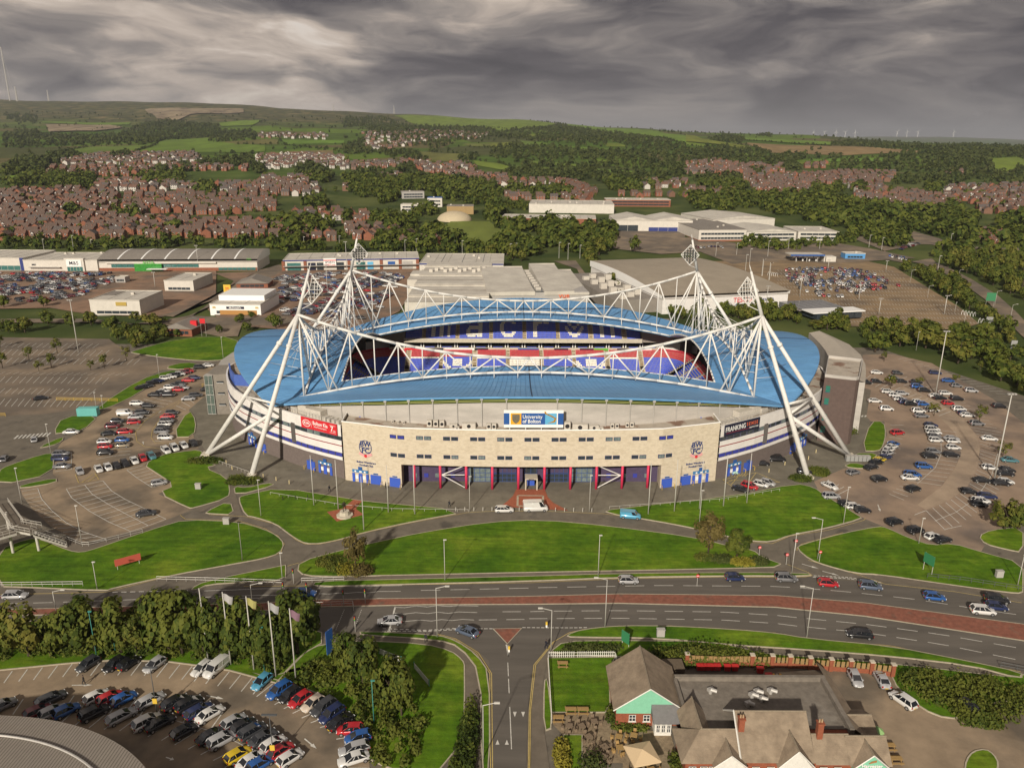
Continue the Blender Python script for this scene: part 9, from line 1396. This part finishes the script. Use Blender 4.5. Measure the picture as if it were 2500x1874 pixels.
for i, (x, y) in enumerate([(-66, 190), (-62, 188), (-58, 186), (-76, 195), (-79, 199), (70, 195), (76, 200), (84, 204), (88, 209), (96, 212)]): b = MB(); b.lathe([(.13, 0), (.13, 1.0), (.06, 1.08)], n=7); tag(b.build('bollard', mat('cream bollard', (.6, .5, .28), .6), None, (x, y, .1)), 'cream bollard, %s round the pylon feet' % ordinal(i), 'bollard', 'cream bollards')
M_SGR = mat('road sign green', (.04, .20, .09), .5)
def board(lab, x, y, rz, w, h, z, m, txt=None, tm=None, ts=.5, name='sign_board', legs=2):
    t = thing(name, lab, 'sign', (x, y, .12), rz); b = MB(); b.box(-w / 2, w / 2, -.06, .06, z, z + h, 0, True); o = b.build('panel', m, t)
    for s in ((-1, 1) if legs == 2 else (0,)): b = MB(); b.tube((s * w * .42, .1, 0), (s * w * .42, .1, z + h), .06, n=5); b.build('post', M_POLE, t)
    if txt: text_part('lettering', txt, tm, o, (0, -.09, z + h / 2), (R(90), 0, 0), ts, .02, sx=.8)
board('red banner sign on the lower left lawn', -80.3, 144.4, R(36), 5, 1.5, .9, mat('faded red', (.50, .10, .07), .6)); board('white and green direction sign on the right lawn', 87.1, 143.9, R(-70), 2.6, 2.2, 1.9, M_SGR); board('tall blue pylon sign by the roadside hedge', -31.4, 115.3, R(60), 1.6, 4.6, .6, M_SIGNB, legs=1); board('green direction sign beside the eastern road', 262, 421, R(-20), 4.5, 4.5, 3, M_SGR); board('white price sign beside the eastern road', 231, 369, R(-10), 3, 3.4, 2, M_GBIN); board('white and purple sign at the right edge road', 214, 322, R(-10), 2.4, 4, 1.5, M_GBIN); board('green back of a hoarding behind the pub hedge', 20.4, 118.6, R(-50), 1.8, 2.2, .6, M_SGR); board('red sign tower of the chicken restaurant', -140.2, 344.1, 0, 2.4, 2.2, 6, M_SRED); board('yellow arch sign beside the drive', -158.5, 428, 0, 4, 5, 3.6, M_YELP, 'M', M_SRED, 3)
for i, (x, y) in enumerate(((37.6, 138), (53.6, 149.6), (58.5, 146.6), (62.5, 152.6), (66, 147.8))): t = thing('road_sign', 'no entry sign, %s from the left near the right junction' % ordinal(i), 'sign', (x, y, .12), 0, 'no entry signs'); b = MB(); b.tube((0, .05, 0), (0, .05, 2.7), .05, n=6); b.build('post', M_POLE, t); b = MB(); b.tube((0, -.04, 2.4), (0, 0, 2.4), .34, n=16); f = b.build('disc', M_SRED, t); b = MB(); b.box(-.24, .24, -.06, -.04, 2.34, 2.46, 0, True); b.build('bar', M_SWHITE, f)
# keep left bollards on the island, cabinets, skips, container
for x, y, l in ((6.6, 123.9, 'yellow keep left bollard on the traffic island'), (-.3, 116.6, 'yellow topped bollard at the island tip')): t = thing('traffic_bollard', l, 'bollard', (x, y, .14)); b = MB(); b.box(-.15, .15, -.12, .12, 0, .9, 0, True); b.build('body', M_SWHITE, t); b = MB(); b.box(-.17, .17, -.14, .14, .5, 1.1, 0, True); b.build('cap', M_YELP, t)
for x, y, l in ((-66.5, 163.6, 'grey cabinet beside the cross path'), (-80.4, 182.6, 'grey cabinet on the west lawn'), (27.2, 121.3, 'grey cabinet on the verge behind the pub hedge'), (101, 142, 'grey cabinet on the right lower lawn')): t = thing('utility_cabinet', l, 'cabinet', (x, y, .12)); b = MB(); b.box(-.7, .7, -.35, .35, .08, 1.5); b.build('body', M_SHEDG, t); b = MB(); b.box(-.76, .76, -.42, .42, 1.5, 1.6, 0, True); b.build('lid', M_METAL, t)
t = thing('container', 'turquoise shipping container office on the west lawn', 'container', (-137.4, 238, .12), R(5)); b = MB(); b.box(-3.1, 3.1, -1.2, 1.2, 0, 2.6); b.build('body', mat('turquoise steel', (.16, .48, .46), .5, .08, 1), t); b = MB(); [b.box(-3.1 + .3 * k, -2.95 + .3 * k, -1.25, -1.2, .1, 2.5, 0, True) for k in range(21)]; b.build('corrugations', mat('turquoise steel', (.16, .48, .46), .5), t, kind='stuff')
for k in range(6): b = MB(); b.box(-.5, .5, -.6, .6, 0, 1.5, 0, True); b.box(-.52, .52, -.62, .62, 1.5, 1.6, 1, True); tag(b.build('cage_bin', [M_GBIN, M_METAL], None, (94.7 + 1.15 * k, 203.3, .12)), 'white cage bin, %s from left below the right pylon' % ordinal(k), 'bin', 'white cage bins')
# statue
st = thing('statue', 'bronze footballer statue on a stone plinth in the red brick plaza', 'statue', (-39.8, 168, .15)); b = MB(); b.lathe([(2.0, 0), (2.0, .35), (1.3, .4), (1.1, 1.2), (1.15, 1.3), (.1, 1.31)], n=10); b.build('plinth', M_CONC, st)
def figure(name, m, par, z, s=1.0, step=.22, arms=.3):
    """one skinned body: legs, torso, arms, head"""
    me = bpy.data.meshes.new(name); V = [(0, 0, .95), (0, 0, 1.2), (0, 0, 1.45), (0, 0, 1.56), (0, .02, 1.72), (.11, 0, .9), (.13, step, .5), (.13, step * 1.2, .06), (.13, step * 1.2 - .16, .04), (-.11, 0, .9), (-.13, -step, .5), (-.13, -step * .7, .06), (-.13, -step * .7 - .16, .04), (.2, 0, 1.42), (.26, arms * .4, 1.15), (.25, -arms * .6, .92), (-.2, 0, 1.42), (-.26, -arms * .4, 1.15), (-.25, -arms, .95)]
    E_ = [(0, 1), (1, 2), (2, 3), (3, 4), (0, 5), (5, 6), (6, 7), (7, 8), (0, 9), (9, 10), (10, 11), (11, 12), (2, 13), (13, 14), (14, 15), (2, 16), (16, 17), (17, 18)]; Rr = [.16, .15, .17, .07, .12, .1, .075, .055, .05, .1, .075, .055, .05, .08, .055, .045, .08, .055, .045]
    me.from_pydata([tuple(q * s for q in v) for v in V], E_, []); me.materials.append(m); o = link(name, me, par, (0, 0, z)); md = o.modifiers.new('skin', 'SKIN'); md.use_smooth_shade = True
    for i, r in enumerate(Rr): me.skin_vertices[0].data[i].radius = (r * s, r * s)
    me.skin_vertices[0].data[0].use_root = True; o.modifiers.new('sub', 'SUBSURF').levels = 1; return o
figure('figure', mat('bronze', (.05, .04, .03), .4, metal=.6), st, 1.3, 1.45, .3, .6)
M_SKIN = mat('skin', (.42, .25, .18), .6)
for x, y, c, l in ((-46.5, 181.5, (.02, .02, .025), 'person in dark clothes walking across the forecourt'), (-15.2, 173, (.025, .025, .03), 'person in black walking near the signpost'), (-70.2, 107.4, (.03, .028, .03), 'person in dark coat walking between the front car rows'), (-15.2, 119.3, (.02, .02, .02), 'person in black on the corner footpath'), (6.3, 117.6, (.02, .02, .03), 'person in dark clothes beside the side road'), (-32.4, 183.4, (.02, .02, .02), 'person in black by the brick front recess')):
    t = thing('person', l, 'person', (x, y, .1), random.uniform(0, 6.28)); figure('clothed_body', mat('dark clothes %d' % int(x), c, .8), t, 0); b = MB(); b.lathe([(.02, 1.60), (.085, 1.64), (.10, 1.74), (.07, 1.84), (.01, 1.87)], n=10); b.build('head', M_SKIN, t, smooth=True); b = MB(); b.lathe([(.10, 1.75), (.112, 1.79), (.08, 1.87), (.01, 1.9)], n=10); b.build('hair', M_DARK, t, smooth=True)
# footbridge at the left edge
br = thing('footbridge', 'white steel footbridge with stairs at the left edge', 'footbridge', (0, 0, 0)); M_BRW = mat('bridge white steel', (.52, .49, .44), .6, .12, .6)
def deck(p, q, w, z0, z1):
    d = Vector((q[0] - p[0], q[1] - p[1])).normalized(); n = Vector((-d.y, d.x)) * w / 2; c = [(p[0] - n.x, p[1] - n.y, z0), (q[0] - n.x, q[1] - n.y, z1), (q[0] + n.x, q[1] + n.y, z1), (p[0] + n.x, p[1] + n.y, z0)]
    b = MB(); b.face(c); b.face([(x, y, z - .5) for x, y, z in c[::-1]]); [b.face([c[i], (*c[i][:2], c[i][2] - .5), (*c[j][:2], c[j][2] - .5), c[j]]) for i, j in ((0, 1), (1, 2), (2, 3), (3, 0))]; b.m[0] = 1; b.build('deck', [M_BRW, M_PATH], br)
    for i, j in ((0, 1), (3, 2)):
        for h in (.55, 1.15): b = MB(); b.tube((*c[i][:2], c[i][2] + h), (*c[j][:2], c[j][2] + h), .05, n=5); b.build('handrail', M_BRW, br)
        k = int(math.dist(c[i], c[j]) / 1.2)
        for s in range(k + 1): f = s / k; a = [c[i][e] + (c[j][e] - c[i][e]) * f for e in range(3)]; b = MB(); b.tube(a, (a[0], a[1], a[2] + 1.15), .035, n=4); b.build('baluster', M_BRW, br)
deck((-125, 134), (-107, 150.5), 3.2, 5.2, 5.2); deck((-108, 152.3), (-102.5, 150.6), 3.0, 5.2, 5.2); deck((-108, 153), (-123.6, 171.5), 2.4, 5.2, 1.2); deck((-103, 150), (-98.5, 153.6), 2.6, 5.0, .3)
for k in range(10): b = MB(); b.obox((-102.6 + .43 * k, 150.4 + .33 * k), (.45, 2.4, .12), .66, 4.9 - .48 * k, None, True); b.build('step', M_BRW, br)
for x, y in ((-108, 150), (-103, 151), (-115, 160), (-119, 140)): b = MB(); b.tube((x, y, 0), (x, y, 4.7), .3, n=8); b.build('support', M_BRW, br)
# trolley shelters in the superstore car park
for i, (x, y) in enumerate(((174, 519), (188, 500), (207, 483), (206, 462), (237, 397), (235, 378), (147, 430))):
    t = thing('trolley_shelter', 'hooped white trolley shelter, %s down the superstore car park' % ordinal(i), 'shelter', (x, y, .1), R(-55), 'trolley shelters')
    for k in range(5): b = MB(); b.path([(-3 + 1.5 * k, 1.3 * math.cos(a * .524), 2.3 * math.sin(a * .524)) for a in range(7)], .09, 4); b.build('hoop', M_SWHITE, t)
# ---------------------------------------------------------------- lettering becomes mesh
def letters_to_mesh():
    bpy.context.view_layer.update(); dg = bpy.context.evaluated_depsgraph_get(); fonts = [o for o in sc.objects if o.type == 'FONT']
    made = [(o, bpy.data.meshes.new_from_object(o.evaluated_get(dg))) for o in fonts]
    for o, me in made:
        n = link('lettering', me, o.parent); n.location = o.location; n.rotation_euler = o.rotation_euler; n.scale = o.scale; bpy.data.objects.remove(o)
letters_to_mesh()
# ---------------------------------------------------------------- air between the camera and the hills
hz = MB(); hz.box(-21000, 21000, -2600, 24500, -3, 480, 0, True); hm = bpy.data.materials.new('haze'); hm.use_nodes = True; hn = hm.node_tree; hn.nodes.clear()
pv = hn.nodes.new('ShaderNodeVolumePrincipled'); pv.inputs['Color'].default_value = (.80, .86, .97, 1); pv.inputs['Density'].default_value = HAZE; pv.inputs['Anisotropy'].default_value = .2; ho = hn.nodes.new('ShaderNodeOutputMaterial'); hn.links.new(pv.outputs[0], ho.inputs['Volume'])
hz.build('haze', hm, kind='stuff')
